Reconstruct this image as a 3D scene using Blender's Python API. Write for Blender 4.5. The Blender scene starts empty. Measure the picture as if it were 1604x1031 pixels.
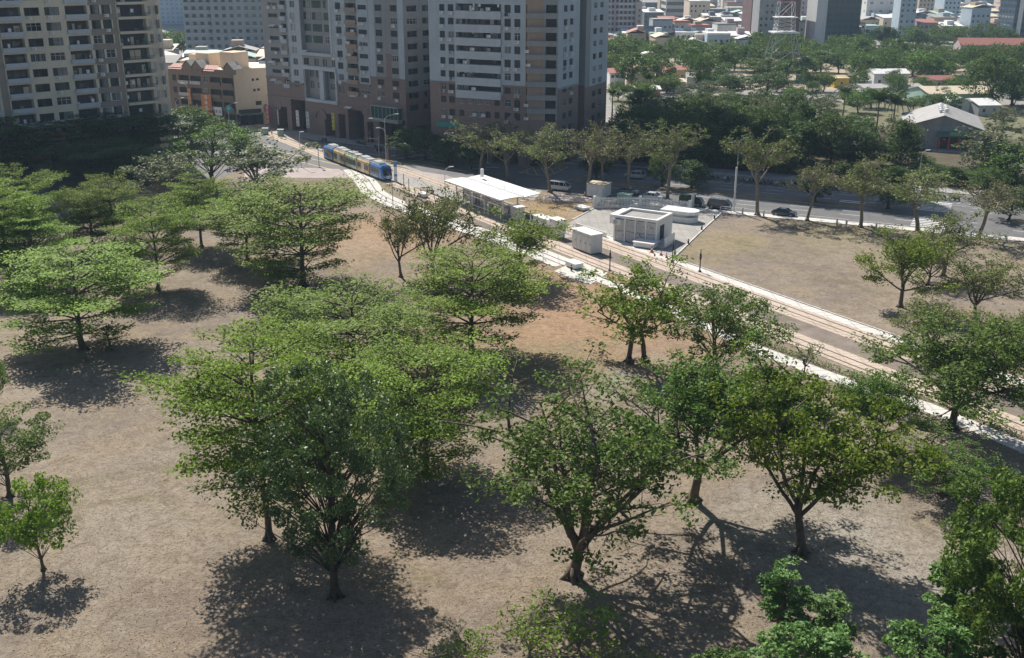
import bpy, math, random
import numpy as np
from mathutils import Vector, Matrix
R = math.radians
SC = bpy.context.scene
COL = SC.collection

# ---------------------------------------------------------------- camera, sky, sun, exposure
PITCH = R(19.5); FPX = 1620.0; CAMH = 45.0; PW, PH = 1604.0, 1031.0
cam = bpy.data.cameras.new('camera'); camo = bpy.data.objects.new('camera', cam); COL.objects.link(camo)
camo.location = (0, 0, CAMH); camo.rotation_euler = (R(90) - PITCH, 0, 0)
cam.sensor_width = 36.0; cam.lens = 36.0 * FPX / PW; cam.clip_start = 0.5; cam.clip_end = 20000
SC.camera = camo
SUN_EL = R(47.0); SHX, SHY = 0.45, -0.893            # direction shadows fall on the ground
world = bpy.data.worlds.new('World'); SC.world = world; world.use_nodes = True
wn = world.node_tree.nodes; wl = world.node_tree.links
sky = wn.new('ShaderNodeTexSky'); sky.sky_type = 'NISHITA'; sky.sun_disc = False
sky.sun_elevation = SUN_EL; sky.sun_rotation = math.atan2(-SHX, -SHY)
sky.air_density = 1.0; sky.dust_density = 1.0; sky.ozone_density = 1.0
wn['Background'].inputs['Strength'].default_value = 0.064
wl.new(sky.outputs[0], wn['Background'].inputs[0])
sl = bpy.data.lights.new('sun', 'SUN'); sl.energy = 5.0; sl.angle = R(0.55); sl.color = (1.0, 0.94, 0.86)
so = bpy.data.objects.new('sun', sl); COL.objects.link(so); so.location = (-200, 300, 300)
so.rotation_euler = Vector((SHX * math.cos(SUN_EL), SHY * math.cos(SUN_EL), -math.sin(SUN_EL))).to_track_quat('-Z', 'Y').to_euler()
SC.view_settings.view_transform = 'Standard'; SC.view_settings.look = 'None'
SC.view_settings.exposure = 0.55; SC.view_settings.gamma = 1.0
SC.cycles.max_bounces = 6; SC.cycles.diffuse_bounces = 3; SC.cycles.glossy_bounces = 2
SC.cycles.transmission_bounces = 3; SC.cycles.transparent_max_bounces = 6; SC.cycles.volume_bounces = 0
SC.cycles.use_denoising = True

# ---------------------------------------------------------------- surveying helpers (photo measurements -> points in the place)
SP, CP = math.sin(PITCH), math.cos(PITCH)
def G(x, y, z=0.0):
    u = (x - PW / 2) / FPX; v = (y - PH / 2) / FPX
    k = (CAMH - z) / (SP + v * CP)
    return (u * k, (CP - v * SP) * k)
def HZ(Y, y):                                          # height seen at photo row y on something standing at distance Y
    v = (y - PH / 2) / FPX
    return CAMH - Y * (SP + v * CP) / (CP - v * SP)
def DEP(Y, z): return Y * CP + (CAMH - z) * SP
def PXX(X, Y, z): return PW / 2 + FPX * X / DEP(Y, z)
def PXY(Y, z):
    D = DEP(Y, z); return PH / 2 + FPX * ((CAMH - z) * CP - Y * SP) / D

# ---------------------------------------------------------------- mesh builder
class MB:
    def __init__(s): s.v = []; s.f = []; s.m = []
    def quad(s, a, b, c, d, m=0):
        i = len(s.v); s.v += [a, b, c, d]; s.f.append((i, i+1, i+2, i+3)); s.m.append(m)
    def poly(s, pts, m=0):
        i = len(s.v); s.v += list(pts); s.f.append(tuple(range(i, i+len(pts)))); s.m.append(m)
    def box(s, x0, y0, z0, x1, y1, z1, m=0, mt=None):
        i = len(s.v)
        s.v += [(x0,y0,z0),(x1,y0,z0),(x1,y1,z0),(x0,y1,z0),(x0,y0,z1),(x1,y0,z1),(x1,y1,z1),(x0,y1,z1)]
        for k, q in enumerate([(0,3,2,1),(4,5,6,7),(0,1,5,4),(1,2,6,5),(2,3,7,6),(3,0,4,7)]):
            s.f.append(tuple(i+j for j in q)); s.m.append(mt if (k == 1 and mt is not None) else m)
    def prism(s, pts, z0, z1, m=0, mt=None):           # pts counter-clockwise (x,y)
        n = len(pts); i = len(s.v)
        s.v += [(p[0], p[1], z0) for p in pts] + [(p[0], p[1], z1) for p in pts]
        s.f.append(tuple(i+n+k for k in range(n))); s.m.append(m if mt is None else mt)
        s.f.append(tuple(i+n-1-k for k in range(n))); s.m.append(m)
        for k in range(n):
            j = (k+1) % n; s.f.append((i+k, i+j, i+n+j, i+n+k)); s.m.append(m)
    def tube(s, p, q, r0, r1=None, n=6, m=0, cap=True):
        r1 = r0 if r1 is None else r1
        p = Vector(p); q = Vector(q); d = q - p
        if d.length < 1e-6: return
        d.normalize(); a = d.orthogonal().normalized(); b = d.cross(a); i = len(s.v)
        for c, r in ((p, r0), (q, r1)):
            for k in range(n):
                t = 2*math.pi*k/n; s.v.append(tuple(c + (a*math.cos(t) + b*math.sin(t))*r))
        for k in range(n):
            j = (k+1) % n; s.f.append((i+k, i+j, i+n+j, i+n+k)); s.m.append(m)
        if cap:
            s.f.append(tuple(i+n-1-k for k in range(n))); s.m.append(m)
            s.f.append(tuple(i+n+k for k in range(n))); s.m.append(m)
    def path(s, pts, rs, n=6, m=0):
        pts = [Vector(p) for p in pts]; i0 = len(s.v); N = len(pts)
        ref = None
        for k, p in enumerate(pts):
            d = (pts[min(k+1, N-1)] - pts[max(k-1, 0)])
            d = d.normalized() if d.length > 1e-9 else Vector((0,0,1))
            if ref is None: ref = d.orthogonal().normalized()
            a = (ref - d*ref.dot(d)); a = a.normalized() if a.length > 1e-6 else d.orthogonal().normalized(); ref = a
            b = d.cross(a)
            for j in range(n):
                t = 2*math.pi*j/n; s.v.append(tuple(p + (a*math.cos(t)+b*math.sin(t))*rs[k]))
        for k in range(N-1):
            for j in range(n):
                jj = (j+1) % n
                s.f.append((i0+k*n+j, i0+k*n+jj, i0+(k+1)*n+jj, i0+(k+1)*n+j)); s.m.append(m)
        s.f.append(tuple(i0+n-1-j for j in range(n))); s.m.append(m)
        s.f.append(tuple(i0+(N-1)*n+j for j in range(n))); s.m.append(m)
    def lathe(s, prof, n=12, c=(0,0,0), m=0, axis='z'):
        i = len(s.v); N = len(prof)
        for r, h in prof:
            for k in range(n):
                t = 2*math.pi*k/n
                if axis == 'z': s.v.append((c[0]+r*math.cos(t), c[1]+r*math.sin(t), c[2]+h))
                else: s.v.append((c[0]+h, c[1]+r*math.cos(t), c[2]+r*math.sin(t))) if axis == 'x' else s.v.append((c[0]+r*math.sin(t), c[1]+h, c[2]+r*math.cos(t)))
        for a in range(N-1):
            for k in range(n):
                j = (k+1) % n; s.f.append((i+a*n+k, i+a*n+j, i+(a+1)*n+j, i+(a+1)*n+k)); s.m.append(m)
        s.f.append(tuple(i+n-1-k for k in range(n))); s.m.append(m)
        s.f.append(tuple(i+(N-1)*n+k for k in range(n))); s.m.append(m)
    def loft(s, rings, m=0, cap=True):                  # rings: equal-length closed loops
        i = len(s.v); n = len(rings[0])
        for r in rings: s.v += [tuple(p) for p in r]
        for a in range(len(rings)-1):
            for k in range(n):
                j = (k+1) % n; s.f.append((i+a*n+k, i+a*n+j, i+(a+1)*n+j, i+(a+1)*n+k)); s.m.append(m)
        if cap:
            s.f.append(tuple(i+n-1-k for k in range(n))); s.m.append(m)
            s.f.append(tuple(i+(len(rings)-1)*n+k for k in range(n))); s.m.append(m)
    def mesh(s, name, mats, smooth=False, fix=True):
        me = bpy.data.meshes.new(name); me.from_pydata(s.v, [], s.f)
        for m in (mats if isinstance(mats, (list, tuple)) else [mats]): me.materials.append(m)
        me.polygons.foreach_set('material_index', s.m)
        if smooth: me.polygons.foreach_set('use_smooth', [True]*len(s.f))
        me.validate(); me.update()
        if fix:
            import bmesh
            b = bmesh.new(); b.from_mesh(me); bmesh.ops.recalc_face_normals(b, faces=b.faces); b.to_mesh(me); b.free()
        return me
    def build(s, name, mats, parent=None, loc=(0,0,0), rz=0.0, smooth=False, fix=True):
        return link(name, s.mesh(name, mats, smooth, fix), parent, loc, rz)

def link(name, me, parent=None, loc=(0,0,0), rz=0.0):
    o = bpy.data.objects.new(name, me); COL.objects.link(o); o.parent = parent; o.location = loc; o.rotation_euler = (0,0,rz)
    return o
def tag(o, label=None, cat=None, group=None, kind=None):
    if label: o['label'] = label
    if cat: o['category'] = cat
    if group: o['group'] = group
    if kind: o['kind'] = kind
    return o
def thing(name, label, cat, loc=(0,0,0), rz=0.0, group=None):
    o = bpy.data.objects.new(name, None); COL.objects.link(o); o.location = loc; o.rotation_euler = (0,0,rz)
    o.empty_display_size = 0.3
    return tag(o, label, cat, group)
def clone(o, parent=None):
    c = o.copy(); COL.objects.link(c); c.parent = parent
    for ch in list(o.children): clone(ch, c)
    return c
def dup(root, label, loc, rz=0.0, scale=None, group=None):
    c = clone(root); c.location = loc; c.rotation_euler = (0,0,rz); c['label'] = label
    if scale: c.scale = scale
    if group: c['group'] = group
    return c
ORD = ['first','second','third','fourth','fifth','sixth','seventh','eighth','ninth','tenth','eleventh','twelfth','thirteenth','fourteenth',
 'fifteenth','sixteenth','seventeenth','eighteenth','nineteenth','twentieth']
def nth(k):
    if k < 20: return ORD[k]
    t = ['twenty','thirty','forty','fifty','sixty','seventy','eighty','ninety'][(k+1)//10-2]
    return (t + '-' + ORD[(k+1) % 10 - 1]) if (k+1) % 10 else t[:-1]+'ieth'

# ---------------------------------------------------------------- materials
def nodes(name):
    m = bpy.data.materials.new(name); m.use_nodes = True
    nt = m.node_tree; return m, nt, nt.nodes, nt.links, nt.nodes['Principled BSDF']
def mixc(nt, fac, a, b, blend='MIX'):
    n = nt.nodes.new('ShaderNodeMix'); n.data_type = 'RGBA'; n.blend_type = blend
    for sk, v in ((n.inputs[0], fac), (n.inputs[6], a), (n.inputs[7], b)):
        if hasattr(v, 'is_linked') or hasattr(v, 'links'): nt.links.new(v, sk)
        elif isinstance(v, (int, float)): sk.default_value = v
        else: sk.default_value = (v[0], v[1], v[2], 1)
    return n.outputs[2]
def noise(nt, scale, detail=4, rough=0.6, co='Object', dist=0.0, stretch=None):
    tc = nt.nodes.new('ShaderNodeTexCoord'); n = nt.nodes.new('ShaderNodeTexNoise')
    n.inputs['Scale'].default_value = scale; n.inputs['Detail'].default_value = detail; n.inputs['Roughness'].default_value = rough
    n.inputs['Distortion'].default_value = dist
    src = tc.outputs[co]
    if stretch:
        mp = nt.nodes.new('ShaderNodeMapping'); mp.inputs['Scale'].default_value = stretch
        nt.links.new(src, mp.inputs[0]); src = mp.outputs[0]
    nt.links.new(src, n.inputs['Vector']); return n.outputs['Fac']
def ramp(nt, src, stops):
    r = nt.nodes.new('ShaderNodeValToRGB'); e = r.color_ramp.elements
    while len(e) < len(stops): e.new(0.5)
    for el, (p, c) in zip(e, stops):
        el.position = p; el.color = (c, c, c, 1) if isinstance(c, (int, float)) else (c[0], c[1], c[2], 1)
    nt.links.new(src, r.inputs[0]); return r.outputs[0]
def bump(nt, bs, h, strength=0.3, dist=0.05):
    b = nt.nodes.new('ShaderNodeBump'); b.inputs['Strength'].default_value = strength; b.inputs['Distance'].default_value = dist
    nt.links.new(h, b.inputs['Height']); nt.links.new(b.outputs[0], bs.inputs['Normal'])
def plain(name, c, rough=0.6, var=0.25, scale=1.5, metal=0.0, spec=0.5, dirt=None, stretch=None, bmp=0.0):
    m, nt, N, L, bs = nodes(name)
    f = noise(nt, scale, 5, 0.65, stretch=stretch)
    col = mixc(nt, ramp(nt, f, [(0.3, 0.0), (0.7, 1.0)]), [v*(1-var) for v in c], [min(1, v*(1+var*0.6)) for v in c])
    if dirt:
        f2 = noise(nt, 0.35, 6, 0.7, stretch=(1.0, 1.0, 0.25))
        col = mixc(nt, ramp(nt, f2, [(0.5, 0.0), (0.72, 0.7)]), col, dirt)
    L.new(col, bs.inputs['Base Color'])
    bs.inputs['Roughness'].default_value = rough; bs.inputs['Metallic'].default_value = metal; bs.inputs['Specular IOR Level'].default_value = spec
    if bmp: bump(nt, bs, f, bmp, 0.03)
    return m
def glossy(name, c, rough=0.12, coat=0.0, metal=0.0):
    m, nt, N, L, bs = nodes(name)
    f = noise(nt, 3.0, 3); L.new(mixc(nt, f, [v*0.88 for v in c], [min(1, v*1.08) for v in c]), bs.inputs['Base Color'])
    bs.inputs['Roughness'].default_value = rough; bs.inputs['Metallic'].default_value = metal; bs.inputs['Coat Weight'].default_value = coat
    return m
def tile_mat(name, c, c2, mortar, sx=2.2, streak=0.35):
    m, nt, N, L, bs = nodes(name)
    tc = N.new('ShaderNodeTexCoord'); mp = N.new('ShaderNodeMapping'); mp.inputs['Rotation'].default_value = (R(90), 0, 0)
    b = N.new('ShaderNodeTexBrick'); b.inputs['Scale'].default_value = sx; b.inputs['Mortar Size'].default_value = 0.012
    b.inputs['Color1'].default_value = (*c, 1); b.inputs['Color2'].default_value = (*c2, 1); b.inputs['Mortar'].default_value = (*mortar, 1)
    L.new(tc.outputs['Object'], mp.inputs[0]); L.new(mp.outputs[0], b.inputs['Vector'])
    f = noise(nt, 0.8, 6, 0.7, stretch=(1.3, 1.3, 0.12)); f2 = noise(nt, 0.15, 3, 0.6)
    col = mixc(nt, ramp(nt, f, [(0.42, 0.0), (0.75, streak)]), b.outputs['Color'], [v*0.45 for v in c])
    col = mixc(nt, ramp(nt, f2, [(0.35, 0.0), (0.7, 0.35)]), col, [min(1, v*1.25) for v in c2])
    L.new(col, bs.inputs['Base Color']); bs.inputs['Roughness'].default_value = 0.55
    return m
def leaf_mat(name, c_lo, c_hi, trans=0.35, gloss=0.6, spec=0.2):
    m = bpy.data.materials.new(name); m.use_nodes = True; nt = m.node_tree; N = nt.nodes; L = nt.links; bs = N['Principled BSDF']
    at = N.new('ShaderNodeAttribute'); at.attribute_name = 'tone'
    oi = N.new('ShaderNodeObjectInfo')
    col = mixc(nt, at.outputs['Fac'], c_lo, c_hi)
    f = noise(nt, 0.45, 3, 0.6)
    hs = N.new('ShaderNodeHueSaturation'); L.new(col, hs.inputs['Color'])
    mr = N.new('ShaderNodeMapRange'); mr.inputs[3].default_value = 0.58; mr.inputs[4].default_value = 1.45
    ad = N.new('ShaderNodeMath'); ad.operation = 'MULTIPLY_ADD'; L.new(oi.outputs['Random'], ad.inputs[0]); ad.inputs[1].default_value = 0.4
    L.new(f, ad.inputs[2]); L.new(ad.outputs[0], mr.inputs[0]); mr.inputs[1].default_value = 0.2; mr.inputs[2].default_value = 1.0
    L.new(mr.outputs[0], hs.inputs['Value'])
    mr2 = N.new('ShaderNodeMapRange'); mr2.inputs[3].default_value = 0.485; mr2.inputs[4].default_value = 0.513
    L.new(oi.outputs['Random'], mr2.inputs[0]); L.new(mr2.outputs[0], hs.inputs['Hue'])
    L.new(hs.outputs[0], bs.inputs['Base Color']); bs.inputs['Roughness'].default_value = gloss; bs.inputs['Specular IOR Level'].default_value = spec
    tr = N.new('ShaderNodeBsdfTranslucent'); mx = N.new('ShaderNodeMixShader'); mx.inputs[0].default_value = trans
    c2 = mixc(nt, 0.5, hs.outputs[0], (0.16, 0.22, 0.02)); L.new(c2, tr.inputs[0])
    L.new(bs.outputs[0], mx.inputs[1]); L.new(tr.outputs[0], mx.inputs[2]); L.new(mx.outputs[0], N['Material Output'].inputs[0])
    return m

M = {}
def ground_mat():
    m, nt, N, L, bs = nodes('dry_grass_ground')
    big = noise(nt, 0.03, 5, 0.65, dist=0.8); mid = noise(nt, 0.14, 6, 0.7, dist=0.4); sm = noise(nt, 0.7, 5, 0.7, dist=0.8); fine = noise(nt, 2.6, 5, 0.75, dist=1.2); vfine = noise(nt, 9.0, 3, 0.7)
    tc = N.new('ShaderNodeTexCoord'); wn_ = N.new('ShaderNodeTexNoise'); wn_.inputs['Scale'].default_value = 0.11; wn_.inputs['Detail'].default_value = 6
    L.new(tc.outputs['Object'], wn_.inputs['Vector'])
    wv = N.new('ShaderNodeVectorMath'); wv.operation = 'SUBTRACT'; L.new(wn_.outputs['Color'], wv.inputs[0]); wv.inputs[1].default_value = (0.5, 0.5, 0.5)
    ws = N.new('ShaderNodeVectorMath'); ws.operation = 'SCALE'; L.new(wv.outputs[0], ws.inputs[0]); ws.inputs['Scale'].default_value = 26.0
    wa = N.new('ShaderNodeVectorMath'); wa.operation = 'ADD'; L.new(tc.outputs['Object'], wa.inputs[0]); L.new(ws.outputs[0], wa.inputs[1])
    def spot(x, y, r0, r1, amt):                       # a ragged patch of other soil or grass lying at one place
        d = N.new('ShaderNodeVectorMath'); d.operation = 'DISTANCE'; L.new(wa.outputs[0], d.inputs[0]); d.inputs[1].default_value = (x, y, 0)
        mr = N.new('ShaderNodeMapRange'); L.new(d.outputs['Value'], mr.inputs[0]); mr.inputs[1].default_value = r0; mr.inputs[2].default_value = r1; mr.inputs[3].default_value = amt; mr.inputs[4].default_value = 0.0
        return mr.outputs[0]
    col = mixc(nt, ramp(nt, big, [(0.36, 0), (0.62, 1)]), (0.180, 0.150, 0.125), (0.315, 0.268, 0.215))
    col = mixc(nt, ramp(nt, mid, [(0.42, 0), (0.62, 0.95)]), col, (0.285, 0.232, 0.165))
    for x, y, r0, r1, a_, c in ((10,128,6,26,.75,(.40,.245,.135)), (-22,178,5,24,.7,(.40,.255,.14)), (14,150,3,15,.7,(.42,.25,.135)), (-2,200,4,16,.7,(.38,.265,.135)), (12,196,4,14,.8,(.38,.265,.135)),
        (-38,212,4,16,.7,(.24,.215,.095)), (58,178,3,17,.6,(.25,.225,.11)), (36,172,2,12,.6,(.30,.25,.12)), (-75,140,4,22,.5,(.20,.18,.085)), (90,160,4,25,.5,(.22,.19,.10)), (6,112,2,13,.7,(.24,.215,.11)),
        (26,74,4,12,.9,(.33,.305,.26)), (34,66,4,13,.8,(.35,.32,.275)), (13,111,2,7,.9,(.31,.285,.25)), (-30,75,4,24,.5,(.31,.265,.205)), (-12,66,3,18,.5,(.25,.19,.14))):
        col = mixc(nt, spot(x, y, r0, r1, a_), col, c)
    g = noise(nt, 0.075, 6, 0.75, dist=0.8)
    col = mixc(nt, ramp(nt, g, [(0.54, 0), (0.66, 0.65)]), col, (0.15, 0.14, 0.065))
    col = mixc(nt, ramp(nt, sm, [(0.30, 0.7), (0.50, 0)]), col, (0.14, 0.105, 0.078))
    col = mixc(nt, ramp(nt, sm, [(0.55, 0), (0.72, 0.5)]), col, (0.40, 0.34, 0.275))
    col = mixc(nt, ramp(nt, fine, [(0.34, 0.7), (0.52, 0)]), col, (0.10, 0.075, 0.055))
    col = mixc(nt, ramp(nt, vfine, [(0.56, 0), (0.74, 0.45)]), col, (0.48, 0.40, 0.30))
    L.new(col, bs.inputs['Base Color']); bs.inputs['Roughness'].default_value = 0.95; bs.inputs['Specular IOR Level'].default_value = 0.15
    mxb = N.new('ShaderNodeMath'); mxb.operation = 'ADD'; L.new(fine, mxb.inputs[0]); L.new(sm, mxb.inputs[1]); bump(nt, bs, mxb.outputs[0], 0.9, 0.15)
    return m
def asphalt_mat():
    m, nt, N, L, bs = nodes('asphalt')
    a = noise(nt, 0.25, 5, 0.7); b = noise(nt, 6.0, 3, 0.6); c = noise(nt, 0.9, 5, 0.7, stretch=(1, 1, 1), dist=1.5)
    col = mixc(nt, ramp(nt, a, [(0.35, 0), (0.65, 1)]), (0.085, 0.086, 0.09), (0.14, 0.138, 0.135))
    col = mixc(nt, ramp(nt, c, [(0.58, 0), (0.7, 0.5)]), col, (0.06, 0.06, 0.062))
    col = mixc(nt, ramp(nt, b, [(0.4, 0), (0.8, 0.3)]), col, (0.2, 0.2, 0.2))
    L.new(col, bs.inputs['Base Color']); bs.inputs['Roughness'].default_value = 0.85
    return m
def conc_mat(name, c, c2, joint=0.0):
    m, nt, N, L, bs = nodes(name)
    a = noise(nt, 0.3, 6, 0.7); b = noise(nt, 3.5, 4, 0.7)
    col = mixc(nt, ramp(nt, a, [(0.35, 0), (0.68, 1)]), c, c2)
    col = mixc(nt, ramp(nt, b, [(0.5, 0), (0.8, 0.45)]), col, [v*0.6 for v in c])
    if joint:
        br = N.new('ShaderNodeTexBrick'); tc = N.new('ShaderNodeTexCoord'); br.inputs['Scale'].default_value = joint
        br.inputs['Mortar Size'].default_value = 0.02; br.offset = 0.0
        br.inputs['Color1'].default_value = (1,1,1,1); br.inputs['Color2'].default_value = (.93,.93,.93,1); br.inputs['Mortar'].default_value = (.72,.72,.72,1)
        L.new(tc.outputs['Object'], br.inputs['Vector']); col = mixc(nt, 1.0, col, br.outputs['Color'], 'MULTIPLY')
    L.new(col, bs.inputs['Base Color']); bs.inputs['Roughness'].default_value = 0.9; bs.inputs['Specular IOR Level'].default_value = 0.25
    return m
def wrap_mat(name, c, c2, c3, scale):
    m, nt, N, L, bs = nodes(name)
    v = N.new('ShaderNodeTexVoronoi'); v.inputs['Scale'].default_value = scale; tc = N.new('ShaderNodeTexCoord'); L.new(tc.outputs['Object'], v.inputs['Vector'])
    f = noise(nt, scale*0.7, 4, 0.7, dist=1.5)
    sp = N.new('ShaderNodeSeparateColor'); L.new(v.outputs['Color'], sp.inputs[0])
    col = mixc(nt, ramp(nt, sp.outputs[0], [(0.45, 0), (0.5, 1)]), c, c2)
    col = mixc(nt, ramp(nt, f, [(0.56, 0), (0.60, 1)]), col, c3)
    L.new(col, bs.inputs['Base Color']); bs.inputs['Roughness'].default_value = 0.25
    return m
M['ground'] = ground_mat(); M['asphalt'] = asphalt_mat()
M['white_conc'] = conc_mat('white_concrete', (0.55,0.53,0.49), (0.68,0.66,0.62), 0.2)
M['pink_conc'] = conc_mat('pinkish_track_concrete', (0.46,0.37,0.29), (0.56,0.47,0.39), 0.25)
M['grey_pave'] = conc_mat('grey_paving', (0.30,0.29,0.27), (0.40,0.385,0.355), 0.35)
M['side_pave'] = conc_mat('pavement_slabs', (0.30,0.30,0.30), (0.42,0.41,0.40), 0.5)
M['red_pave'] = conc_mat('pink_brick_paving', (0.37,0.31,0.295), (0.47,0.41,0.39), 0.9)
M['ballast'] = conc_mat('dark_ballast', (0.15,0.125,0.105), (0.25,0.21,0.175))
M['soil'] = conc_mat('median_soil', (0.15,0.115,0.07), (0.24,0.19,0.10))
M['dirt'] = conc_mat('bare_grey_soil', (0.27,0.25,0.22), (0.36,0.33,0.28))
M['city_ground'] = conc_mat('city_ground', (0.22,0.21,0.20), (0.34,0.32,0.29))
M['park_ground'] = conc_mat('park_ground', (0.33,0.27,0.20), (0.42,0.36,0.27))
M['paint_w'] = plain('road_paint_white', (0.72,0.72,0.70), 0.7, 0.3, 2.0)
M['paint_y'] = plain('road_paint_yellow', (0.62,0.46,0.12), 0.7, 0.3, 2.0)
M['kerb'] = plain('kerb_stone', (0.40,0.39,0.37), 0.85, 0.3)
M['rail'] = plain('steel_rail', (0.13,0.10,0.08), 0.45, 0.3, metal=0.6)
M['white'] = plain('white_painted_metal', (0.76,0.76,0.75), 0.4, 0.08, dirt=(0.60,0.59,0.56))
M['white_wall'] = plain('white_render', (0.76,0.755,0.73), 0.7, 0.08, dirt=(0.52,0.50,0.46))
M['white_roof'] = plain('white_roof_sheet', (0.76,0.755,0.73), 0.45, 0.08, dirt=(0.58,0.56,0.52))
M['grey_metal'] = plain('grey_metal', (0.42,0.43,0.44), 0.4, 0.15, metal=0.3)
M['light_metal'] = plain('pale_grey_cabinet', (0.62,0.63,0.63), 0.45, 0.06, dirt=(0.45,0.44,0.42))
M['dark_metal'] = plain('dark_metal', (0.06,0.06,0.065), 0.5, 0.2)
M['black'] = plain('black_rubber', (0.02,0.02,0.022), 0.7, 0.2)
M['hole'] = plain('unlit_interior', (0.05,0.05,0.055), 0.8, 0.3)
M['glass'] = glossy('window_glass', (0.05,0.075,0.085), 0.08)
M['glass2'] = glossy('window_glass_curtain_reflection', (0.30,0.34,0.33), 0.12)  # pale panes: curtains, and reflected bright surroundings painted into the colour
M['glass3'] = glossy('green_window_glass', (0.035,0.10,0.085), 0.08)
M['carglass'] = glossy('car_glass', (0.02,0.025,0.03), 0.05)
M['bark'] = plain('bark', (0.12,0.092,0.066), 0.95, 0.45, 3.0, bmp=0.5)
M['bark_dark'] = plain('dark_bark', (0.065,0.050,0.036), 0.95, 0.4, 3.0, bmp=0.5)
M['bark_pale'] = plain('pale_bark', (0.22,0.185,0.145), 0.95, 0.4, 3.0, bmp=0.5)
M['lf_bright'] = leaf_mat('bright_layered_leaves', (0.082,0.165,0.008), (0.260,0.380,0.030), 0.35)
M['lf_mid'] = leaf_mat('mid_green_leaves', (0.048,0.110,0.018), (0.165,0.250,0.048), 0.30)
M['lf_yel'] = leaf_mat('yellow_green_leaves', (0.078,0.158,0.010), (0.240,0.345,0.034), 0.35)
M['lf_dark'] = leaf_mat('dark_glossy_leaves', (0.030,0.072,0.020), (0.120,0.185,0.064), 0.20, 0.45, 0.35)
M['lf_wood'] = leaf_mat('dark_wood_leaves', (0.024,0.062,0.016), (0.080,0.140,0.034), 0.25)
M['lf_olive'] = leaf_mat('olive_sparse_leaves', (0.085,0.112,0.030), (0.230,0.260,0.090), 0.30)
M['lf_brown'] = leaf_mat('brownish_sparse_leaves', (0.100,0.104,0.044), (0.240,0.232,0.110), 0.30)
M['lf_grey'] = leaf_mat('grey_green_leaves', (0.075,0.095,0.050), (0.200,0.220,0.130), 0.28)
M['lf_park'] = leaf_mat('park_leaves', (0.036,0.090,0.020), (0.120,0.190,0.046), 0.28)
M['lf_blue'] = leaf_mat('cool_green_leaves', (0.050,0.120,0.026), (0.165,0.265,0.070), 0.28, 0.5, 0.3)
M['lf_palm'] = leaf_mat('palm_leaves', (0.035,0.075,0.020), (0.085,0.13,0.04), 0.25)
M['shade_tinted_wood_soil'] = conc_mat('shade_tinted_wood_soil', (0.07,0.055,0.035), (0.12,0.10,0.06))  # leaf-litter soil, its colour darkened to carry the deep shade under the trees
M['village_soil'] = conc_mat('weedy_village_ground', (0.11,0.115,0.06), (0.21,0.195,0.12))
M['straw'] = leaf_mat('dry_straw', (0.20,0.15,0.08), (0.42,0.35,0.22), 0.2)
M['litter'] = leaf_mat('fallen_leaves', (0.16,0.10,0.05), (0.42,0.31,0.19), 0.1)
# ================================================================ SETTING: ground, roads, tracks
def struct(name, mb, mats, z=0.0, fix=False):
    return tag(mb.build(name, mats, None, (0,0,z), fix=fix), kind='structure')
def sheet(name, pts, z, mat):
    mb = MB(); mb.poly([(p[0], p[1], 0) for p in pts]); o = struct(name, mb, mat, z)
    if o.data.polygons[0].normal.z < 0: o.data.flip_normals()
    return o
def ccw(pts):
    a = sum(pts[i][0]*pts[(i+1) % len(pts)][1] - pts[(i+1) % len(pts)][0]*pts[i][1] for i in range(len(pts)))
    return list(pts) if a > 0 else list(pts)[::-1]
def slab(name, pts, z0, z1, mat, mside=None):
    mb = MB(); mb.prism(ccw([(p[0], p[1]) for p in pts]), z0, z1, 1, 0)
    return struct(name, mb, [mat, mside or M['kerb']])
def offs(poly, d):                                     # offset to the left of the walking direction
    out = []
    for k, p in enumerate(poly):
        a = poly[max(k-1, 0)]; b = poly[min(k+1, len(poly)-1)]
        tx, ty = b[0]-a[0], b[1]-a[1]; l = math.hypot(tx, ty); out.append((p[0]-ty/l*d, p[1]+tx/l*d))
    return out
def along(poly, s):
    for a, b in zip(poly, poly[1:]):
        l = math.hypot(b[0]-a[0], b[1]-a[1])
        if s <= l or b is poly[-1]: 
            t = s/l; return (a[0]+(b[0]-a[0])*t, a[1]+(b[1]-a[1])*t), ((b[0]-a[0])/l, (b[1]-a[1])/l)
        s -= l
def strip(mb, poly, w, z, m=0):
    L_ = offs(poly, w/2); R_ = offs(poly, -w/2)
    for k in range(len(poly)-1):
        mb.quad((*R_[k], z), (*R_[k+1], z), (*L_[k+1], z), (*L_[k], z), m)

mb = MB(); mb.quad((-4000,-400,0), (4000,-400,0), (4000,9000,0), (-4000,9000,0)); struct('ground', mb, M['ground'])
sheet('city_ground', [(-1500,318),(-66,318),(-66,300),(-20,262),(20,246),(34,262),(34,372),(160,352),(420,352),(1500,352),(3000,8500),(-3000,8500)], 0.006, M['city_ground'])
sheet('park_ground', [(34,400),(120,395),(420,395),(420,640),(200,560),(34,520)], 0.012, M['park_ground'])
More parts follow.
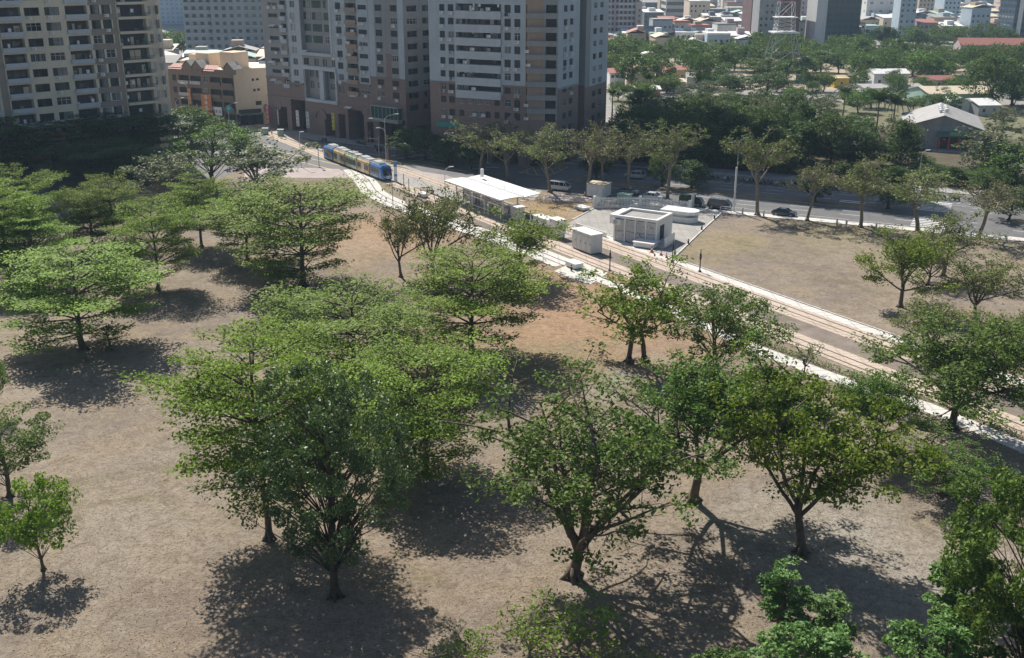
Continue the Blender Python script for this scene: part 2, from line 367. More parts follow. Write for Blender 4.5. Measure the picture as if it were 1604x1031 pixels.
# main road with a planted median
MED = [(-170,376),(-110,326),(-66,283),(-34.5,252),(-12,237),(12,226.5),(47,208.8),(94,186),(160,152),(300,75)]
NEAR = [(-175,352),(-120,300),(-70,262),(-48,250.5),(-40,246.5),(-24,236.5),(-16,230.5),(9,211.6),(16.6,207.5),(40,195.6),(60,187.2),(88.6,173.9),(155,139),(290,60)]
FAR = [(310,92),(170,171),(101,205),(53,228),(20,243.5),(9,242.6),(-8,248.5),(-16,253.2),(-34,266.5),(-48,276.5),(-66,289),(-76,297),(-110,340),(-165,392)]
sheet('road', NEAR + FAR, 0.02, M['asphalt'])
SD = (0.716, 0.698); SN = (0.698, -0.716)              # side street in front of the left tower
def SS(s, o): return (-109+SD[0]*s+SN[0]*o, 234+SD[1]*s+SN[1]*o)
sheet('side_street', [SS(-160,9), SS(66,9), SS(70,26), SS(40,27), SS(-160,27)], 0.014, M['asphalt'])
slab('pavement_by_tower', [SS(-160,-1), SS(58,-1), SS(58,8.5), SS(-160,8.5)], 0.0, 0.13, M['side_pave'])
sheet('junction_asphalt', [G(250,275), G(300,250), G(345,226), G(400,211), G(470,221), G(520,238), G(575,275), G(562,279.5), G(383,262.5), G(330,285)], 0.010, M['asphalt'])
sheet('road_edge_paving', [G(560,255), G(612,262), G(660,270), G(705,276), G(760,272), G(850,297), G(838,314), G(760,300), G(690,300), G(640,292), G(590,275)], 0.016, M['grey_pave'])
sheet('village_ground', [(34,330),(60,300),(100,250),(112,232),(170,205),(330,150),(420,352),(160,351.5),(34,371)], 0.004, M['village_soil'])
sheet('wood_floor', [(24,249.5),(56,234.5),(104,211.5),(170,180),(200,200),(120,300),(40,330),(30,300)], 0.008, M['shade_tinted_wood_soil'])  # dark sheet: wood soil with the shade put into its colour
# pavements
slab('far_pavement', [(-66,289.6),(-48,277),(-34,267),(-16,253.8),(-8,249.2),(9,243.2),(15,245.2),(9,248.5),(-15,257.5),(-31,271),(-46.5,284.5),(-62,299)], 0.0, 0.13, M['side_pave'])
slab('scooter_pavement', [(22,243.6),(54,228.6),(102,205.6),(171,171.6),(300,104),(303,110),(172,178),(104,211),(56,234),(24,249)], 0.0, 0.13, M['side_pave'])
NP = NEAR[6:]; NPO = offs(NP, -2.6)
slab('near_pavement', NP[2:] + NPO[2:][::-1], 0.0, 0.12, M['white_conc'])
sheet('tree_strip_paving', [G(838,312), G(870,303.5), G(928,310.5), G(915,318), G(880,316)], 0.03, M['red_pave'])
sheet('junction_brick_paving', [G(383,262), G(470,263), G(530,265), G(562,279), G(470,279), G(383,279)], 0.03, M['red_pave'])
sheet('platform_approach_paving', [G(612,266), G(655,268), G(700,275), G(716,284), G(700,288), G(640,277)], 0.036, M['red_pave'])
# median: kerbed strip with dry soil and grass
def median(name, a, b, w):
    pts = []; s = a
    while s <= b: pts.append(along(MED, s)[0]); s += 4.0
    slab(name, offs(pts, w/2) + offs(pts, -w/2)[::-1], 0.0, 0.16, M['soil'])
def sof(x):                                            # arc length along the median at world x
    s = 0
    for a, b in zip(MED, MED[1:]):
        l = math.hypot(b[0]-a[0], b[1]-a[1])
        if a[0] <= x <= b[0]: return s + l*(x-a[0])/(b[0]-a[0])
        s += l
median('median', sof(13), sof(73), 2.6); median('median', sof(92), sof(290), 2.6); median('median', sof(-33), sof(-9), 2.4)
# painted markings
mk = MB(); mky = MB()
def lane(d, a, b, dash, gap, w=0.16, mbx=None):
    s = a
    while s < b:
        (p, t) = along(MED, s); (q, t2) = along(MED, min(s+dash, b)); n = (-t[1], t[0])
        strip(mbx or mk, [(p[0]+n[0]*d, p[1]+n[1]*d), (q[0]-t2[1]*d, q[1]+t2[0]*d)], w, 0.0); s += dash+gap
lane(4.9, sof(14), sof(290), 4, 6); lane(8.2, sof(14), sof(290), 4, 6); lane(11.2, sof(30), sof(290), 300, 1, 0.12)
lane(-4.6, sof(12), sof(290), 4, 6); lane(-7.9, sof(12), sof(290), 4, 6); lane(-10.6, sof(10), sof(290), 300, 1, 0.12)
lane(3.8, sof(-60), sof(-6), 4, 6); lane(7.2, sof(-60), sof(-6), 4, 6)
for k in range(7):                                     # zebra bars on both carriageways
    lane(-3.4-1.35*k, sof(77.5), sof(83.5), 6, 90, 0.55); lane(2.6+1.35*k, sof(77.5), sof(82.5), 6, 90, 0.55)
for d in (3.2, 4.6): lane(d, sof(64), sof(69), 5, 90, 0.5)
for k in range(36):                                    # scooter bays
    (p, t) = along(MED, sof(24)+k*2.2); n = (-t[1], t[0])
    strip(mk, [(p[0]+n[0]*11.3, p[1]+n[1]*11.3), (p[0]+n[0]*13.2+t[0]*0.8, p[1]+n[1]*13.2+t[1]*0.8)], 0.1, 0)
for a, b in (((612,245),(664,236)), ((622,249),(690,237.5)), ((640,253),(712,243)), ((585,236),(640,232)), ((655,252),(700,258)), ((690,240),(735,252)), ((728,258),(752,259)), ((735,264),(765,266)), ((760,262),(782,263))):
    strip(mk, [G(*a), G(*b)], 0.35, 0)
q = [G(813,271), G(845,258.5), G(890,262), G(857,276.5)]
def lerp(a, b, t): return (a[0]+(b[0]-a[0])*t, a[1]+(b[1]-a[1])*t)
for k in range(4): strip(mky, [q[k], q[(k+1) % 4]], 0.22, 0)
for t in (0.33, 0.66, 1.0):
    strip(mky, [lerp(q[0], q[1], t), lerp(q[0], q[3], t)], 0.18, 0); strip(mky, [lerp(q[2], q[3], 1-t*0.98), lerp(q[2], q[1], 1-t*0.98)], 0.18, 0)
    strip(mky, [lerp(q[1], q[0], t), lerp(q[1], q[2], t)], 0.18, 0)
for a, b in (((414,240),(520,266)), ((420,234),(545,262)), ((606,259),(657,273)), ((600,256),(640,262))): strip(mky, [G(*a), G(*b)], 0.3, 0)
struct('road_markings', mk, M['paint_w'], 0.032); struct('yellow_road_markings', mky, M['paint_y'], 0.036)
# tram tracks
TD = (0.5285, -0.849); TN = (0.849, 0.5285)            # running direction and its right-hand normal
def TP(s, o=0.0): return (-27.5+TD[0]*s+TN[0]*o, 224.5+TD[1]*s+TN[1]*o)
def track(name, pts, w, mat, z):
    mb = MB(); strip(mb, pts, w, 0.0); o = struct(name, mb, mat, z)
    for d in (-0.72, 0.72):
        r = MB(); L_ = offs(pts, d+0.12); R_ = offs(pts, d-0.12)
        for k in range(len(pts)-1): r.quad((*R_[k],0), (*R_[k+1],0), (*L_[k+1],0), (*L_[k],0))
        ro = r.build('rail', M['rail'], o, (0,0,0.008), fix=False)
    return o
track('tram_track', [TP(-160), TP(-90), TP(-30), TP(60), TP(120), TP(260)], 3.1, M['pink_conc'], 0.045)
track('tram_track', [TP(-150, 3.6), TP(-75, 3.6), TP(-40, 4.2), TP(-8, 8.2), TP(60, 8.6), TP(120, 8.6), TP(260, 8.6)], 3.1, M['pink_conc'], 0.05)
def bez(pts, n=8):
    out = []
    for k in range(len(pts)-1):
        p0 = pts[max(k-1,0)]; p1 = pts[k]; p2 = pts[k+1]; p3 = pts[min(k+2, len(pts)-1)]
        for j in range(n):
            t = j/n; f = lambda a,b,c,d: 0.5*(2*b+(c-a)*t+(2*a-5*b+4*c-d)*t*t+(3*b-a-3*c+d)*t**3)
            out.append((f(p0[0],p1[0],p2[0],p3[0]), f(p0[1],p1[1],p2[1],p3[1])))
    return out + [pts[-1]]
SID = bez([TP(-16, -1.0), (-31.6,222.5), (-28.4,211.5), (-22.4,200.5), (-15.6,191.5), (-7.5,180.5), (1.5,168.5), (8.6,157.5)])
track('siding_track', SID, 4.6, M['white_conc'], 0.055)
slab('siding_kerb', offs(SID[4:], -2.3) + offs(SID[4:], -2.55)[::-1], 0, 0.14, M['white_conc'], M['white_conc'])
# strips beside and between the tracks
sheet('track_verge_ballast', [TP(62,2.3), TP(260,2.3), TP(260,6.3), TP(62,6.3)], 0.026, M['ballast'])
sheet('track_inner_concrete', [TP(62,1.5), TP(260,1.5), TP(260,7.1), TP(62,7.1)], 0.020, M['pink_conc'])
sheet('track_edge_concrete', [TP(58,10.2), TP(260,10.2), TP(260,12.0), TP(58,12.0)], 0.037, M['white_conc'])
sheet('crossing_brick_paving', [TP(54.5,1.6), TP(62,1.6), TP(62,7.0), TP(54.5,7.0)], 0.034, M['red_pave'])
sheet('stop_side_paving', [TP(-14,10.2), TP(38,10.2), TP(38,11.4), TP(-14,11.4)], 0.028, M['grey_pave'])
sheet('siding_verge', [TP(4,-1.6), TP(30,-1.6), TP(60,-1.6), TP(60,-3.4), TP(38,-3.6), TP(14,-3.2)], 0.024, M['ballast'])
sheet('hut_yard', [G(930,327), G(1130,334), G(1056,404), G(1008,404), G(950,372), G(880,356)], 0.033, M['grey_pave'])
E_ = [G(1130,334), G(1093,368), G(1056,404)]
slab('yard_kerb', offs(E_, 0.12) + offs(E_, -0.12)[::-1], 0, 0.16, M['white_conc'], M['white_conc'])
E_ = [G(930,327), G(897,345)]
slab('yard_kerb', offs(E_, 0.12) + offs(E_, -0.12)[::-1], 0, 0.16, M['white_conc'], M['white_conc'])
E_ = [TP(58,12.1), TP(260,12.1)]
slab('lawn_kerb', offs(E_, 0.12) + offs(E_, -0.12)[::-1], 0, 0.14, M['white_conc'], M['dark_metal'])
WALK = [G(905,428), G(940,437), G(1010,467), G(1180,545), G(1300,590), G(1450,637), G(1600,700), G(1800,790)]
mbw = MB(); strip(mbw, WALK, 2.4, 0); struct('footpath', mbw, M['white_conc'], 0.03)
sheet('crossing_slab', [G(868,425), G(905,408), G(952,428), G(925,446), G(893,436)], 0.04, M['white_conc'])
# hills far away
hb = MB(); rng = random.Random(4); X = [-3200 + 160*k for k in range(41)]
hz = [max(30, 150 + 90*math.sin(x/520.0+1.0) + 60*math.sin(x/210.0) + rng.uniform(-12,12)) for x in X]
for k in range(40):
    hb.quad((X[k],5200,-5), (X[k+1],5200,-5), (X[k+1],5600,hz[k+1]*0.7), (X[k],5600,hz[k]*0.7))
    hb.quad((X[k],5600,hz[k]*0.7), (X[k+1],5600,hz[k+1]*0.7), (X[k+1],6200,hz[k+1]), (X[k],6200,hz[k]))
    hb.quad((X[k],6200,hz[k]), (X[k+1],6200,hz[k+1]), (X[k+1],7200,-5), (X[k],7200,-5))
struct('hills', hb, plain('hill_woods', (0.06,0.09,0.045), 0.95, 0.4, 0.01))
# leaf litter and dry tufts scattered on the near lawn
def leaf_cloud(name, P, size, nrm, seed, mat, asp=0.5, up=0.35):
    """P (N,3) centres; one diamond leaf each; nrm (N,3) rough facing or None"""
    rs = np.random.RandomState(seed); n = len(P)
    d = rs.normal(size=(n,3)); d /= np.linalg.norm(d, axis=1)[:,None]
    nv = rs.normal(size=(n,3)); nv /= np.linalg.norm(nv, axis=1)[:,None]; nv[:,2] += up*2
    if nrm is not None: nv += nrm
    nv /= np.linalg.norm(nv, axis=1)[:,None] + 1e-9
    a = d - nv*np.sum(d*nv, axis=1)[:,None]; a /= np.linalg.norm(a, axis=1)[:,None] + 1e-9
    b = np.cross(nv, a); s = (np.asarray(size)*(0.7+0.6*rs.rand(n)))[:,None]
    V = np.empty((n,4,3)); V[:,0] = P-a*s*0.5; V[:,1] = P+b*s*asp*0.5+nv*s*0.08; V[:,2] = P+a*s*0.5; V[:,3] = P-b*s*asp*0.5+nv*s*0.08
    me = bpy.data.meshes.new(name); me.vertices.add(n*4); me.vertices.foreach_set('co', V.reshape(-1).astype(np.float32))
    me.loops.add(n*4); me.loops.foreach_set('vertex_index', np.arange(n*4, dtype=np.int32))
    me.polygons.add(n); me.polygons.foreach_set('loop_start', np.arange(0, n*4, 4, dtype=np.int32)); me.polygons.foreach_set('loop_total', np.full(n, 4, dtype=np.int32))
    at = me.attributes.new('tone', 'FLOAT', 'FACE'); at.data.foreach_set('value', np.clip(rs.normal(0.45, 0.28, n), 0, 1).astype(np.float32))
    me.materials.append(mat); me.update(calc_edges=True); return me
rs = np.random.RandomState(11); n = 40000
yy = 50 + 75*rs.rand(n)**1.5; xx = (rs.rand(n)-0.5)*1.15*yy
P_ = np.stack([xx, yy, 0.02+0.03*rs.rand(n)], 1)
n2 = 15000; y2 = 48+60*rs.rand(n2)**1.4; x2 = (rs.rand(n2)-0.5)*1.15*y2
c2 = (np.sin(x2*0.9+1.3*np.sin(y2*0.5))+np.sin(y2*0.8+x2*0.3)) > 0.1; P2 = np.stack([x2, y2, 0.06+0.05*rs.rand(n2)], 1)[c2]
o2 = link('dry_grass_tufts', leaf_cloud('dry_grass_tufts', P2, 0.22, None, 6, M['straw'], 0.16, -0.1)); tag(o2, 'pale dry grass blades standing in tufts on the near lawn', 'dry grass', kind='stuff')
o = link('leaf_litter', leaf_cloud('leaf_litter', P_, 0.13, None, 5, M['litter'], 0.55, 1.2)); tag(o, 'dry fallen leaves and twigs strewn over the near lawn', 'leaf litter', kind='stuff')
# ================================================================ TREES
class Sk:                                              # skeleton of one tree: tubes and leaf points
    def __init__(s, seed): s.r = random.Random(seed); s.mb = MB(); s.pts = []; s.siz = []
    def limb(s, p, d, L, r0, r1, bend=0.12, grav=0.0, seg=5, sides=6):
        pts = [Vector(p)]; rs = [r0]; d = Vector(d).normalized()
        for k in range(seg):
            d = (d + Vector((s.r.gauss(0,bend), s.r.gauss(0,bend), s.r.gauss(0,bend)*0.7+grav))).normalized()
            pts.append(pts[-1] + d*(L/seg)); rs.append(r0+(r1-r0)*(k+1)/seg)
        s.mb.path(pts, rs, sides); return pts, d
    def flare(s, b, r):
        for k in range(5):
            a = 6.283*k/5+s.r.uniform(-.3,.3); s.mb.path([(b[0]+math.cos(a)*r*.3, b[1]+math.sin(a)*r*.3, r*2.4), (b[0]+math.cos(a)*r*.95, b[1]+math.sin(a)*r*.95, r*.8), (b[0]+math.cos(a)*r*2.2, b[1]+math.sin(a)*r*2.2, -.05)], [r*.6, r*.5, r*.2], 5)
    def clump(s, c, rad, n, flat=1.0):
        for _ in range(n):
            while True:
                q = Vector((s.r.uniform(-1,1), s.r.uniform(-1,1), s.r.uniform(-1,1)))
                if q.length <= 1: break
            q = q.normalized()*(q.length**0.6)
            s.pts.append((c[0]+q.x*rad, c[1]+q.y*rad, c[2]+q.z*rad*flat))
def rot_z(v, a): return Vector((v[0]*math.cos(a)-v[1]*math.sin(a), v[0]*math.sin(a)+v[1]*math.cos(a), v[2]))
def finish(name, sk, leafsize, lmat, bmat, H, Rr, up=0.35, asp=0.5, pc=92):
    """normalise to height 1 and crown radius 1 (leaf size stays relative to H metres)"""
    P = np.array(sk.pts); cx = 0.0
    rad = np.percentile(np.hypot(P[:,0], P[:,1]), pc); top = np.percentile(P[:,2], 99.5)
    S = np.array([1/rad, 1/rad, 1/top])
    return dict(crown=leaf_cloud(name+'_crown', P, leafsize, None, hash(name) % 1000 if False else len(name)*7, lmat, asp, up),
                trunk=sk.mb.mesh(name+'_trunk', bmat, smooth=True, fix=False), rad=rad, top=top)
def layered(seed, H=10.0, Rr=5.5, lean=0.0, tiers=7, base=0.2, n_leaf=9000, mat='lf_bright', leaf=0.25, bark='bark'):
    s = Sk(seed); r = s.r; tr = [(0,0,0)]; x = y = 0.0
    for k in range(1, 9):
        x += r.gauss(0, 0.05)+lean*0.12; y += r.gauss(0, 0.05); tr.append((x, y, H*0.93*k/8))
    s.mb.path(tr, [0.24-0.025*k for k in range(9)], 8); s.flare((0,0,0), 0.24)
    tips = []
    for t in range(tiers):
        f = base + (0.98-base)*(t/(tiers-1))**0.9
        zc = H*(0.02+0.92*f); k = min(8, max(0, zc/(H*0.93)*8)); i = int(min(7, k)); c = Vector(tr[i]).lerp(Vector(tr[i+1]), k-i)
        prof = max(0.14, 1.0-((f-0.38)/0.66)**2.4)**0.5 if f > 0.38 else 0.80+0.2*(f-base)/(0.38-base+1e-6)
        rad = Rr*prof*r.uniform(0.86, 1.08)
        nl = max(4, int(round(4+4*prof))); a0 = r.uniform(0, 6.28)
        for j in range(nl):
            a = a0 + 6.283*j/nl + r.uniform(-0.3, 0.3); L = rad*r.choice([r.uniform(0.5,0.8), r.uniform(0.8,1.05), r.uniform(0.95,1.25)]); rise = r.uniform(0.08, 0.24)+0.25*f
            d = Vector((math.cos(a), math.sin(a), rise)); pts, dd = s.limb(c, d, L, 0.035+0.012*L, 0.015, 0.07, -0.012, 5, 5)
            m = max(2, int(L*1.6))
            for q in range(m):
                u = 0.30+0.70*(q+0.5)/m; ii = min(4, int(u*5)); p = Vector(pts[ii]).lerp(Vector(pts[ii+1]), u*5-ii)
                for sd in (-1, 1):
                    w = L*0.34*(1.15-abs(u-0.6))*r.uniform(0.5, 1.15)
                    dv = rot_z(d, sd*r.uniform(0.6, 1.1)); dv.z = r.uniform(0.0, 0.22)
                    e = p + dv.normalized()*w; s.mb.tube(p, e, 0.02, 0.008, 3, cap=False)
                    tips.append((p.lerp(e, 0.55), w*0.62)); tips.append((e, max(0.35, w*0.45)))
            tips.append((Vector(pts[-1]), 0.55))
    tot = sum(w*w for _, w in tips)
    for c, w in tips: s.clump((c[0], c[1], c[2]+0.12), max(0.42, w*1.12), max(4, int(1.8*n_leaf*w*w/tot)), 0.15)
    return finish('layered', s, leaf, M[mat], M[bark], H, Rr, 0.9, 0.55)
def vase(seed, H=10.0, Rr=5.0, fork=0.2, limbs=6, n_leaf=8000, mat='lf_mid', leaf=0.3, spread=0.75, bark='bark', cl=0.75, dens=1.0, trunks=1, sub=4, twig=4, flat=0.7, low=0.0, elm=0.0):
    s = Sk(seed); r = s.r; tips = []
    for tk in range(trunks):
        b = Vector((tk*0.8*(1 if tk % 2 else -1), 0, 0)) if trunks > 1 else Vector((0,0,0))
        pts, d = s.limb(b, (r.gauss(0,.06), r.gauss(0,.06), 1), H*fork, 0.021*H/ (1+0.3*(trunks-1)), 0.015*H, 0.05, 0, 4, 8); s.flare(b, 0.021*H)
        top = pts[-1]; nl = max(3, limbs//trunks); a0 = r.uniform(0, 6.28)
        for j in range(nl):
            a = a0+6.283*j/nl+r.uniform(-.35,.35); el = max(elm+r.uniform(0,.2), r.uniform(0.55, 1.25) if j % 3 else r.uniform(1.1, 1.5))
            d = Vector((math.cos(a)*math.cos(el)*spread*1.3, math.sin(a)*math.cos(el)*spread*1.3, math.sin(el)))
            L = H*(1-fork)*r.uniform(0.50, 0.68); st = Vector(pts[-1-(j % 2)])
            p1, d1 = s.limb(st, d, L, 0.0105*H, 0.0045*H, 0.10, 0.02, 6, 6)
            for q in range(sub+1):
                u = 0.42+0.58*q/sub; ii = min(5, int(u*6)); p = p1[ii].lerp(p1[min(6,ii+1)], u*6-ii)
                aa = r.uniform(0, 6.28); d2 = (d1*0.8+Vector((math.cos(aa), math.sin(aa), r.uniform(-0.25-low, 0.55)))*0.95).normalized()
                L2 = H*r.uniform(0.17, 0.30); p2, d3 = s.limb(p, d2, L2, 0.0055*H, 0.0025*H, 0.14, 0.0, 4, 4)
                for w in range(twig):
                    p = p2[1+w % 4]; aa = r.uniform(0, 6.28); d4 = (d3*0.5+Vector((math.cos(aa), math.sin(aa), r.uniform(-0.35, 0.5)))).normalized()
                    L3 = H*r.uniform(0.06, 0.13); e = p+d4*L3; s.mb.tube(p, e, 0.0022*H, 0.001*H, 3, cap=False); tips.append(e)
                    if r.random() < 0.5: tips.append(p.lerp(e, 0.6))
                tips.append(p2[-1])
    per = max(3, int(n_leaf/len(tips)))
    for c in tips:
        if r.random() < dens: s.clump(c, cl*r.uniform(0.6, 1.25), int(per*r.uniform(0.5, 1.5)), flat)
    return finish('vase', s, leaf, M[mat], M[bark], H, Rr, 0.45, 0.5, 84)
def dense(seed, H=12.0, Rr=5.0, cz=0.62, rz=0.40, n_cl=130, n_leaf=9000, mat='lf_dark', leaf=0.28, bark='bark', cl=0.95, hollow=0.35, narrow=0.0, low=0.0):
    s = Sk(seed); r = s.r
    pts, d = s.limb((0,0,0), (r.gauss(0,.04), r.gauss(0,.04), 1), H*0.8, 0.024*H, 0.008*H, 0.04, 0, 7, 8); s.flare((0,0,0), 0.024*H)
    lob = [(r.uniform(0,6.28), r.uniform(-.6,.9), r.uniform(.62,1.25)) for _ in range(12)]
    cs = []
    for k in range(n_cl):
        a = r.uniform(0, 6.283); u = r.uniform(-1, 1); sc = 1.0
        dv = Vector((math.cos(a)*math.sqrt(1-u*u), math.sin(a)*math.sqrt(1-u*u), u))
        for la, lu, lw in lob:
            lv = Vector((math.cos(la)*math.sqrt(max(0,1-lu*lu)), math.sin(la)*math.sqrt(max(0,1-lu*lu)), lu))
            c = dv.dot(lv)
            if c > 0.8: sc = sc*0.4+lw*0.6
        rr = sc*(hollow+(1-hollow)*r.random()**0.45)
        wz = 1.0-narrow*max(0, u)
        p = Vector((dv.x*Rr*rr*wz, dv.y*Rr*rr*wz, H*cz+u*H*rz*rr)); cs.append(p)
    for k, p in enumerate(cs):
        if k % 2 == 0:
            zb = min(p.z*0.8, max(H*0.2, p.z-math.hypot(p.x,p.y)*0.75)); i = min(6, int(zb/(H*0.8)*7)); q = Vector(pts[i])
            mid = q.lerp(p, 0.5)+Vector((r.uniform(-.35,.35),r.uniform(-.35,.35),0.1+r.uniform(0,.5))); s.mb.path([q, mid, p], [0.0045*H, 0.003*H, 0.001*H], 4)
    per = n_leaf//n_cl
    for p in cs: s.clump(p, cl*r.uniform(0.6, 1.3), int(per*r.uniform(0.6, 1.4)), 0.7)
    return finish('dense', s, leaf, M[mat], M[bark], H, Rr, 0.45, 0.5)

V = {}
V['A1'] = layered(1, 10, 5.4, base=0.15, n_leaf=13000); V['A2'] = layered(2, 10, 6.0, tiers=7, base=0.16, n_leaf=14000)
V['A3'] = layered(3, 10, 5.0, tiers=8, base=0.22, n_leaf=12000); V['A4'] = layered(4, 9, 6.2, tiers=6, base=0.22, n_leaf=13000, mat='lf_yel')
V['A5'] = layered(5, 12, 5.6, tiers=8, base=0.27, n_leaf=15000)
V['As'] = layered(6, 4, 2.2, tiers=4, n_leaf=900, leaf=0.2)
V['Ad'] = layered(8, 10, 5.8, tiers=8, base=0.22, n_leaf=14000, mat='lf_wood', leaf=0.34)  # same layered species; the tower's shade is put into darker leaf colour
V['B1'] = dense(11, 12, 5.2, 0.60, 0.42, 230, 27000, 'lf_dark', 0.21, 'bark_dark', 0.58, 0.45)
V['R1'] = dense(71, 10, 5.0, 0.60, 0.42, 170, 30000, 'lf_mid', 0.24, 'bark', 0.62, 0.5)
V['C1'] = vase(121, 12, 6.0, 0.14, 9, 14500, 'lf_mid', 0.20, 0.8, 'bark', 0.46, 0.88, sub=5, twig=5, elm=0.85)
V['C2'] = vase(22, 12, 5.5, 0.22, 7, 19000, 'lf_mid', 0.21, 0.75, 'bark', 0.58, 0.88, sub=5, twig=5, low=0.3)
V['C3'] = dense(23, 9, 4.5, 0.66, 0.32, 90, 9000, 'lf_mid', 0.25, 'bark', 0.8, 0.3)
V['C4'] = vase(24, 8, 4.4, 0.3, 6, 6500, 'lf_yel', 0.22, 1.0, 'bark', 0.5, 0.9, trunks=2, sub=4, twig=5)
V['C5'] = vase(25, 11, 5.6, 0.24, 6, 19000, 'lf_yel', 0.22, 0.9, 'bark', 0.62, 0.88, sub=5, twig=5, low=0.3)
V['C6'] = vase(26, 10, 6.0, 0.22, 7, 18000, 'lf_mid', 0.22, 1.05, 'bark_dark', 0.62, 0.88, sub=5, twig=5, low=0.3)
V['C7'] = vase(27, 8, 4.0, 0.25, 7, 5200, 'lf_olive', 0.22, 0.85, 'bark', 0.48, 0.85, sub=4, twig=5)
V['C8'] = vase(28, 8, 4.2, 0.26, 7, 7500, 'lf_yel', 0.22, 1.0, 'bark', 0.6, 0.95, sub=4, twig=5)
V['C9'] = dense(29, 5, 2.6, 0.64, 0.36, 60, 4200, 'lf_yel', 0.24, 'bark', 0.6, 0.25)
V['D1'] = vase(31, 14, 4.8, 0.50, 6, 3600, 'lf_olive', 0.36, 1.05, 'bark_pale', 0.7, 0.85, sub=4, twig=4)
V['D2'] = vase(32, 14, 5.2, 0.52, 6, 3000, 'lf_brown', 0.36, 1.1, 'bark_pale', 0.65, 0.75, sub=5, twig=5)
V['D3'] = vase(33, 13, 5.0, 0.46, 7, 4200, 'lf_olive', 0.36, 1.1, 'bark_pale', 0.75, 0.9, sub=4, twig=4)
V['D4'] = vase(34, 10, 5.0, 0.3, 7, 4800, 'lf_grey', 0.36, 1.0, 'bark_pale', 0.7, 0.9, sub=4, twig=4)
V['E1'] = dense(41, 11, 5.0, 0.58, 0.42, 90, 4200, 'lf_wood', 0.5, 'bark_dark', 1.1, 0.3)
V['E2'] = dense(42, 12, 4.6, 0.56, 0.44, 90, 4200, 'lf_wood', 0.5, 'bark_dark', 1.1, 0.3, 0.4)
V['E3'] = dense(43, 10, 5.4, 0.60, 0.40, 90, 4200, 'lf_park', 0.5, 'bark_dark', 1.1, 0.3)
V['E4'] = dense(44, 11, 4.8, 0.58, 0.42, 80, 3400, 'lf_grey', 0.5, 'bark', 1.0, 0.35)
V['F1'] = dense(51, 12, 6.0, 0.62, 0.38, 80, 2600, 'lf_park', 0.75, 'bark_dark', 1.5, 0.3)
V['F2'] = dense(52, 12, 5.5, 0.60, 0.40, 80, 2600, 'lf_park', 0.75, 'bark_dark', 1.4, 0.3, 0.4)
V['F3'] = dense(53, 12, 5.8, 0.62, 0.38, 80, 2600, 'lf_mid', 0.75, 'bark_dark', 1.4, 0.3)
V['S1'] = dense(61, 7, 3.0, 0.6, 0.42, 75, 7500, 'lf_blue', 0.25, 'bark', 0.42, 0.2, 0.5)
V['S2'] = dense(62, 9, 1.7, 0.58, 0.44, 60, 5200, 'lf_blue', 0.25, 'bark', 0.40, 0.2, 0.3)
V['S3'] = vase(63, 4, 3.0, 0.12, 7, 1500, 'lf_yel', 0.19, 1.1, 'bark_pale', 0.25, 0.75, sub=5, twig=6)
V['sap'] = vase(64, 3.2, 1.6, 0.3, 4, 500, 'lf_mid', 0.17, 1.1, 'bark_dark', 0.3, 0.8, sub=3, twig=3)

def tree(kind, name, loc, h, rad, label, group=None, rz=None, cat='tree'):
    v = V[kind]; t = thing(name, label, cat, (loc[0], loc[1], loc[2] if len(loc) > 2 else 0.0), rz if rz is not None else (loc[0]*7.3+loc[1]*3.1) % 6.28, group)
    t.scale = (rad/v['rad'], rad/v['rad'], h/v['top'])
    link('trunk', v['trunk'], t); link('crown', v['crown'], t); return t
WIDE = {'A': 1.18, 'Ad': 1.5, 'As': 1.1, 'A5': 1.12, 'C1': 1.16, 'C2': 1.25, 'C5': 1.16, 'C6': 1.0, 'A4': 1.06, 'A2': 1.14, 'C3': 1.12, 'D': 1.12}
def ptree(kind, name, bx, by, ty, hw, label, group=None, rz=None, cat='tree'):
    X, Y = G(bx, by); h = HZ(Y, ty); return tree(kind, name, (X, Y), h, WIDE.get(kind[:2] if kind[:2] in WIDE else kind[0], 1.06)*hw/FPX*DEP(Y, h*0.6), label, group, rz, cat)
gl = 'layered trees in the near park'; gv = 'open crowned trees on the lawn'
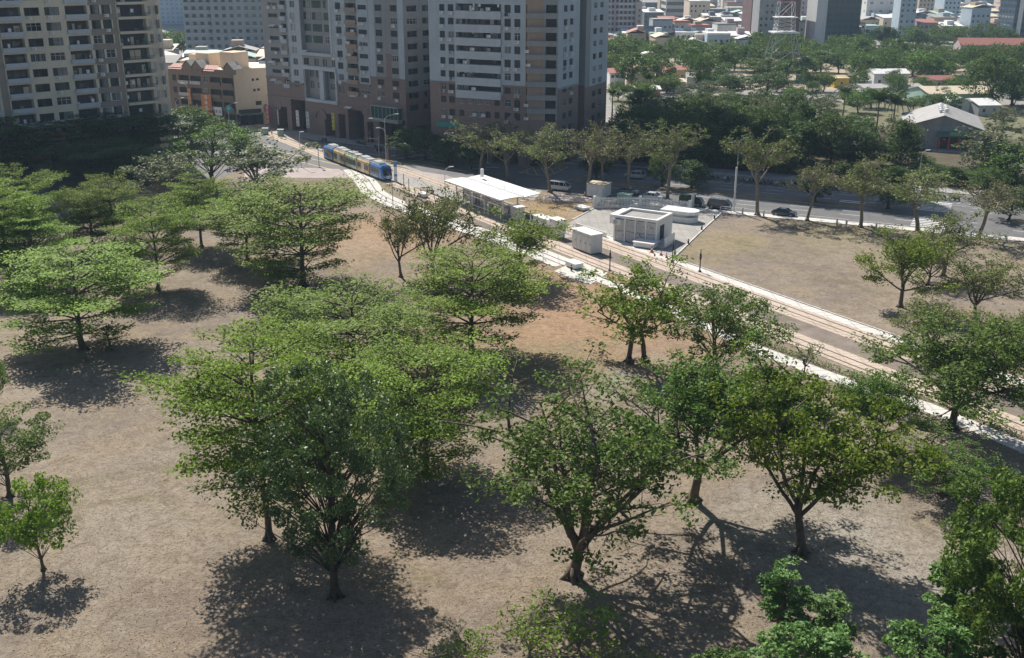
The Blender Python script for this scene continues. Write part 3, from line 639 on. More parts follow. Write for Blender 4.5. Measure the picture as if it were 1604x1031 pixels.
NEARTREES = [
 ('A1','layered_tree',130,547,392,108,'bright layered tree leaning over its own shadow at the left lawn edge',gl),
 ('As','sapling',172,549,512,26,'thin young tree right beside the trunk of the bright left layered tree','saplings'),
 ('A2','layered_tree',248,455,320,62,'mid green layered tree with a round shadow on bare ground to its right',gl),
 ('A3','layered_tree',316,387,268,44,'small layered tree with a clear slim trunk behind the left grove',gl),
 ('A3','layered_tree',388,410,290,54,'layered tree touching the left side of the large double crowned tree',gl),
 ('A2','layered_tree',475,448,292,100,'large double crowned layered tree beside the orange dry grass',gl),
 ('A1','layered_tree',58,455,338,62,'layered tree near the left edge behind the bright leaning one',gl),
 ('A3','layered_tree',15,442,285,60,'layered tree cut by the left edge of the photo with a dark trunk',gl),
 ('A4','layered_tree',40,392,262,66,'yellow green layered tree at the far left below the beige tower',gl),
 ('A1','layered_tree',147,394,312,50,'layered tree between the two leftmost groups of the grove',gl),
 ('A4','layered_tree',182,388,276,62,'spreading layered tree below the grey sparse one in the grove',gl),
 ('D4','grey_leaved_tree',250,332,240,60,'sparse grey leaved tree with pale bark at the back of the grove',None),
 ('C3','dome_tree',332,295,198,68,'bright dome shaped tree in front of the brown terrace',None),
 ('D4','grey_leaved_tree',402,312,224,68,'broad grey green tree at the edge of the pink paving',None),
 ('A4','layered_tree',556,600,446,140,'widest yellow green layered tree with many fine stems in the middle of the lawn',gl),
 ('sap','sapling',430,563,490,20,'cool green sapling at the left of the widest layered tree','saplings'),
 ('A5','layered_tree',422,845,534,135,'tall layered tree with a bare straight trunk and long left boughs',gl),
 ('A2','layered_tree',668,745,556,112,'layered tree tucked behind the right of the dark glossy tree',gl),
 ('A1','layered_tree',740,557,392,98,'layered tree with a dark right half beside the orange clearing',gl),
 ('B1','dark_glossy_tree',525,936,582,122,'dark glossy leaved tree in the foreground left of centre',None),
 ('C1','open_tree',898,905,592,140,'open vase shaped tree whose trunk throws a long shadow towards the lower right',gv),
 ('C2','broad_tree',1085,785,520,118,'broad leafy tree rising behind the right of the vase shaped tree',gv),
 ('C3','round_tree',1122,600,448,84,'round dark green crown against the white footpath',None),
 ('C4','twin_trunk_tree',985,568,412,86,'twin trunked tree with a thin flat crown below the white cabinet',gv),
 ('C5','yellow_green_tree',1255,868,596,128,'yellow green tree with a pale spreading crown and a bare trunk in the right foreground',gv),
 ('C6','footpath_tree',1490,672,500,118,'dark spreading tree overhanging the footpath at the right',gv),
 ('C6','footpath_tree',1372,715,580,62,'tree with slanting dark limbs standing left of the footpath tree',gv),
 ('C1','low_tree',1475,775,692,64,'low tree with ragged drooping boughs behind the dense right edge tree',gv),
 ('R1','dark_tree',1592,1085,750,132,'dense green tree cut by the right edge at the bottom of the photo',None),
 ('C3','round_tree',16,778,650,78,'round tree cut by the left edge above the small bright one',None),
 ('C9','small_tree',68,893,752,58,'small bright tree with its own shadow at the lower left',None),
 ('C3','round_tree',-12,650,560,34,'tip of a tree peeking in at the left edge above a shadow',None),
 ('C8','lawn_tree',1410,481,362,62,'small round tree with clear slim limbs on the right lawn',gv),
 ('D3','lawn_tree',1477,432,322,48,'tall olive tree behind the small round one on the right lawn',None),
 ('C7','lawn_tree',1453,446,392,36,'slender tree between the round and the olive tree on the right lawn',None),
 ('C7','sparse_tree',1527,500,404,52,'sparse tree with bare twin stems at the right of the lawn',None),
 ('C7','sparse_tree',1455,560,474,48,'low sparse tree behind the crown of the dark footpath tree',None),
 ('C7','sparse_tree',1570,600,490,52,'sparse tree at the right edge by the track kerb',None),
 ('C7','station_tree',628,434,328,36,'small dense tree left of the curved white siding',None),
 ('C7','station_tree',680,440,298,54,'taller airy tree over the curved white siding',None),
 ('C8','station_tree',814,440,334,68,'airy pale tree in front of the tram stop shelters',None),
 ('sap','sapling',1258,590,532,26,'small sapling with a bare curved stem beside the footpath','saplings'),
]
for a in NEARTREES: ptree(*a)
# tree tops and scrub at the lower edge of the frame
for k, (kind, X, Y, h, rad, lab) in enumerate([
 ('S2', 19.0, 62.0, 6.2, 1.8, 'narrow cool green tree top leaning at the bottom edge left of the forked one'),
 ('S2', 21.6, 59.6, 5.2, 1.7, 'ragged cool green tree top just right of the narrow leaning one'),
 ('S1', 18.4, 53.5, 6.6, 3.5, 'broad light green tree top at the bottom edge below the narrow one'),
 ('S2', 30.3, 59.5, 9.0, 2.3, 'tallest cool green tree top at the bottom edge with stacked clumps'),
 ('S1', 27.0, 54.0, 6.6, 3.2, 'low cool green tree top at the bottom edge under the tallest one'),
 ('S1', 34.5, 54.5, 6.6, 2.7, 'cool green tree top in the bottom right corner'),
 ('S1', 12.8, 52.6, 5.6, 2.4, 'small pale tree top at the bottom edge left of the broad one')]):
    tree(kind, 'young_tree', (X, Y), h, rad, lab, 'young trees at the foot of the slope')
for k, (X, Y, h, rad, lab) in enumerate([(1.2, 59.5, 4.0, 2.6, 'thin twiggy bush with few leaves at the bottom edge, left one'), (4.6, 60.0, 4.2, 2.6, 'thin twiggy bush right in front of the vase shaped tree'),
 (-2.8, 57.5, 3.4, 2.2, 'smallest twiggy bush at the bottom edge in the dark shadow'), (6.6, 56.5, 3.2, 2.2, 'leafier low bush at the bottom edge right of the twiggy ones')]):
    tree('S3', 'scrub_bush', (X, Y), h, rad, lab, 'twiggy bushes at the bottom edge', cat='bush')
# street trees along the near pavement
gs = 'tall trees along the near pavement'
STREET = [('D1',752,274,190,40,'olive street tree at the left end of the row, behind the tram shelter'), ('D1',795,284,203,34,'slimmer olive street tree second from the left end of the row'),
 ('D3',861,301,190,42,'street tree with a bent trunk beside the white van'), ('D2',918,307,188,38,'brownish street tree beside the blue car'),
 ('D2',946,301,196,30,'thin brownish street tree behind the white fence'), ('D2',982,304,186,40,'tall brownish street tree in front of the white hatchback'),
 ('D1',1045,313,190,38,'tall olive street tree right of the white parked car'), ('D1',1186,338,203,42,'olive street tree standing alone at the corner of the right lawn'),
 ('D2',1264,346,250,36,'short brownish street tree right of the parked black saloon'), ('D3',1348,356,236,46,'broad street tree left of the zebra crossing'),
 ('D3',1437,363,256,54,'broad street tree on the right of the zebra crossing'), ('D2',1532,374,274,48,'brownish street tree nearest the right edge of the photo')]
for kd, bx, by, ty, hw, lab in STREET: ptree(kd, 'street_tree', bx, by, ty, hw, lab, gs)
gm = 'small trees on the road median'
for k, (bx, by, ty, hw, lab) in enumerate([(637,249,202,30,'small dark median tree nearest the tram'), (667,250,205,24,'small dark median tree beside the leftmost one'), (701,258,218,26,'small dark median tree left of the yellow grid'),
 (738,266,225,22,'small dark median tree behind the leftmost olive street tree'), (934,283,222,24,'dark median tree behind the brownish street trees'), (1037,293,240,22,'small median tree beside the driving white car'), (1083,295,252,28,'lone round median tree in front of the scooter row'),
 (1277,317,265,26,'median tree behind the short brownish street tree'), (1391,327,268,30,'median tree left of the zebra crossing'), (1580,345,292,34,'lone median tree at the right end of the road')]):
    ptree('E1' if k % 2 else 'E2', 'median_tree', bx, by, ty, hw, lab, gm)
# shaded trees on the pavement in front of the left tower
gd = 'shaded trees in front of the beige tower'
for k, (bx, by, ty, hw, lab) in enumerate([(18,282,188,42,'shaded layered tree at the left edge against the beige tower'), (110,262,186,62,'shaded layered tree over the shop sign of the beige tower'), (190,250,172,56,'shaded layered tree under the brown column of the beige tower'),
 (245,232,178,42,'shaded layered tree at the right corner of the beige tower'), (172,285,222,54,'lower shaded layered tree beside the parked scooters')]):
    ptree('Ad', 'shaded_tree', bx, by, ty, hw, lab, gd)
for k, (bx, by, ty, hw, lab) in enumerate([(300,225,168,34,'small round tree below the brown terraced houses'), (338,228,184,30,'dark low tree right of the small round one by the terrace')]):
    ptree('E3', 'round_tree', bx, by, ty, hw, lab)
# the dark wood behind the scooters, each tree placed
rw = random.Random(77); gw = 'trees of the dark wood behind the scooters'
row = 0
def in_temple(x, y): return (86 < x < 142 and 246 < y < 332) or (98 < x < 124 and 236 < y < 250)
for (Y0, x0, x1, dx) in ((242,27,62,6.2), (252,28,100,6.6), (262,32,104,6.8), (273,38,96,6.8), (285,34,94,7.0), (297,36,94,7.2), (310,44,96,7.0), (324,60,100,8.0)):
    X = x0; k = 0
    while X < x1:
        Y = Y0 - max(0, X-40)*0.34 + rw.uniform(-2.5, 2.5) if Y0 < 275 else Y0 + rw.uniform(-3, 3); xx = X+rw.uniform(-1.6, 1.6)
        if not in_temple(xx, Y) and not (1426 < PXX(xx, Y, 4) < 1538 and Y < 266):
            kd = rw.choice(['E1','E1','E2','E1','E3','E4'] if row > 1 else ['E1','E2'])
            tree(kd, 'wood_tree', (xx, Y), rw.uniform(9.5, 13.0) if row < 5 else rw.uniform(6.5, 8.5), rw.uniform(4.2, 5.8), 'dark tree in the wood behind the scooters, %s from left in %s row' % (nth(k), nth(row)), gw); k += 1
        X += dx
    row += 1
for k, (bx, by, ty, hw, lab) in enumerate([(1330,262,200,46,'grey green tree left of the temple shed'), (1380,262,222,30,'leafy tree below the grey temple roof'), (1556,288,196,56,'large grey green tree at the right edge before the temple'), (1590,300,225,50,'tree at the right edge above the road end'), (1545,306,262,34,'low tree between road and temple')]):
    ptree('E4' if k in (0, 2) else 'E3', 'temple_tree', bx, by, ty, hw, lab, 'trees around the temple')
# trees right of the village and in the park beyond
for k, (bx, by, ty, hw, lab) in enumerate([(1550,170,84,42,'big dark tree beside the red roofed school'), (1585,165,92,36,'dark tree at the right edge beside the big one'), (1200,150,112,34,'dark bushy tree at the back of the wood'), (1150,150,118,26,'lower dark tree at the back of the wood'), (1000,160,128,24,'bright bush beside the coconut palm'), (968,158,128,16,'pale bushy tree at the foot of the grey tower')]):
    ptree('E1' if k < 4 else 'E3', 'dark_tree' if k < 4 else 'bushy_tree', bx, by, ty, hw, lab)
for k, X in enumerate(range(28, 104, 5)):
    tree('E2', 'understory_bush', (X+rw.uniform(-1,1), 249-(X-28)*0.475+rw.uniform(-1,1.5)), rw.uniform(2.6,4.6), rw.uniform(2.2,3.2), 'low dark bush at the front of the wood, %s from left' % nth(k), 'bushes at the front of the wood', cat='bush')
for k, (bx, by) in enumerate([(1436,262),(1452,272),(1470,280),(1492,284),(1512,288),(1530,282)]):
    ptree('E3', 'garden_bush', bx, by, by-22, 20, 'leafy bush on the ground before the temple door, %s from left' % nth(k), 'bushes before the temple', cat='bush')
row = 0; gp = 'trees of the park beyond the village'
for (Y0, x0, x1, dx) in ((405,44,84,12), (418,140,225,11), (440,40,250,11.5), (462,40,262,11.5), (488,42,285,12), (515,42,300,12.5), (545,110,330,13), (580,190,350,14), (620,215,380,15)):
    X = x0; k = 0
    while X < x1:
        xx = X+rw.uniform(-3, 3); Y = Y0+rw.uniform(-6, 6)
        if not (Y < 450 and 86 < xx < 138 and rw.random() < 0.6):
            tree(rw.choice(['F1','F2','F3','F1']), 'park_tree', (xx, Y), rw.uniform(9, 13.5) if not (xx > 185 and 470 < Y < 560) else rw.uniform(5.0, 6.5), rw.uniform(5.0, 7.5), 'park tree beyond the village roofs, %s from left in %s row' % (nth(k), nth(row)), gp); k += 1
        X += dx
    row += 1
for k, (X, Y) in enumerate([(-168,520),(-160,528),(-152,522),(-171,540),(-158,545)]):
    tree('F1', 'far_tree', (X, Y), 13, 6.5, 'hazy tree in the gap beside the beige tower, %s of the clump' % nth(k), 'hazy trees in the gap')
rv = random.Random(8); k = 0
for q_, (bx, by, ty, hw) in enumerate([(1200,126,92,24), (1232,128,94,26), (1262,124,90,24), (1180,120,92,22)]): ptree('F2', 'park_tree', bx, by, ty, hw, 'park tree standing close round the legs of the lattice mast, %s from left' % nth([1,2,3,0][q_]), 'park trees round the mast')
for (X, Y) in [(92,342),(104,338),(118,345),(132,340),(110,330),(128,330),(140,332),(98,372),(114,392),(130,392),(150,388),(165,395),(178,390),(60,394),(76,396),(48,352),(60,358),(72,352),(96,356),(104,366),(112,352),(120,372),(128,360),(136,378),(146,352),(152,366),(160,380),(168,350),(176,372),(186,360),(70,376),(82,380),(58,386),(96,388),(108,392),(142,392),(190,385),(205,372),(150,335),(162,322),(172,338),(184,318),(196,332),(210,310),(205,350),(160,300),(172,286),(150,282),(186,296),(140,300),(152,262),(166,256),(180,262)]:
    tree(rv.choice(['E3','E4','E1','F3']), 'village_tree', (X+rv.uniform(-3,3), Y+rv.uniform(-3,3)), rv.uniform(4.5,8.0), rv.uniform(3.0,5.2), 'tree among the village houses and sheds, the %s in a sweep from the tall towers' % nth(k), 'trees among the village houses'); k += 1
# palms
pf = MB()
def palm_meshes(seed):
    r = random.Random(seed); t = MB(); t.path([(0,0,0),(0.1,0,2.5),(0.05,0.1,5),(0,0,7.5)], [0.28,0.2,0.17,0.15], 8)
    tm = t.mesh('palm_trunk', M['bark_pale'], True, False); f = MB(); prev = None; L = 3.4; n = 9
    pts = [Vector((L*k/n, 0, 0.9*math.sin(k/n*2.4)-1.5*(k/n)**2)) for k in range(n+1)]
    for k in range(n):
        f.tube(pts[k], pts[k+1], 0.04, 0.03, 3, cap=False)
        for j in range(3):
            p = pts[k].lerp(pts[k+1], j/3); w = 0.95*math.sin(min(1, (k+j/3+0.6)/n*1.3+0.12)*3.0)+0.18
            for sd in (-1, 1):
                e = p+Vector((0.35, sd*w, -0.35*w)); f.quad(tuple(p+Vector((-.07,0,0))), tuple(p+Vector((.07,0,0.01))), tuple(e+Vector((.05,0,0))), tuple(e+Vector((-.02,0,0))))
    return tm, f.mesh('palm_frond', M['lf_palm'], False, False)
PT, PFm = palm_meshes(3)
def palm(bx, by, ty, rad, label):
    X, Y = G(bx, by); h = HZ(Y, ty); t = thing('palm_tree', label, 'palm tree', (X, Y, 0)); s = h/8.4
    a = link('trunk', PT, t); a.scale = (s, s, s); r = random.Random(bx)
    for k in range(17):
        fr = link('frond', PFm, t, (0, 0, 7.45*s), 2.4*k+r.uniform(-.2,.2)); fr.scale = (rad/3.4,)*3; fr.rotation_euler = (0, -r.uniform(-0.75, 0.75)-0.1, 2.4*k)
    return t
palm(1012,158,116,3.4,'coconut palm beside the low village roofs'); palm(1320,182,137,3.6,'palm in front of the yellow shack'); palm(1372,205,150,5.2,'big palm at the corner of the temple roof'); palm(1397,208,152,4.6,'palm leaning over the grey temple roof')
palm(958,188,140,2.6,'small palm at the foot of the grey tower'); palm(985,180,150,2.6,'low palm in the wood edge')
# hedge and tufts along the footpath
hp = []; rh = np.random.RandomState(3)
for k in range(2600):
    u = rh.rand(); p, t = along(WALK, 28+u*48); n_ = (-t[1], t[0]); d = 1.5+0.7*rh.rand(); hp.append((p[0]+n_[0]*d, p[1]+n_[1]*d, 0.05+0.6*rh.rand()))
tag(link('low_hedge', leaf_cloud('low_hedge', np.array(hp), 0.22, None, 9, M['lf_mid'], 0.5, 0.4)), 'low clipped hedge between the footpath and the tracks', 'hedge')
# ================================================================ BUILDINGS
M['tile_beige'] = tile_mat('beige_tile_facade', (0.63,0.555,0.43), (0.68,0.60,0.47), (0.50,0.44,0.34), 1.5, 0.25)
M['tile_taupe'] = tile_mat('taupe_tile_facade', (0.27,0.22,0.185), (0.31,0.255,0.215), (0.17,0.14,0.12), 1.5, 0.25)
M['tile_blue'] = tile_mat('pale_blue_grey_tile_facade', (0.40,0.46,0.51), (0.45,0.50,0.55), (0.28,0.31,0.34), 1.5, 0.4)
M['tile_grey'] = tile_mat('grey_tile_facade', (0.25,0.26,0.275), (0.29,0.30,0.31), (0.18,0.18,0.18), 1.5, 0.4)
M['brick_brown'] = tile_mat('brown_brick_base', (0.20,0.145,0.132), (0.25,0.18,0.165), (0.15,0.115,0.10), 1.3, 0.35)
M['brick_orange'] = tile_mat('orange_brown_tile', (0.31,0.225,0.175), (0.35,0.26,0.20), (0.24,0.18,0.14), 1.3, 0.3)
M['parapet_blue'] = tile_mat('pale_balcony_front', (0.44,0.48,0.53), (0.49,0.53,0.57), (0.40,0.44,0.48), 1.2, 0.25)
M['beige_wall'] = plain('beige_plaster', (0.68,0.545,0.41), 0.85, 0.06, 0.6, dirt=(0.60,0.45,0.31))
M['beige_lt'] = plain('cream_plaster', (0.62,0.54,0.43), 0.85, 0.1, 0.8, dirt=(0.45,0.40,0.33))
M['brown_tile'] = tile_mat('dark_brown_terrace_tile', (0.17,0.125,0.095), (0.21,0.155,0.12), (0.12,0.095,0.08), 1.5, 0.4)
M['red_roof'] = plain('red_roof_sheet', (0.34,0.13,0.10), 0.7, 0.2, 1.2)
M['tan_roof'] = plain('tan_roof_sheet', (0.56,0.48,0.35), 0.7, 0.1, 0.8)
M['grey_roof'] = plain('grey_corrugated_roof', (0.34,0.33,0.32), 0.7, 0.2, 0.7, dirt=(0.22,0.21,0.20))
M['green_roof'] = plain('green_sheet', (0.06,0.20,0.15), 0.6, 0.2)
M['pale_green'] = plain('pale_green_sheet', (0.34,0.50,0.43), 0.7, 0.12)
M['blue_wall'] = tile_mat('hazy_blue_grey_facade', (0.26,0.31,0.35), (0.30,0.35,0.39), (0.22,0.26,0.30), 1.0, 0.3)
M['pink_wall'] = plain('pink_grey_facade', (0.44,0.36,0.36), 0.8, 0.15, 0.5)
M['maroon_wall'] = plain('maroon_facade', (0.155,0.085,0.085), 0.7, 0.15, 0.5)
M['yellow_wall'] = plain('yellow_plaster', (0.58,0.47,0.25), 0.8, 0.12)
M['red_paint'] = plain('red_sign_paint', (0.50,0.07,0.06), 0.5, 0.15)
M['yellow_paint'] = plain('yellow_sign_paint', (0.70,0.58,0.06), 0.5, 0.1)
M['orange_paint'] = plain('orange_sign_paint', (0.52,0.19,0.07), 0.5, 0.2)
M['teal_paint'] = plain('teal_sign_paint', (0.04,0.28,0.27), 0.5, 0.15)
M['green_paint'] = plain('green_sign_paint', (0.04,0.22,0.14), 0.5, 0.15)
M['blue_paint'] = plain('blue_sign_paint', (0.10,0.25,0.50), 0.5, 0.15)
M['ink'] = plain('dark_sign_ink', (0.04,0.04,0.05), 0.6, 0.1)

class Fac:
    """one vertical face of a building: starts at A, runs right (as seen from the street), y points into the wall"""
    def __init__(s, A, B):
        s.A = A; s.L = math.hypot(B[0]-A[0], B[1]-A[1]); s.t = ((B[0]-A[0])/s.L, (B[1]-A[1])/s.L); s.ang = math.atan2(s.t[1], s.t[0])
    def at(s, u, o=0.0): return (s.A[0]+s.t[0]*u+s.t[1]*o, s.A[1]+s.t[1]*u-s.t[0]*o)
    def hit(s, px, py):                                # (u, z) where the photo ray meets this face
        ux = (px-PW/2)/FPX; v = (py-PH/2)/FPX; dx, dy, dz = ux, CP-v*SP, -(SP+v*CP)
        n = (-s.t[1], s.t[0]); k = (s.A[0]*n[0]+s.A[1]*n[1])/(dx*n[0]+dy*n[1])
        X, Y = dx*k, dy*k; return ((X-s.A[0])*s.t[0]+(Y-s.A[1])*s.t[1], CAMH+dz*k)
    def u(s, px, py): return s.hit(px, py)[0]
def wall_grid(name, root, fac, z0, z1, ops, matf, mats, s0=0.0, s1=None):
    """wall with real openings: ops = (s0,s1,z0,z1,depth,backmat) ; depth>0 gives reveals, backmat None leaves the hole to a part"""
    s1 = fac.L if s1 is None else s1
    ops = [(max(s0,a), min(s1,b), max(z0,c), min(z1,d), e, f) for a,b,c,d,e,f in ops if b > s0+0.05 and a < s1-0.05 and d > z0 and c < z1]
    def cuts(lo, hi, vals, step=None):
        v = sorted(set([round(lo,3), round(hi,3)] + [round(x,3) for x in vals if lo < x < hi])); return v
    S = cuts(s0, s1, [x for o in ops for x in o[:2]]+list(matf.scuts)); Z = cuts(z0, z1, [x for o in ops for x in o[2:4]]+list(matf.zcuts))
    mb = MB()
    grid = {}
    for o in ops: 
        for i in range(len(S)-1):
            sm = (S[i]+S[i+1])/2
            if not (o[0] < sm < o[1]): continue
            for j in range(len(Z)-1):
                if o[2] < (Z[j]+Z[j+1])/2 < o[3]: grid[i,j] = 1
    for i in range(len(S)-1):
        for j in range(len(Z)-1):
            if (i,j) not in grid:
                mb.quad((S[i],0,Z[j]), (S[i+1],0,Z[j]), (S[i+1],0,Z[j+1]), (S[i],0,Z[j+1]), matf((S[i]+S[i+1])/2, (Z[j]+Z[j+1])/2))
    for a,b,c,d,e,f in ops:
        m = matf((a+b)/2, c-0.05)
        mb.quad((a,0,c), (a,e,c), (a,e,d), (a,0,d), m); mb.quad((b,e,c), (b,0,c), (b,0,d), (b,e,d), m)
        mb.quad((a,e,c), (a,0,c), (b,0,c), (b,e,c), m); mb.quad((a,0,d), (a,e,d), (b,e,d), (b,0,d), m)
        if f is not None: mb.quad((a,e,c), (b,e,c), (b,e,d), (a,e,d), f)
    return mb.build(name, mats, root, sub(fac.A, root), fac.ang, fix=False)
def sub(A, root, z=0.0): return (A[0]-root.location.x, A[1]-root.location.y, z)
class Mf:                                              # which material of the wall goes where
    def __init__(s, fn, scuts=(), zcuts=()): s.fn = fn; s.scuts = scuts; s.zcuts = zcuts
    def __call__(s, a, b): return s.fn(a, b)
WCACHE = {}
def win_mesh(w, h, style):
    key = (round(w,1), round(h,1), style)
    if key in WCACHE: return WCACHE[key]
    w, h = key[0], key[1]; fr = MB(); t = 0.07
    fr.box(0,0,0,w,0.08,t); fr.box(0,0,h-t,w,0.08,h); fr.box(0,0,t,t,0.08,h-t); fr.box(w-t,0,t,w,0.08,h-t)
    nm = 2 if w > 2.2 else 1
    for k in range(nm):
        x = w*(k+1)/(nm+1); fr.box(x-0.03,0.01,t,x+0.03,0.07,h-t)
    if style in (1, 3): fr.box(t,0.01,h*0.62,w-t,0.07,h*0.62+0.05)
    if style == 2:                                     # grille
        for k in range(1, 7): fr.box(w*k/7-0.015,-0.12,0,w*k/7+0.015,-0.09,h)
        fr.box(0,-0.12,0,w,-0.08,0.05); fr.box(0,-0.12,h-0.05,w,-0.08,h)
    pn = MB(); c = w*(0.35 if style % 2 else 0.62)
    pn.quad((t,0.05,t),(c,0.05,t),(c,0.05,h-t),(t,0.05,h-t),0); pn.quad((c,0.05,t),(w-t,0.05,t),(w-t,0.05,h-t),(c,0.05,h-t),1 if style in (1,2) else 0)
    r = (fr.mesh('window_frame', M['white'] if style in (2,3) else M['dark_metal'], fix=True), pn.mesh('window_pane', [M['glass3' if style == 0 else 'glass'], M['glass2']], fix=False))
    WCACHE[key] = r; return r
def place_windows(root, items, rng, limit=100):
    """items: (fac, s, z, w, h, depth). The largest in view become window > pane; the rest one piece."""
    items = sorted(items, key=lambda i: -i[3]*i[4]/DEP(*(lambda p: (p[1], min(40, i[2])))(i[0].at(i[1])))**2 if i[2] < 37 else 1)
    rest = MB()
    for k, (fac, s, z, w, h, dp) in enumerate(items):
        p = fac.at(s, -dp)
        if k < limit and z < 37:
            f, q = win_mesh(w, h, rng.choice([0,1,1,2,3,1])); o = link('window', f, root, sub(p, root, z), fac.ang); link('pane', q, o)
        else:
            a = fac.at(s, -dp); b = fac.at(s+w, -dp); a = sub(a, root); b = sub(b, root)
            rest.quad((a[0],a[1],z), (b[0],b[1],z), (b[0],b[1],z+h), (a[0],a[1],z+h), rng.choice([0,0,1]))
            for q0, q1 in ((0, 0.06), (0.47, 0.53), (0.94, 1.0)):
                c = lerp(a, b, q0); d = lerp(a, b, q1); n = fac.t[1]*0.03, -fac.t[0]*0.03
                rest.quad((c[0]+n[0],c[1]+n[1],z), (d[0]+n[0],d[1]+n[1],z), (d[0]+n[0],d[1]+n[1],z+h), (c[0]+n[0],c[1]+n[1],z+h), 2)
    if rest.f: tag(rest.build('window', [M['glass'], M['glass2'], M['grey_metal']], root, fix=False), kind='stuff')
acb = MB(); acb.box(0,-0.62,0,0.95,-0.18,0.65); acb.box(0.06,-0.18,0.05,0.14,0.0,0.12); acb.box(0.8,-0.18,0.05,0.88,0.0,0.12)
acb.lathe([(0.24,0),(0.24,0.03),(0.05,0.035)], 12, (0.34,-0.655,0.33), 1, 'y')
ACM = acb.mesh('air_conditioner', [M['white'], M['grey_metal']])
def aircon(root, fac, s, z, dp=0.0): link('air_conditioner', ACM, root, sub(fac.at(s, -dp), root, z), fac.ang)
def parapet(root, fac, s0, s1, z0, z1, mat, out=0.5, name='balcony', rail=None):
    mb = MB(); mb.box(s0, -out, z0-0.15, s1, 0.0-0.003, z0); mb.box(s0, -out-0.1, z0-0.15, s1, -out, z1); mb.box(s0, -out, z0, s0+0.1, -0.003, z1); mb.box(s1-0.1, -out, z0, s1, -0.003, z1)
    if rail:
        n = int((s1-s0)/0.14)
        for k in range(n+1): x = s0+(s1-s0)*k/n; mb.box(x-0.012,-out-0.06,z1,x+0.012,-out-0.03,z1+rail,1)
        mb.box(s0,-out-0.075,z1+rail,s1,-out-0.015,z1+rail+0.05,1)
    return mb.build(name, [mat, M['dark_metal']], root, sub(fac.A, root), fac.ang)
def balcony_back(mb, a, b, z, h, d, rng):
    """clutter in a balcony recess: door, window, plants, laundry boxes (built into the recess part)"""
    x = a+0.15
    while x < b-0.6:
        w = rng.uniform(0.6, 1.5); w = min(w, b-0.15-x); k = rng.random()
        if k < 0.55: mb.box(x, d-0.06, z+0.05, x+w, d-0.01, z+min(h-0.15, rng.choice([2.1,2.1,1.9])), rng.choice([0,0,1,0]))
        elif k < 0.75: mb.box(x, d-0.5, z, x+w*0.7, d-0.05, z+rng.uniform(0.5,1.3), rng.choice([2,3,4]))
        if rng.random() < 0.25: mb.box(x, 0.25, z+0.9, x+w*0.5, 0.3, z+1.7, rng.choice([2,3,4,2]))
        x += w+rng.uniform(0.15, 0.6)
CLUT = None
def body(root, name, pts, z0, z1, mat, roof, skip=()):
    """plain far walls and roof of a building: pts counter-clockwise; faces listed in skip are left to wall grids"""
    mb = MB(); n = len(pts); P = [sub(p, root) for p in pts]
    for k in range(n):
        if k in skip: continue
        a = P[k]; b = P[(k+1) % n]; mb.quad((a[0],a[1],z0), (b[0],b[1],z0), (b[0],b[1],z1), (a[0],a[1],z1))
    mb.build(name, mat, root, fix=False)
    r = MB(); r.poly([(p[0],p[1],z1) for p in P]); return r.build('roof', roof, root, fix=False)

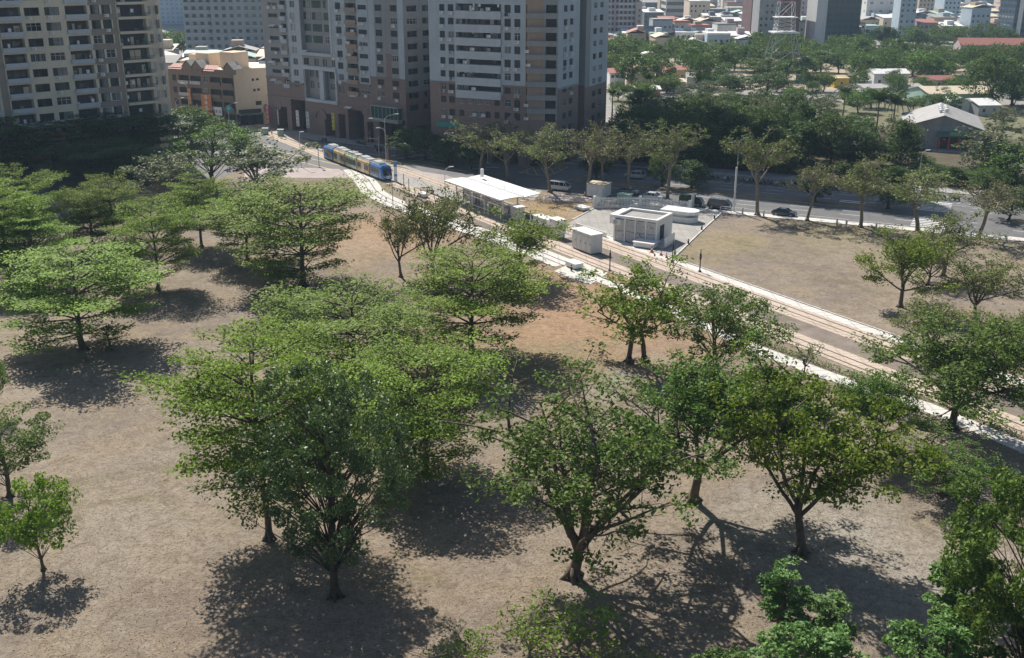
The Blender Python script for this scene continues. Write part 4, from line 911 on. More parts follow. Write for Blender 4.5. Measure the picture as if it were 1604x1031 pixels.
# ---------------- left beige tower
def left_tower():
    rng = random.Random(5); A = (-141.0, 202.8); root = thing('apartment_tower', 'tall beige tiled apartment tower with pale blue balconies at the left edge', 'apartment tower', (*A, 0))
    E1 = SS(31.0, 0); f = Fac(A, E1); o0 = math.hypot(-109-A[0], 234-A[1])
    E2 = (E1[0]+1.6, E1[1]+3.4); g = Fac(E1, E2); E3 = (E2[0]-0.6, E2[1]+4.5); g2 = Fac(E2, E3)
    Hh_ = 62.0; fh = 3.28
    zb = f.hit(24, 49.5)[1]                            # top of a pale balcony front
    while zb-fh > 6: zb -= fh
    floors = [zb+fh*k for k in range(20) if zb+fh*k < Hh_-3]   # balcony slab level + 0.9
    u = lambda px: f.u(px, 85)
    cols = [('b', u(-42), u(-12)), ('w', u(-68), u(-50)), ('B', u(5.8), u(42)), ('w', u(47.5), u(71)), ('w', u(79), u(102)), ('B', u(111), u(145)),
            ('n', u(150), u(164)), ('n', u(167.5), u(181)), ('R', u(191.5), u(239)), ('s', u(239.8), u(243.4)), ('s', u(251), u(255.5))]
    mats = [M['tile_beige'], M['tile_taupe'], M['hole'], M['beige_lt'], M['grey_metal']]
    t0, t1, t2, t3 = u(146.5), u(183), u(190), u(-8)
    def fn(s, z):
        if z < 6.5: return 1
        if t0 < s < t2: return 1 if (s > t1 or not any(fl-0.2 < z < fl+1.75 for fl in floors)) else 0
        if t3 < s < u(4): return 1
        return 0
    ops = []; wins = []; back = MB(); pz = []
    for z in floors:
        for kd, a, b in cols:
            if kd in 'BbR':
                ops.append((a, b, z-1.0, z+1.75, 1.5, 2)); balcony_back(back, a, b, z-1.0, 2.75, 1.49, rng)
                if kd == 'R': pz.append(('R', a, b, z))
                else: pz.append(('B', a, b, z))
            elif kd == 's': ops.append((a, b, z-0.7, z+1.3, 0.25, 2)); wins.append((f, a, z-0.7, b-a, 2.0, 0.2))
            else:
                lo, hi = (-0.15, 1.6) if kd == 'w' else (-0.2, 1.75)
                ops.append((a, b, z+lo, z+hi, 0.25, 2)); wins.append((f, a, z+lo, b-a, hi-lo, 0.2))
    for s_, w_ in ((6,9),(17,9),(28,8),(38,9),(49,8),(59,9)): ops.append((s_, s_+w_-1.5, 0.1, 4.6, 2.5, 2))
    wall_grid('wall', root, f, 0, Hh_, ops, Mf(fn, (t0,t1,t2,t3,u(4)), (6.5,)+tuple(x for z in floors for x in (z-0.2, z+1.75))), mats)
    ops2 = [(1.2, 1.9, z-0.7, z+1.3, 0.25, 2) for z in floors]; wall_grid('wall', root, g, 0, Hh_, ops2, Mf(lambda s,z: 0), mats)
    ops3 = [(1.5, 2.6, z-0.7, z+1.3, 0.25, 2) for z in floors]; wall_grid('wall', root, g2, 0, Hh_, ops3, Mf(lambda s,z: 0), mats)
    tag(back.build('balcony_clutter', [M['glass'], M['beige_lt'], M['white'], M['brown_tile'], M['green_roof']], root, sub(A, root), f.ang), kind='stuff')
    for kd, a, b, z in pz:
        if z > 40: continue
        if kd == 'B': parapet(root, f, a-0.15, b+0.15, z-0.95, z-0.1, M['parapet_blue'], 0.55)
        else: parapet(root, f, a-0.1, b+0.1, z-1.45, z-1.0, M['tile_beige'], 0.5, rail=0.75)
    place_windows(root, wins, rng)
    for k in range(26):
        z = rng.choice(floors[:11]); kd, a, b = rng.choice([c for c in cols if c[0] in 'wn']); aircon(root, f, a+0.4, z-0.9)
    back_pts = [A, E1, E2, E3, (E3[0]-14, E3[1]+14), (A[0]-16, A[1]+16)]
    body(root, 'side_wall', back_pts, 0, Hh_, M['tile_beige'], M['grey_roof'], (0,1,2))
    cr = MB(); cr.box(0, -0.35, 5.9, f.L, -0.01, 6.6); cr.build('cornice', M['tile_taupe'], root, sub(A, root), f.ang)
    # shops under the tower
    aw = MB(); a, z = f.hit(30, 246); b = f.u(98, 246); aw.box(a, -1.2, 3.9, b, -0.9, 5.3); aw.box(a+2.2, -1.23, 4.2, a+3.0, -1.2, 5.0, 1); aw.box(a+3.3, -1.23, 4.2, a+4.1, -1.2, 5.0, 1)
    t = thing('shop_sign', 'long white shop sign with two dark emblems under the beige tower', 'sign', (*f.at(a), 0)); aw.build('sign_board', [M['white'], M['ink']], t, sub(A, t), f.ang)
    aw = MB(); aw.box(a, -0.3, 7.0, b+2, 0, 8.6); t = thing('shop_sign', 'rusty orange band over the white shop sign of the beige tower', 'sign', (*f.at(a), 0)); aw.build('sign_board', M['orange_paint'], t, sub(A, t), f.ang)
    return f
FL = left_tower()

# ---------------- middle tower (grey-blue, brown base)
def signboard(fac, px0, px1, py0, py1, mats, label, out=0.15, depth=0.25, marks=4, vertical=True, name='hanging_sign'):
    a, z1 = fac.hit(px0, py0); b, z0 = fac.hit(px1, py1)
    t = thing(name, label, 'sign', (*fac.at((a+b)/2, out), z0)); mb = MB(); w = abs(b-a); h = z1-z0
    mb.box(-w/2, -depth, 0, w/2, 0, h)
    rr = random.Random(int(px0)); n = marks
    for k in range(n):                                 # illegible stroke blocks
        if vertical: cx, cz, sz = 0, h*(k+0.5)/n, min(w*0.7, h/n*0.75)
        else: cx, cz, sz = -w/2+w*(k+0.5)/n, h/2, min(h*0.7, w/n*0.75)
        for q in range(3):
            zz = cz-sz/2+sz*(q+0.2)/3; mb.box(cx-sz/2, -depth-0.02, zz, cx+sz/2*rr.uniform(0.3,1), -depth, zz+sz*0.12, 1)
        xx = cx+sz*rr.uniform(-0.3,0.2); mb.box(xx, -depth-0.024, cz-sz/2, xx+sz*0.13, -depth, cz+sz/2, 1)
    mb.build('sign_board', mats, t, (0,0,0), fac.ang); 
    br = MB(); br.box(-w/2, 0, h*0.15, -w/2+0.1, 0.6, h*0.15+0.1); br.box(-w/2, 0, h*0.85, -w/2+0.1, 0.6, h*0.85+0.1); br.build('bracket', M['dark_metal'], t, (0,0,0), fac.ang)
    return t
def mid_tower():
    rng = random.Random(8); t = (0.7537,-0.6572); B0 = (-33.7, 270.8)
    tmp = Fac(B0, (B0[0]+t[0]*10, B0[1]+t[1]*10)); uL = tmp.u(411, 42); uR = tmp.u(632.5, 60)
    A = tmp.at(uL); B = tmp.at(uR); root = thing('apartment_tower', 'grey and pale blue tower on a brown brick base behind the tram', 'apartment tower', (*A, 0))
    f = Fac(A, B); C = (B[0]+0.6572*22, B[1]+0.7537*22); g = Fac(B, C); Hh_ = 40.0; u = lambda px: f.u(px, 42)
    fh = 3.02; zt = f.hit(590, 38)[1]
    while zt-fh > 9: zt -= fh
    fl = [zt+fh*k for k in range(20) if zt+fh*k < Hh_-3]    # window tops reference
    mats = [M['tile_grey'], M['tile_blue'], M['brick_brown'], M['hole'], M['glass3'], M['white_wall'], M['tile_taupe']]
    zbase = 17.2
    X = {k: u(k) for k in (444, 455, 463, 470, 516.5, 520.5, 541, 560, 575, 577, 586, 605, 611, 623, 633, 468)}
    def fn(s, z):
        step = zbase if s > X[577] else (15.0 if s > X[520.5] else (9.6 if s > X[470] else (13.4 if s > X[444] else 14.5)))
        if z < step: return 2
        if X[605]-0.6 < s < X[611] : return 2 if z < 23.5 else 0
        if X[516.5] < s < X[520.5]: return 5
        if X[470] < s < X[516.5]: return 0
        if X[455]-1.2 < s < X[470] or X[520.5] < s < X[541] or X[560]-.2 < s < X[575]+.3 or X[577] < s < X[586] or s > X[623]: return 1
        return 0
    cols = [('w', u(421.5), u(435.5), 0.35, 1.35), ('b', u(440), u(448.5), 0.0, 1.75), ('w', u(455.5), u(463), 0.2, 1.85),
            ('w', u(526), u(534.5), 0.2, 1.85), ('b', u(541.5), u(558), 0.0, 1.8), ('w', u(561), u(574.5), 0.35, 1.5), ('w', u(588), u(598), 0.2, 1.7), ('w', u(611.5), u(622), 0.2, 1.7)]
    ops = []; wins = []; back = MB(); pz = []
    for j, z in enumerate(fl):
        for kd, a, b, lo, hi in cols:
            if kd == 'w':
                if b < u(470) and z+lo < 10.5: continue
                if a > u(520) and z+lo < 10.2: continue
                ops.append((a, b, z+lo, z+hi, 0.22, 3)); wins.append((f, a, z+lo, b-a, hi-lo, 0.18))
            else:
                if z < 10.5: continue
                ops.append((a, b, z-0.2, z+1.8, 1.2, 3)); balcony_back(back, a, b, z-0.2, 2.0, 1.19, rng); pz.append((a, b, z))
    # recessed curtain wall bay: upper and lower sheets of windows
    zu = f.hit(492, 82)[1]; z1, z0 = f.hit(492, 110)[1], f.hit(492, 154)[1]
    ops += [(u(471), u(516), zu, Hh_-4, 1.1, 0), (u(473), u(496), z0, z1, 1.1, 0), (u(504.5), u(521), z0, z1, 1.1, 0)]
    for z in fl:
        if z > zu-0.3:
            for a, b in ((472,482),(485,499),(503,514)): wins.append((f, u(a), z+0.2, u(b)-u(a), 1.9, 1.05))
        elif z0-0.5 < z < z1-1.5:
            for a, b in ((476,482),(486,494),(507,516)): wins.append((f, u(a), z+0.2, u(b)-u(a), 1.9, 1.05))
    zm = f.hit(492, 97)[1]
    for a, b in ((472.5,480.5),(489,496),(502,509),(515.5,522)): ops.append((u(a), u(b), zm-0.9, zm+0.9, 0.22, 3)); wins.append((f, u(a), zm-0.9, u(b)-u(a), 1.8, 0.18))
    # street arcade
    for a, b, top in ((423,440,6.4),(447,470,9.0),(500,516,6.2),(522,533,6.6),(538,563,8.2),(568,578,5.6),(588,630,7.2)):
        ops.append((u(a), u(b), 0.15, top, 4.0, 3))
    matf = Mf(fn, tuple(X.values())+(X[605]-0.6, X[455]-1.2, X[560]-.2, X[575]+.3), (zbase, 15.0, 9.6, 13.4, 14.5, 23.5))
    wall_grid('wall', root, f, 0, Hh_, ops, matf, mats)
    # pale strips framing the bay, cornices and arch
    tr = MB()
    tr.box(u(468.5), -0.5, zu-0.9, u(519), -0.01, zu-0.1); tr.box(u(472), -0.4, z1+0.1, u(523), -0.01, z1+1.1); tr.box(u(474), -0.6, z0-0.9, u(524), -0.01, z0-0.1)
    tr.box(u(497), -0.45, z0, u(503.5), -0.01, z1); tr.box(u(517), -0.35, zu, u(519.5), -0.01, Hh_); tr.box(u(521.4), -0.35, z0, u(523.6), -0.01, z1)
    tr.build('bay_frame', M['parapet_blue'], root, sub(A, root), f.ang)
    co = MB()
    for a, b, z in ((577, 633, zbase), (521, 577, 15.0), (444, 470, 13.4), (411, 444, 14.5), (411, 633, 9.2)): co.box(u(a), -0.25, z-0.25, u(b), -0.005, z+0.2)
    co.build('cornice', M['brick_brown'], root, sub(A, root), f.ang)
    ar = MB(); cxu, cz = f.hit(503, 180); n = 14
    for k in range(n):
        p0 = math.pi*k/n; p1 = math.pi*(k+1)/n
        ar.loft([[(cxu+r_*math.cos(q), y_, cz-1+r_*math.sin(q)) for r_, y_ in ((2.1,-0.3),(2.6,-0.3),(2.6,-0.01),(2.1,-0.01))] for q in (p0, p1)])
    ar.build('arch', M['brick_brown'], root, sub(A, root), f.ang)
    for px, py in ((417,170),(437,165),(572,174),(448,77),(549,80)):
        su, z = f.hit(px, py); w = MB(); w.lathe([(1.25,-0.12),(1.25,-0.02),(0.95,-0.02),(0.95,-0.10)], 18, (su,0,z), 0, 'y'); w.lathe([(0.95,-0.06),(0.95,-0.03)], 18, (su,0,z), 1, 'y')
        w.build('round_window', [M['brick_brown'] if py > 100 else M['tile_taupe'], M['glass']], root, sub(A, root), f.ang)
    # glazed box on the corner shop
    bx = MB(); a, z = f.hit(588, 178); b = f.u(630, 178); bx.box(a, -1.6, z-1.6, b, -0.01, z-0.7, 0); bx.box(a+.1, -1.5, z-0.7, b-.1, -0.01, z+2.2, 1); bx.box(a, -1.7, z+2.2, b, -0.01, z+2.4, 2)
    for k in range(8): bx.box(a+(b-a)*k/7-.05, -1.56, z-0.7, a+(b-a)*k/7+.05, -1.5, z+2.2, 2)
    bx.build('glazed_bay', [M['tile_grey'], M['glass3'], M['grey_metal']], root, sub(A, root), f.ang)
    # side face
    gops = []
    for z in fl:
        if z < 8: continue
        for a, b in ((1.2,4.6),(6.5,10.5),(13,16.5),(18,20.5)): gops.append((a, b, z+0.2, z+1.6, 0.3, 3)); wins.append((g, a, z+0.2, b-a, 1.4, 0.25))
    gops += [(1.5, 9.5, 0.15, 5.5, 3, 3), (11, 20, 0.15, 5.5, 3, 3)]
    wall_grid('wall', root, g, 0, Hh_, gops, Mf(lambda s, z: 2 if z < 14.2 else 0, (), (14.2,)), mats)
    tag(back.build('balcony_clutter', [M['glass'], M['tile_grey'], M['white'], M['brown_tile'], M['grey_metal']], root, sub(A, root), f.ang), kind='stuff')
    for a, b, z in pz:
        if z < 40: parapet(root, f, a-0.1, b+0.1, z-0.2, z+0.75, M['tile_blue' if a < u(520) else 'brick_orange'], 0.35)
    place_windows(root, wins, rng)
    for k in range(46):
        z = rng.choice(fl[:11]); kd, a, b, lo, hi = rng.choice(cols)
        if z > 10.5: aircon(root, f, rng.uniform(a, max(a, b-1)), z+lo-0.75 if kd == 'w' else z+0.8, 0 if kd == 'w' else -0.45)
    aw = MB()
    for px, py in ((428,97),(428,40),(431,125),(548,168),(556,150),(478,80)):
        su, z = f.hit(px, py); aw.quad((su-1.3,-1.1,z-0.2), (su+1.3,-1.1,z-0.2), (su+1.3,-0.02,z+0.3), (su-1.3,-0.02,z+0.3))
    aw.build('awning', M['white_roof'], root, sub(A, root), f.ang, fix=False)
    D_ = (C[0]-t[0]*f.L, C[1]-t[1]*f.L)
    body(root, 'side_wall', [A, B, C, D_], 0, Hh_, M['tile_grey'], M['grey_roof'], (0,1))
    G2 = [(A[0]+0.6572*24+t[0]*14, A[1]+0.7537*24+t[1]*14), (C[0]+0.6572*2, C[1]+0.7537*2), (C[0]+0.6572*20, C[1]+0.7537*20), (A[0]+0.6572*42+t[0]*14, A[1]+0.7537*42+t[1]*14)]
    P = [sub(p, root) for p in G2]; mb = MB(); mb.prism(P, 0, 56, 0); mb.build('rear_wing', M['tile_grey'], root)
    signboard(f, 422, 429, 164, 193, [M['red_paint'], M['white']], 'red upright shop sign at the left corner of the brown brick base', 1.2)
    signboard(f, 440.3, 442.8, 171, 195, [M['white'], M['ink']], 'thin pale upright sign right of the red one', 1.2)
    signboard(f, 470.5, 476, 172, 197, [M['white'], M['red_paint']], 'white upright sign beside the dark passage of the brick base', 1.4)
    signboard(f, 486, 492, 174, 200, [M['light_metal'], M['ink']], 'grey upright sign left of the brick arch', 1.4)
    signboard(f, 526.5, 531.5, 176, 203, [M['yellow_paint'], M['ink']], 'yellow upright sign right of the brick arch', 1.4)
    return f, g
FM, FMs = mid_tower()

# ---------------- right tower
def right_tower():
    rng = random.Random(12); A = (-19.6, 252.6); B = (3.4, 240.4); C = (10.3, 239.4); D_ = (15.8, 251.2); E_ = (24.2, 270.0)
    root = thing('apartment_tower', 'pale blue tower with long balcony bands on a brown brick base', 'apartment tower', (*A, 0)); Hh_ = 39.5; fh = 2.98
    f = Fac(A, B); c = Fac(B, C); g = Fac(C, D_); h = Fac((17.6, 255.4), E_)
    zt = f.hit(700, 59)[1]
    while zt-fh > 6: zt -= fh
    fl = [zt+fh*k for k in range(20) if zt+fh*k < Hh_-3]
    mats = [M['tile_blue'], M['brick_brown'], M['hole'], M['brick_orange'], M['tile_grey'], M['parapet_blue']]
    u = lambda px: f.u(px, 63); zb = 18.3; ZB = lambda s: 16.0 if u(714)-0.3 < s < u(785)+.3 else zb
    cols = [('w', u(689), u(697), 0.0, 1.5), ('w', u(702), u(711), 0.0, 1.5), ('L', u(714.5), u(785), 0.25, 1.6), ('w', u(790), u(800), -0.1, 1.6), ('w', u(805.5), u(815), -0.1, 1.6), ('b', u(824), u(834.5), -0.1, 1.75)]
    ops = []; wins = []; pz = []; back = MB()
    def fn(s, z):
        if z < ZB(s): return 1
        return 3 if s > u(823) else 0
    for z in fl:
        for kd, a, b, lo, hi in cols:
            if kd == 'w':
                if z+lo < 8: continue
                ops.append((a, b, z+lo, z+hi, 0.22, 2)); wins.append((f, a, z+lo, b-a, hi-lo, 0.18))
            elif kd == 'L':
                if z < 15: 
                    if z > 8:
                        for k in range(5):
                            x = a+(b-a)*(k+0.25)/5; ops.append((x, x+1.3, z, z+1.5, 0.22, 2)); wins.append((f, x, z, 1.3, 1.5, 0.18))
                    continue
                ops.append((a, b, z+lo-0.1, z+hi+0.1, 1.4, 2)); balcony_back(back, a, b, z+lo-0.1, 1.5, 1.39, rng); pz.append((a, b, z))
            else: 
                if z > 8: ops.append((a, b, z+lo, z+hi, 1.0, 2)); balcony_back(back, a, b, z+lo, 1.8, 0.99, rng)
    for a, b in ((681,686.5),(689,708),(714,736),(742,765),(770,788),(798,812),(824,838)): ops.append((f.u(a, 210), f.u(b, 210), 0.15, 5.2 if a < 790 else 4.6, 3.5, 2))
    wall_grid('wall', root, f, 0, Hh_, ops, Mf(fn, (u(714)-.3, u(785)+.3, u(823)), (zb, 16.0)), mats)
    cops = []
    for z in fl:
        if z > 8: cops.append((4.2, 6.6, z-0.1, z+1.7, 1.0, 2))
    cops += [(0.8, 3.2, .15, 4.6, 3, 2), (4, 6.4, .15, 4.6, 3, 2)]
    wall_grid('wall', root, c, 0, Hh_, cops, Mf(lambda s, z: 1 if z < 11 else (3 if s < 3.6 else 4), (3.6,), (11,)), mats)
    gops = []
    for z in fl:
        if z > 5:
            for a, b in ((3.2,5.4),(7.0,9.2)): gops.append((a, b, z+0.1, z+1.5, 0.22, 2)); wins.append((g, a, z+0.1, b-a, 1.4, 0.18))
    gops.append((2, 8, 0.15, 4.5, 2.5, 2))
    wall_grid('wall', root, g, 0, Hh_, gops, Mf(lambda s, z: 1 if z < zb-0.3 else 0, (), (zb-0.3,)), mats)
    hops = []
    for z in fl:
        for a, b in ((5.2,7.6),(9.5,12.0)): hops.append((a, b, z+0.1, z+1.5, 0.25, 2)); wins.append((h, a, z+0.1, b-a, 1.4, 0.2))
    wall_grid('wall', root, h, 0, Hh_, hops, Mf(lambda s, z: (1 if z < 16.5 else 4) if s < 3.2 else (1 if z < 16.5 else 0), (3.2,), (16.5,)), mats)
    r1 = Fac(D_, (D_[0]-4.2, D_[1]+2.0)); r2 = Fac((D_[0]-4.2, D_[1]+2.0), (13.4, 257.4)); r3 = Fac((13.4, 257.4), (17.6, 255.4))
    for q in (r1, r2, r3): wall_grid('recess_wall', root, q, 0, Hh_, [], Mf(lambda s, z: 1 if z < 17 else 4, (), (17,)), mats)
    co = MB(); co.box(0, -0.25, zb-0.3, u(714)-.3, -0.01, zb+0.15); co.box(u(785)+.3, -0.25, zb-0.3, f.L, -0.01, zb+0.15); co.build('cornice', M['brick_brown'], root, sub(A, root), f.ang)
    co = MB(); co.box(0, -0.25, zb-0.6, g.L, -0.01, zb-0.2); co.build('cornice', M['tile_grey'], root, sub(C, root), g.ang)
    ba = MB()
    for z in fl:
        if z > 11: ba.box(0.1, -0.9, z-1.15, c.L, -0.01, z-0.15, 0); ba.box(0.1, -1.0, z-0.15, c.L, -0.9, z+0.0, 0)
    ba.build('corner_balcony', M['tile_grey'], root, sub(B, root), c.ang)
    tag(back.build('balcony_clutter', [M['glass'], M['tile_grey'], M['white'], M['brown_tile'], M['grey_metal']], root, sub(A, root), f.ang), kind='stuff')
    for a, b, z in pz:
        if z < 40: parapet(root, f, a-0.1, b+0.1, z-1.45, z+0.15, M['parapet_blue'], 0.4)
    place_windows(root, wins, rng)
    for k in range(46):
        z = rng.choice([q for q in fl if 8 < q < 37]); kd, a, b, lo, hi = rng.choice(cols)
        aircon(root, f, rng.uniform(a, max(a, b-1)), z+lo-0.7 if kd == 'w' else z+0.35, 0 if kd == 'w' else -0.5)
    for k in range(8): aircon(root, g, rng.choice([3.4,7.2]), rng.choice([q for q in fl if 8 < q < 37])-0.7)
    for px, py in ((690,183),(801,192)):
        su, z = f.hit(px, py); w = MB(); w.lathe([(1.5,-0.12),(1.5,-0.02),(1.15,-0.02),(1.15,-0.10)], 18, (su,0,z), 0, 'y'); w.lathe([(1.15,-0.06),(1.15,-0.03)], 18, (su,0,z), 1, 'y')
        w.build('round_window', [M['brick_brown'], M['glass3']], root, sub(A, root), f.ang)
    body(root, 'side_wall', [A, B, C, D_, (17.6,255.4), E_, (2, 284), (-10, 272)], 0, Hh_, M['tile_grey'], M['grey_roof'], (0,1,2,3,4))
    P = [sub(p, root) for p in ((-13, 320), (26, 300), (28, 313), (-5, 335))]
    mb = MB(); mb.prism(P, 0, 137, 0); mb.build('added_shadow_tower', M['tile_blue'], root)  # unseen detached tower, added so its shadow covers the wood and road
    aw = MB(); a, z = f.hit(687, 193); b = f.u(722, 193); aw.box(a, -0.8, z-0.6, b, -0.01, z+0.6); t = thing('shop_sign', 'long dark green fascia sign at the left of the right brick base', 'sign', (*f.at(a), z)); aw.build('sign_board', M['teal_paint'], t, (A[0]-t.location.x, A[1]-t.location.y, -z), f.ang)
    signboard(f, 782, 784.5, 193, 214, [M['light_metal'], M['blue_paint']], 'slim pale upright sign between two street trees', 1.5, marks=2)
    signboard(f, 785.5, 788, 196, 214, [M['orange_paint'], M['yellow_paint']], 'slim orange upright sign right of the pale one', 1.5, marks=2)
    return f
FR = right_tower()

# ---------------- brown terrace with the beige end wall
def terrace():
    rng = random.Random(21); A = (-103.0, 317.5); B = (-80.2, 305.0); C = (-70.2, 310.5); root = thing('terrace_block', 'four storey brown tiled terrace with little gables and a blank beige end wall', 'apartment block', (*A, 0))
    f = Fac(A, B); g = Fac(B, C); H_ = 15.8; mats = [M['brown_tile'], M['hole'], M['orange_paint'], M['green_roof'], M['brown_tile']]
    ops = []; wins = []; x = 1.2; n = 0; para = []
    while x < f.L-3:
        w = 4.2 if n % 3 else 2.4
        for k in range(1, 4):
            z = 3.9+3.5*(k-1)+0.4
            if w > 3: ops.append((x, x+w, z, z+2.3, 1.0, 1)); para.append((x, x+w, z))
            else: ops.append((x+0.4, x+w-0.4, z+0.5, z+2.3, 0.2, 1)); wins.append((f, x+0.4, z+0.5, w-0.8, 1.8, 0.16))
        ops.append((x, x+w, 0.2, 3.2, 2, 1)); x += w+0.55; n += 1
    wall_grid('wall', root, f, 0, H_, ops, Mf(lambda s, z: 0), mats)
    for a, b, z in para: parapet(root, f, a, b, z, z+0.8, M['brown_tile'] if rng.random() < .6 else M['grey_metal'], 0.4)
    place_windows(root, wins, rng)
    gops = [(5.2,5.9,12.6,13.3,.2,1), (6.4,7.3,12.7,13.3,.2,1), (5.4,6.1,9.6,10.3,.2,1), (6.6,7.4,9.7,10.4,.2,1), (5.8,7.6,5.6,6.8,.2,1), (0.5,3.2,.1,2.9,2,1), (4.2,5.8,.1,2.9,2,1)]
    wall_grid('end_wall', root, g, 0, H_+0.4, gops, Mf(lambda s, z: 0 if z > 3.3 else 1, (), (3.3,)), [M['beige_wall'], M['hole']])
    for px in (294.5, 309, 358.5):
        s = f.u(px, 110); ga = MB()
        ga.loft([[(s-2.0,-0.25,H_-1.2), (s+2.0,-0.25,H_-1.2), (s+2.0,-0.25,H_+0.3), (s,-0.25,H_+2.1), (s-2.0,-0.25,H_+0.3)], [(s-2.0,3,H_-1.2), (s+2.0,3,H_-1.2), (s+2.0,3,H_+0.3), (s,3,H_+2.1), (s-2.0,3,H_+0.3)]])
        ga.quad((s-2.3,-0.5,H_+0.2), (s,-0.5,H_+2.3), (s,3.2,H_+2.3), (s-2.3,3.2,H_+0.2), 1); ga.quad((s+2.3,-0.5,H_+0.2), (s,-0.5,H_+2.3), (s,3.2,H_+2.3), (s+2.3,3.2,H_+0.2), 1)
        ga.build('gable', [M['brown_tile'], M['grey_roof']], root, sub(A, root), f.ang)
    body(root, 'side_wall', [A, B, C, (C[0]-5, C[1]+15), (A[0]+3, A[1]+16)], 0, H_, M['beige_lt'], M['beige_lt'], (0,1))
    for a, b, c_, d_, z in ((8,13,4,9,4.0), (17.5,23,4,10,4.6), (2,6,7,11,3.2)): rm = MB(); rm.box(a, c_, H_+.003, b, d_, H_+z); rm.build('roof_room', M['beige_wall'], root, sub(A, root), f.ang)
    for a, b in ((12,19),(0.5,6)):
        ro = MB(); ro.quad((a,-0.6,H_-0.5), (b,-0.6,H_-0.5), (b,2.2,H_+0.9), (a,2.2,H_+0.9)); ro.build('pent_roof', M['red_roof'], root, sub(A, root), f.ang, fix=False)
    aw = MB(); aw.quad((0.5,-1.2,3.1),(7,-1.2,3.1),(7,-.01,3.7),(0.5,-.01,3.7)); aw.box(0.6,-1.1,3.7,7,-0.02,4.6,1); aw.box(7.6,-1.3,.1,11.0,-0.2,3.6,2)
    aw.build('shop_front', [M['grey_metal'], M['ink'], M['yellow_wall']], root, sub(B, root), g.ang)
    signboard(f, 317, 335, 147, 173, [M['orange_paint'], M['white']], 'big orange hoarding on the brown terrace', 0.5, 0.2, 3)
    signboard(f, 316, 337, 174, 182, [M['red_paint'], M['white']], 'wide red sign under the orange hoarding', 0.6, 0.2, 5, False)
    signboard(f, 339, 351, 167, 181, [M['white'], M['ink']], 'white square sign on the brown terrace right of the orange hoarding', 0.6, 0.2, 2, False)
    signboard(f, 298, 304, 137, 163, [M['orange_paint'], M['yellow_paint']], 'narrow orange upright sign left of the orange hoarding', 0.8, 0.2, 4)
    signboard(f, 312, 314.5, 162, 182, [M['white'], M['red_paint']], 'narrow white upright sign left of the wide red sign', 0.9, 0.2, 3)
terrace()

# ---------------- simpler far blocks
def grid_block(name, label, cat, cx, cy, w, d, h, rz, wall, roof, win, floors, cols, wf=0.6, hf=0.5, band=False, extra=None, z0=0.0, group=None, sub_win=True):
    root = thing(name, label, cat, (cx, cy, z0), rz, group); mb = MB(); mb.box(-w/2, -d/2, 0, w/2, d/2, h-0.001); mb.build('wall', wall, root)
    r = MB(); r.box(-w/2-0.15, -d/2-0.15, h, w/2+0.15, d/2+0.15, h+0.35); r.build('roof', roof, root)
    wb = MB(); fh = h/floors
    for s, (ln, ax) in enumerate(((w, 0), (d, 1), (d, 2))):
        n = max(1, cols if s == 0 else int(cols*d/w))
        for j in range(floors):
            z = j*fh+fh*0.3
            if band:
                if s == 0: wb.box(-w/2+0.6, -d/2-0.06, z, w/2-0.6, -d/2+0.01, z+fh*hf)
                elif s == 1: wb.box(w/2-0.01, -d/2+0.6, z, w/2+0.06, d/2-0.6, z+fh*hf)
                else: wb.box(-w/2-0.06, -d/2+0.6, z, -w/2+0.01, d/2-0.6, z+fh*hf)
            else:
                for i in range(n):
                    c = -ln/2+ln*(i+0.5)/n; q = ln/n*wf/2
                    if s == 0: wb.box(c-q, -d/2-0.06, z, c+q, -d/2+0.01, z+fh*hf)
                    elif s == 1: wb.box(w/2-0.01, c-q, z, w/2+0.06, c+q, z+fh*hf)
                    else: wb.box(-w/2-0.06, c-q, z, -w/2+0.01, c+q, z+fh*hf)
    tag(wb.build('window', win, root), kind='stuff')
    if extra: extra(root, w, d, h)
    return root
def balc(mat):
    def fn(root, w, d, h):
        mb = MB(); n = int(h/3.1)
        for k in range(n): mb.box(-w*0.48, -d/2-0.9, k*3.1+0.2, -w*0.2, -d/2-.01, k*3.1+1.2); mb.box(w*0.2, -d/2-0.9, k*3.1+0.2, w*0.46, -d/2-.01, k*3.1+1.2); mb.box(-w*0.1, -d/2-0.5, k*3.1+0.2, w*0.08, -d/2-.01, k*3.1+1.0)
        tag(mb.build('balcony', mat, root), kind='stuff')
    return fn
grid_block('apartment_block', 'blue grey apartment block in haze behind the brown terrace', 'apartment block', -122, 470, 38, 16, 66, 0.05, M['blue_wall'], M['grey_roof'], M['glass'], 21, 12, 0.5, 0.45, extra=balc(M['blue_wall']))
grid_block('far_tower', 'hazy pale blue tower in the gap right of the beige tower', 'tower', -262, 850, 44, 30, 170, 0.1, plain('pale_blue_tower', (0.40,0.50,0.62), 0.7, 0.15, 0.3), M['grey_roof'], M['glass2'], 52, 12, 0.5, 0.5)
grid_block('apartment_block', 'pink and white balconied tower at the far left of the right hand city', 'apartment block', 56, 640, 34, 20, 80, -0.08, M['pink_wall'], M['grey_roof'], M['glass'], 25, 14, 0.55, 0.5, extra=balc(plain('white_balcony', (0.62,0.60,0.60), 0.7, 0.1)))
grid_block('office_block', 'dark maroon blank walled block beside the lattice mast', 'office block', 146, 610, 27, 24, 30, 0.0, M['maroon_wall'], M['grey_roof'], M['dark_metal'], 6, 4, 0.12, 0.15)
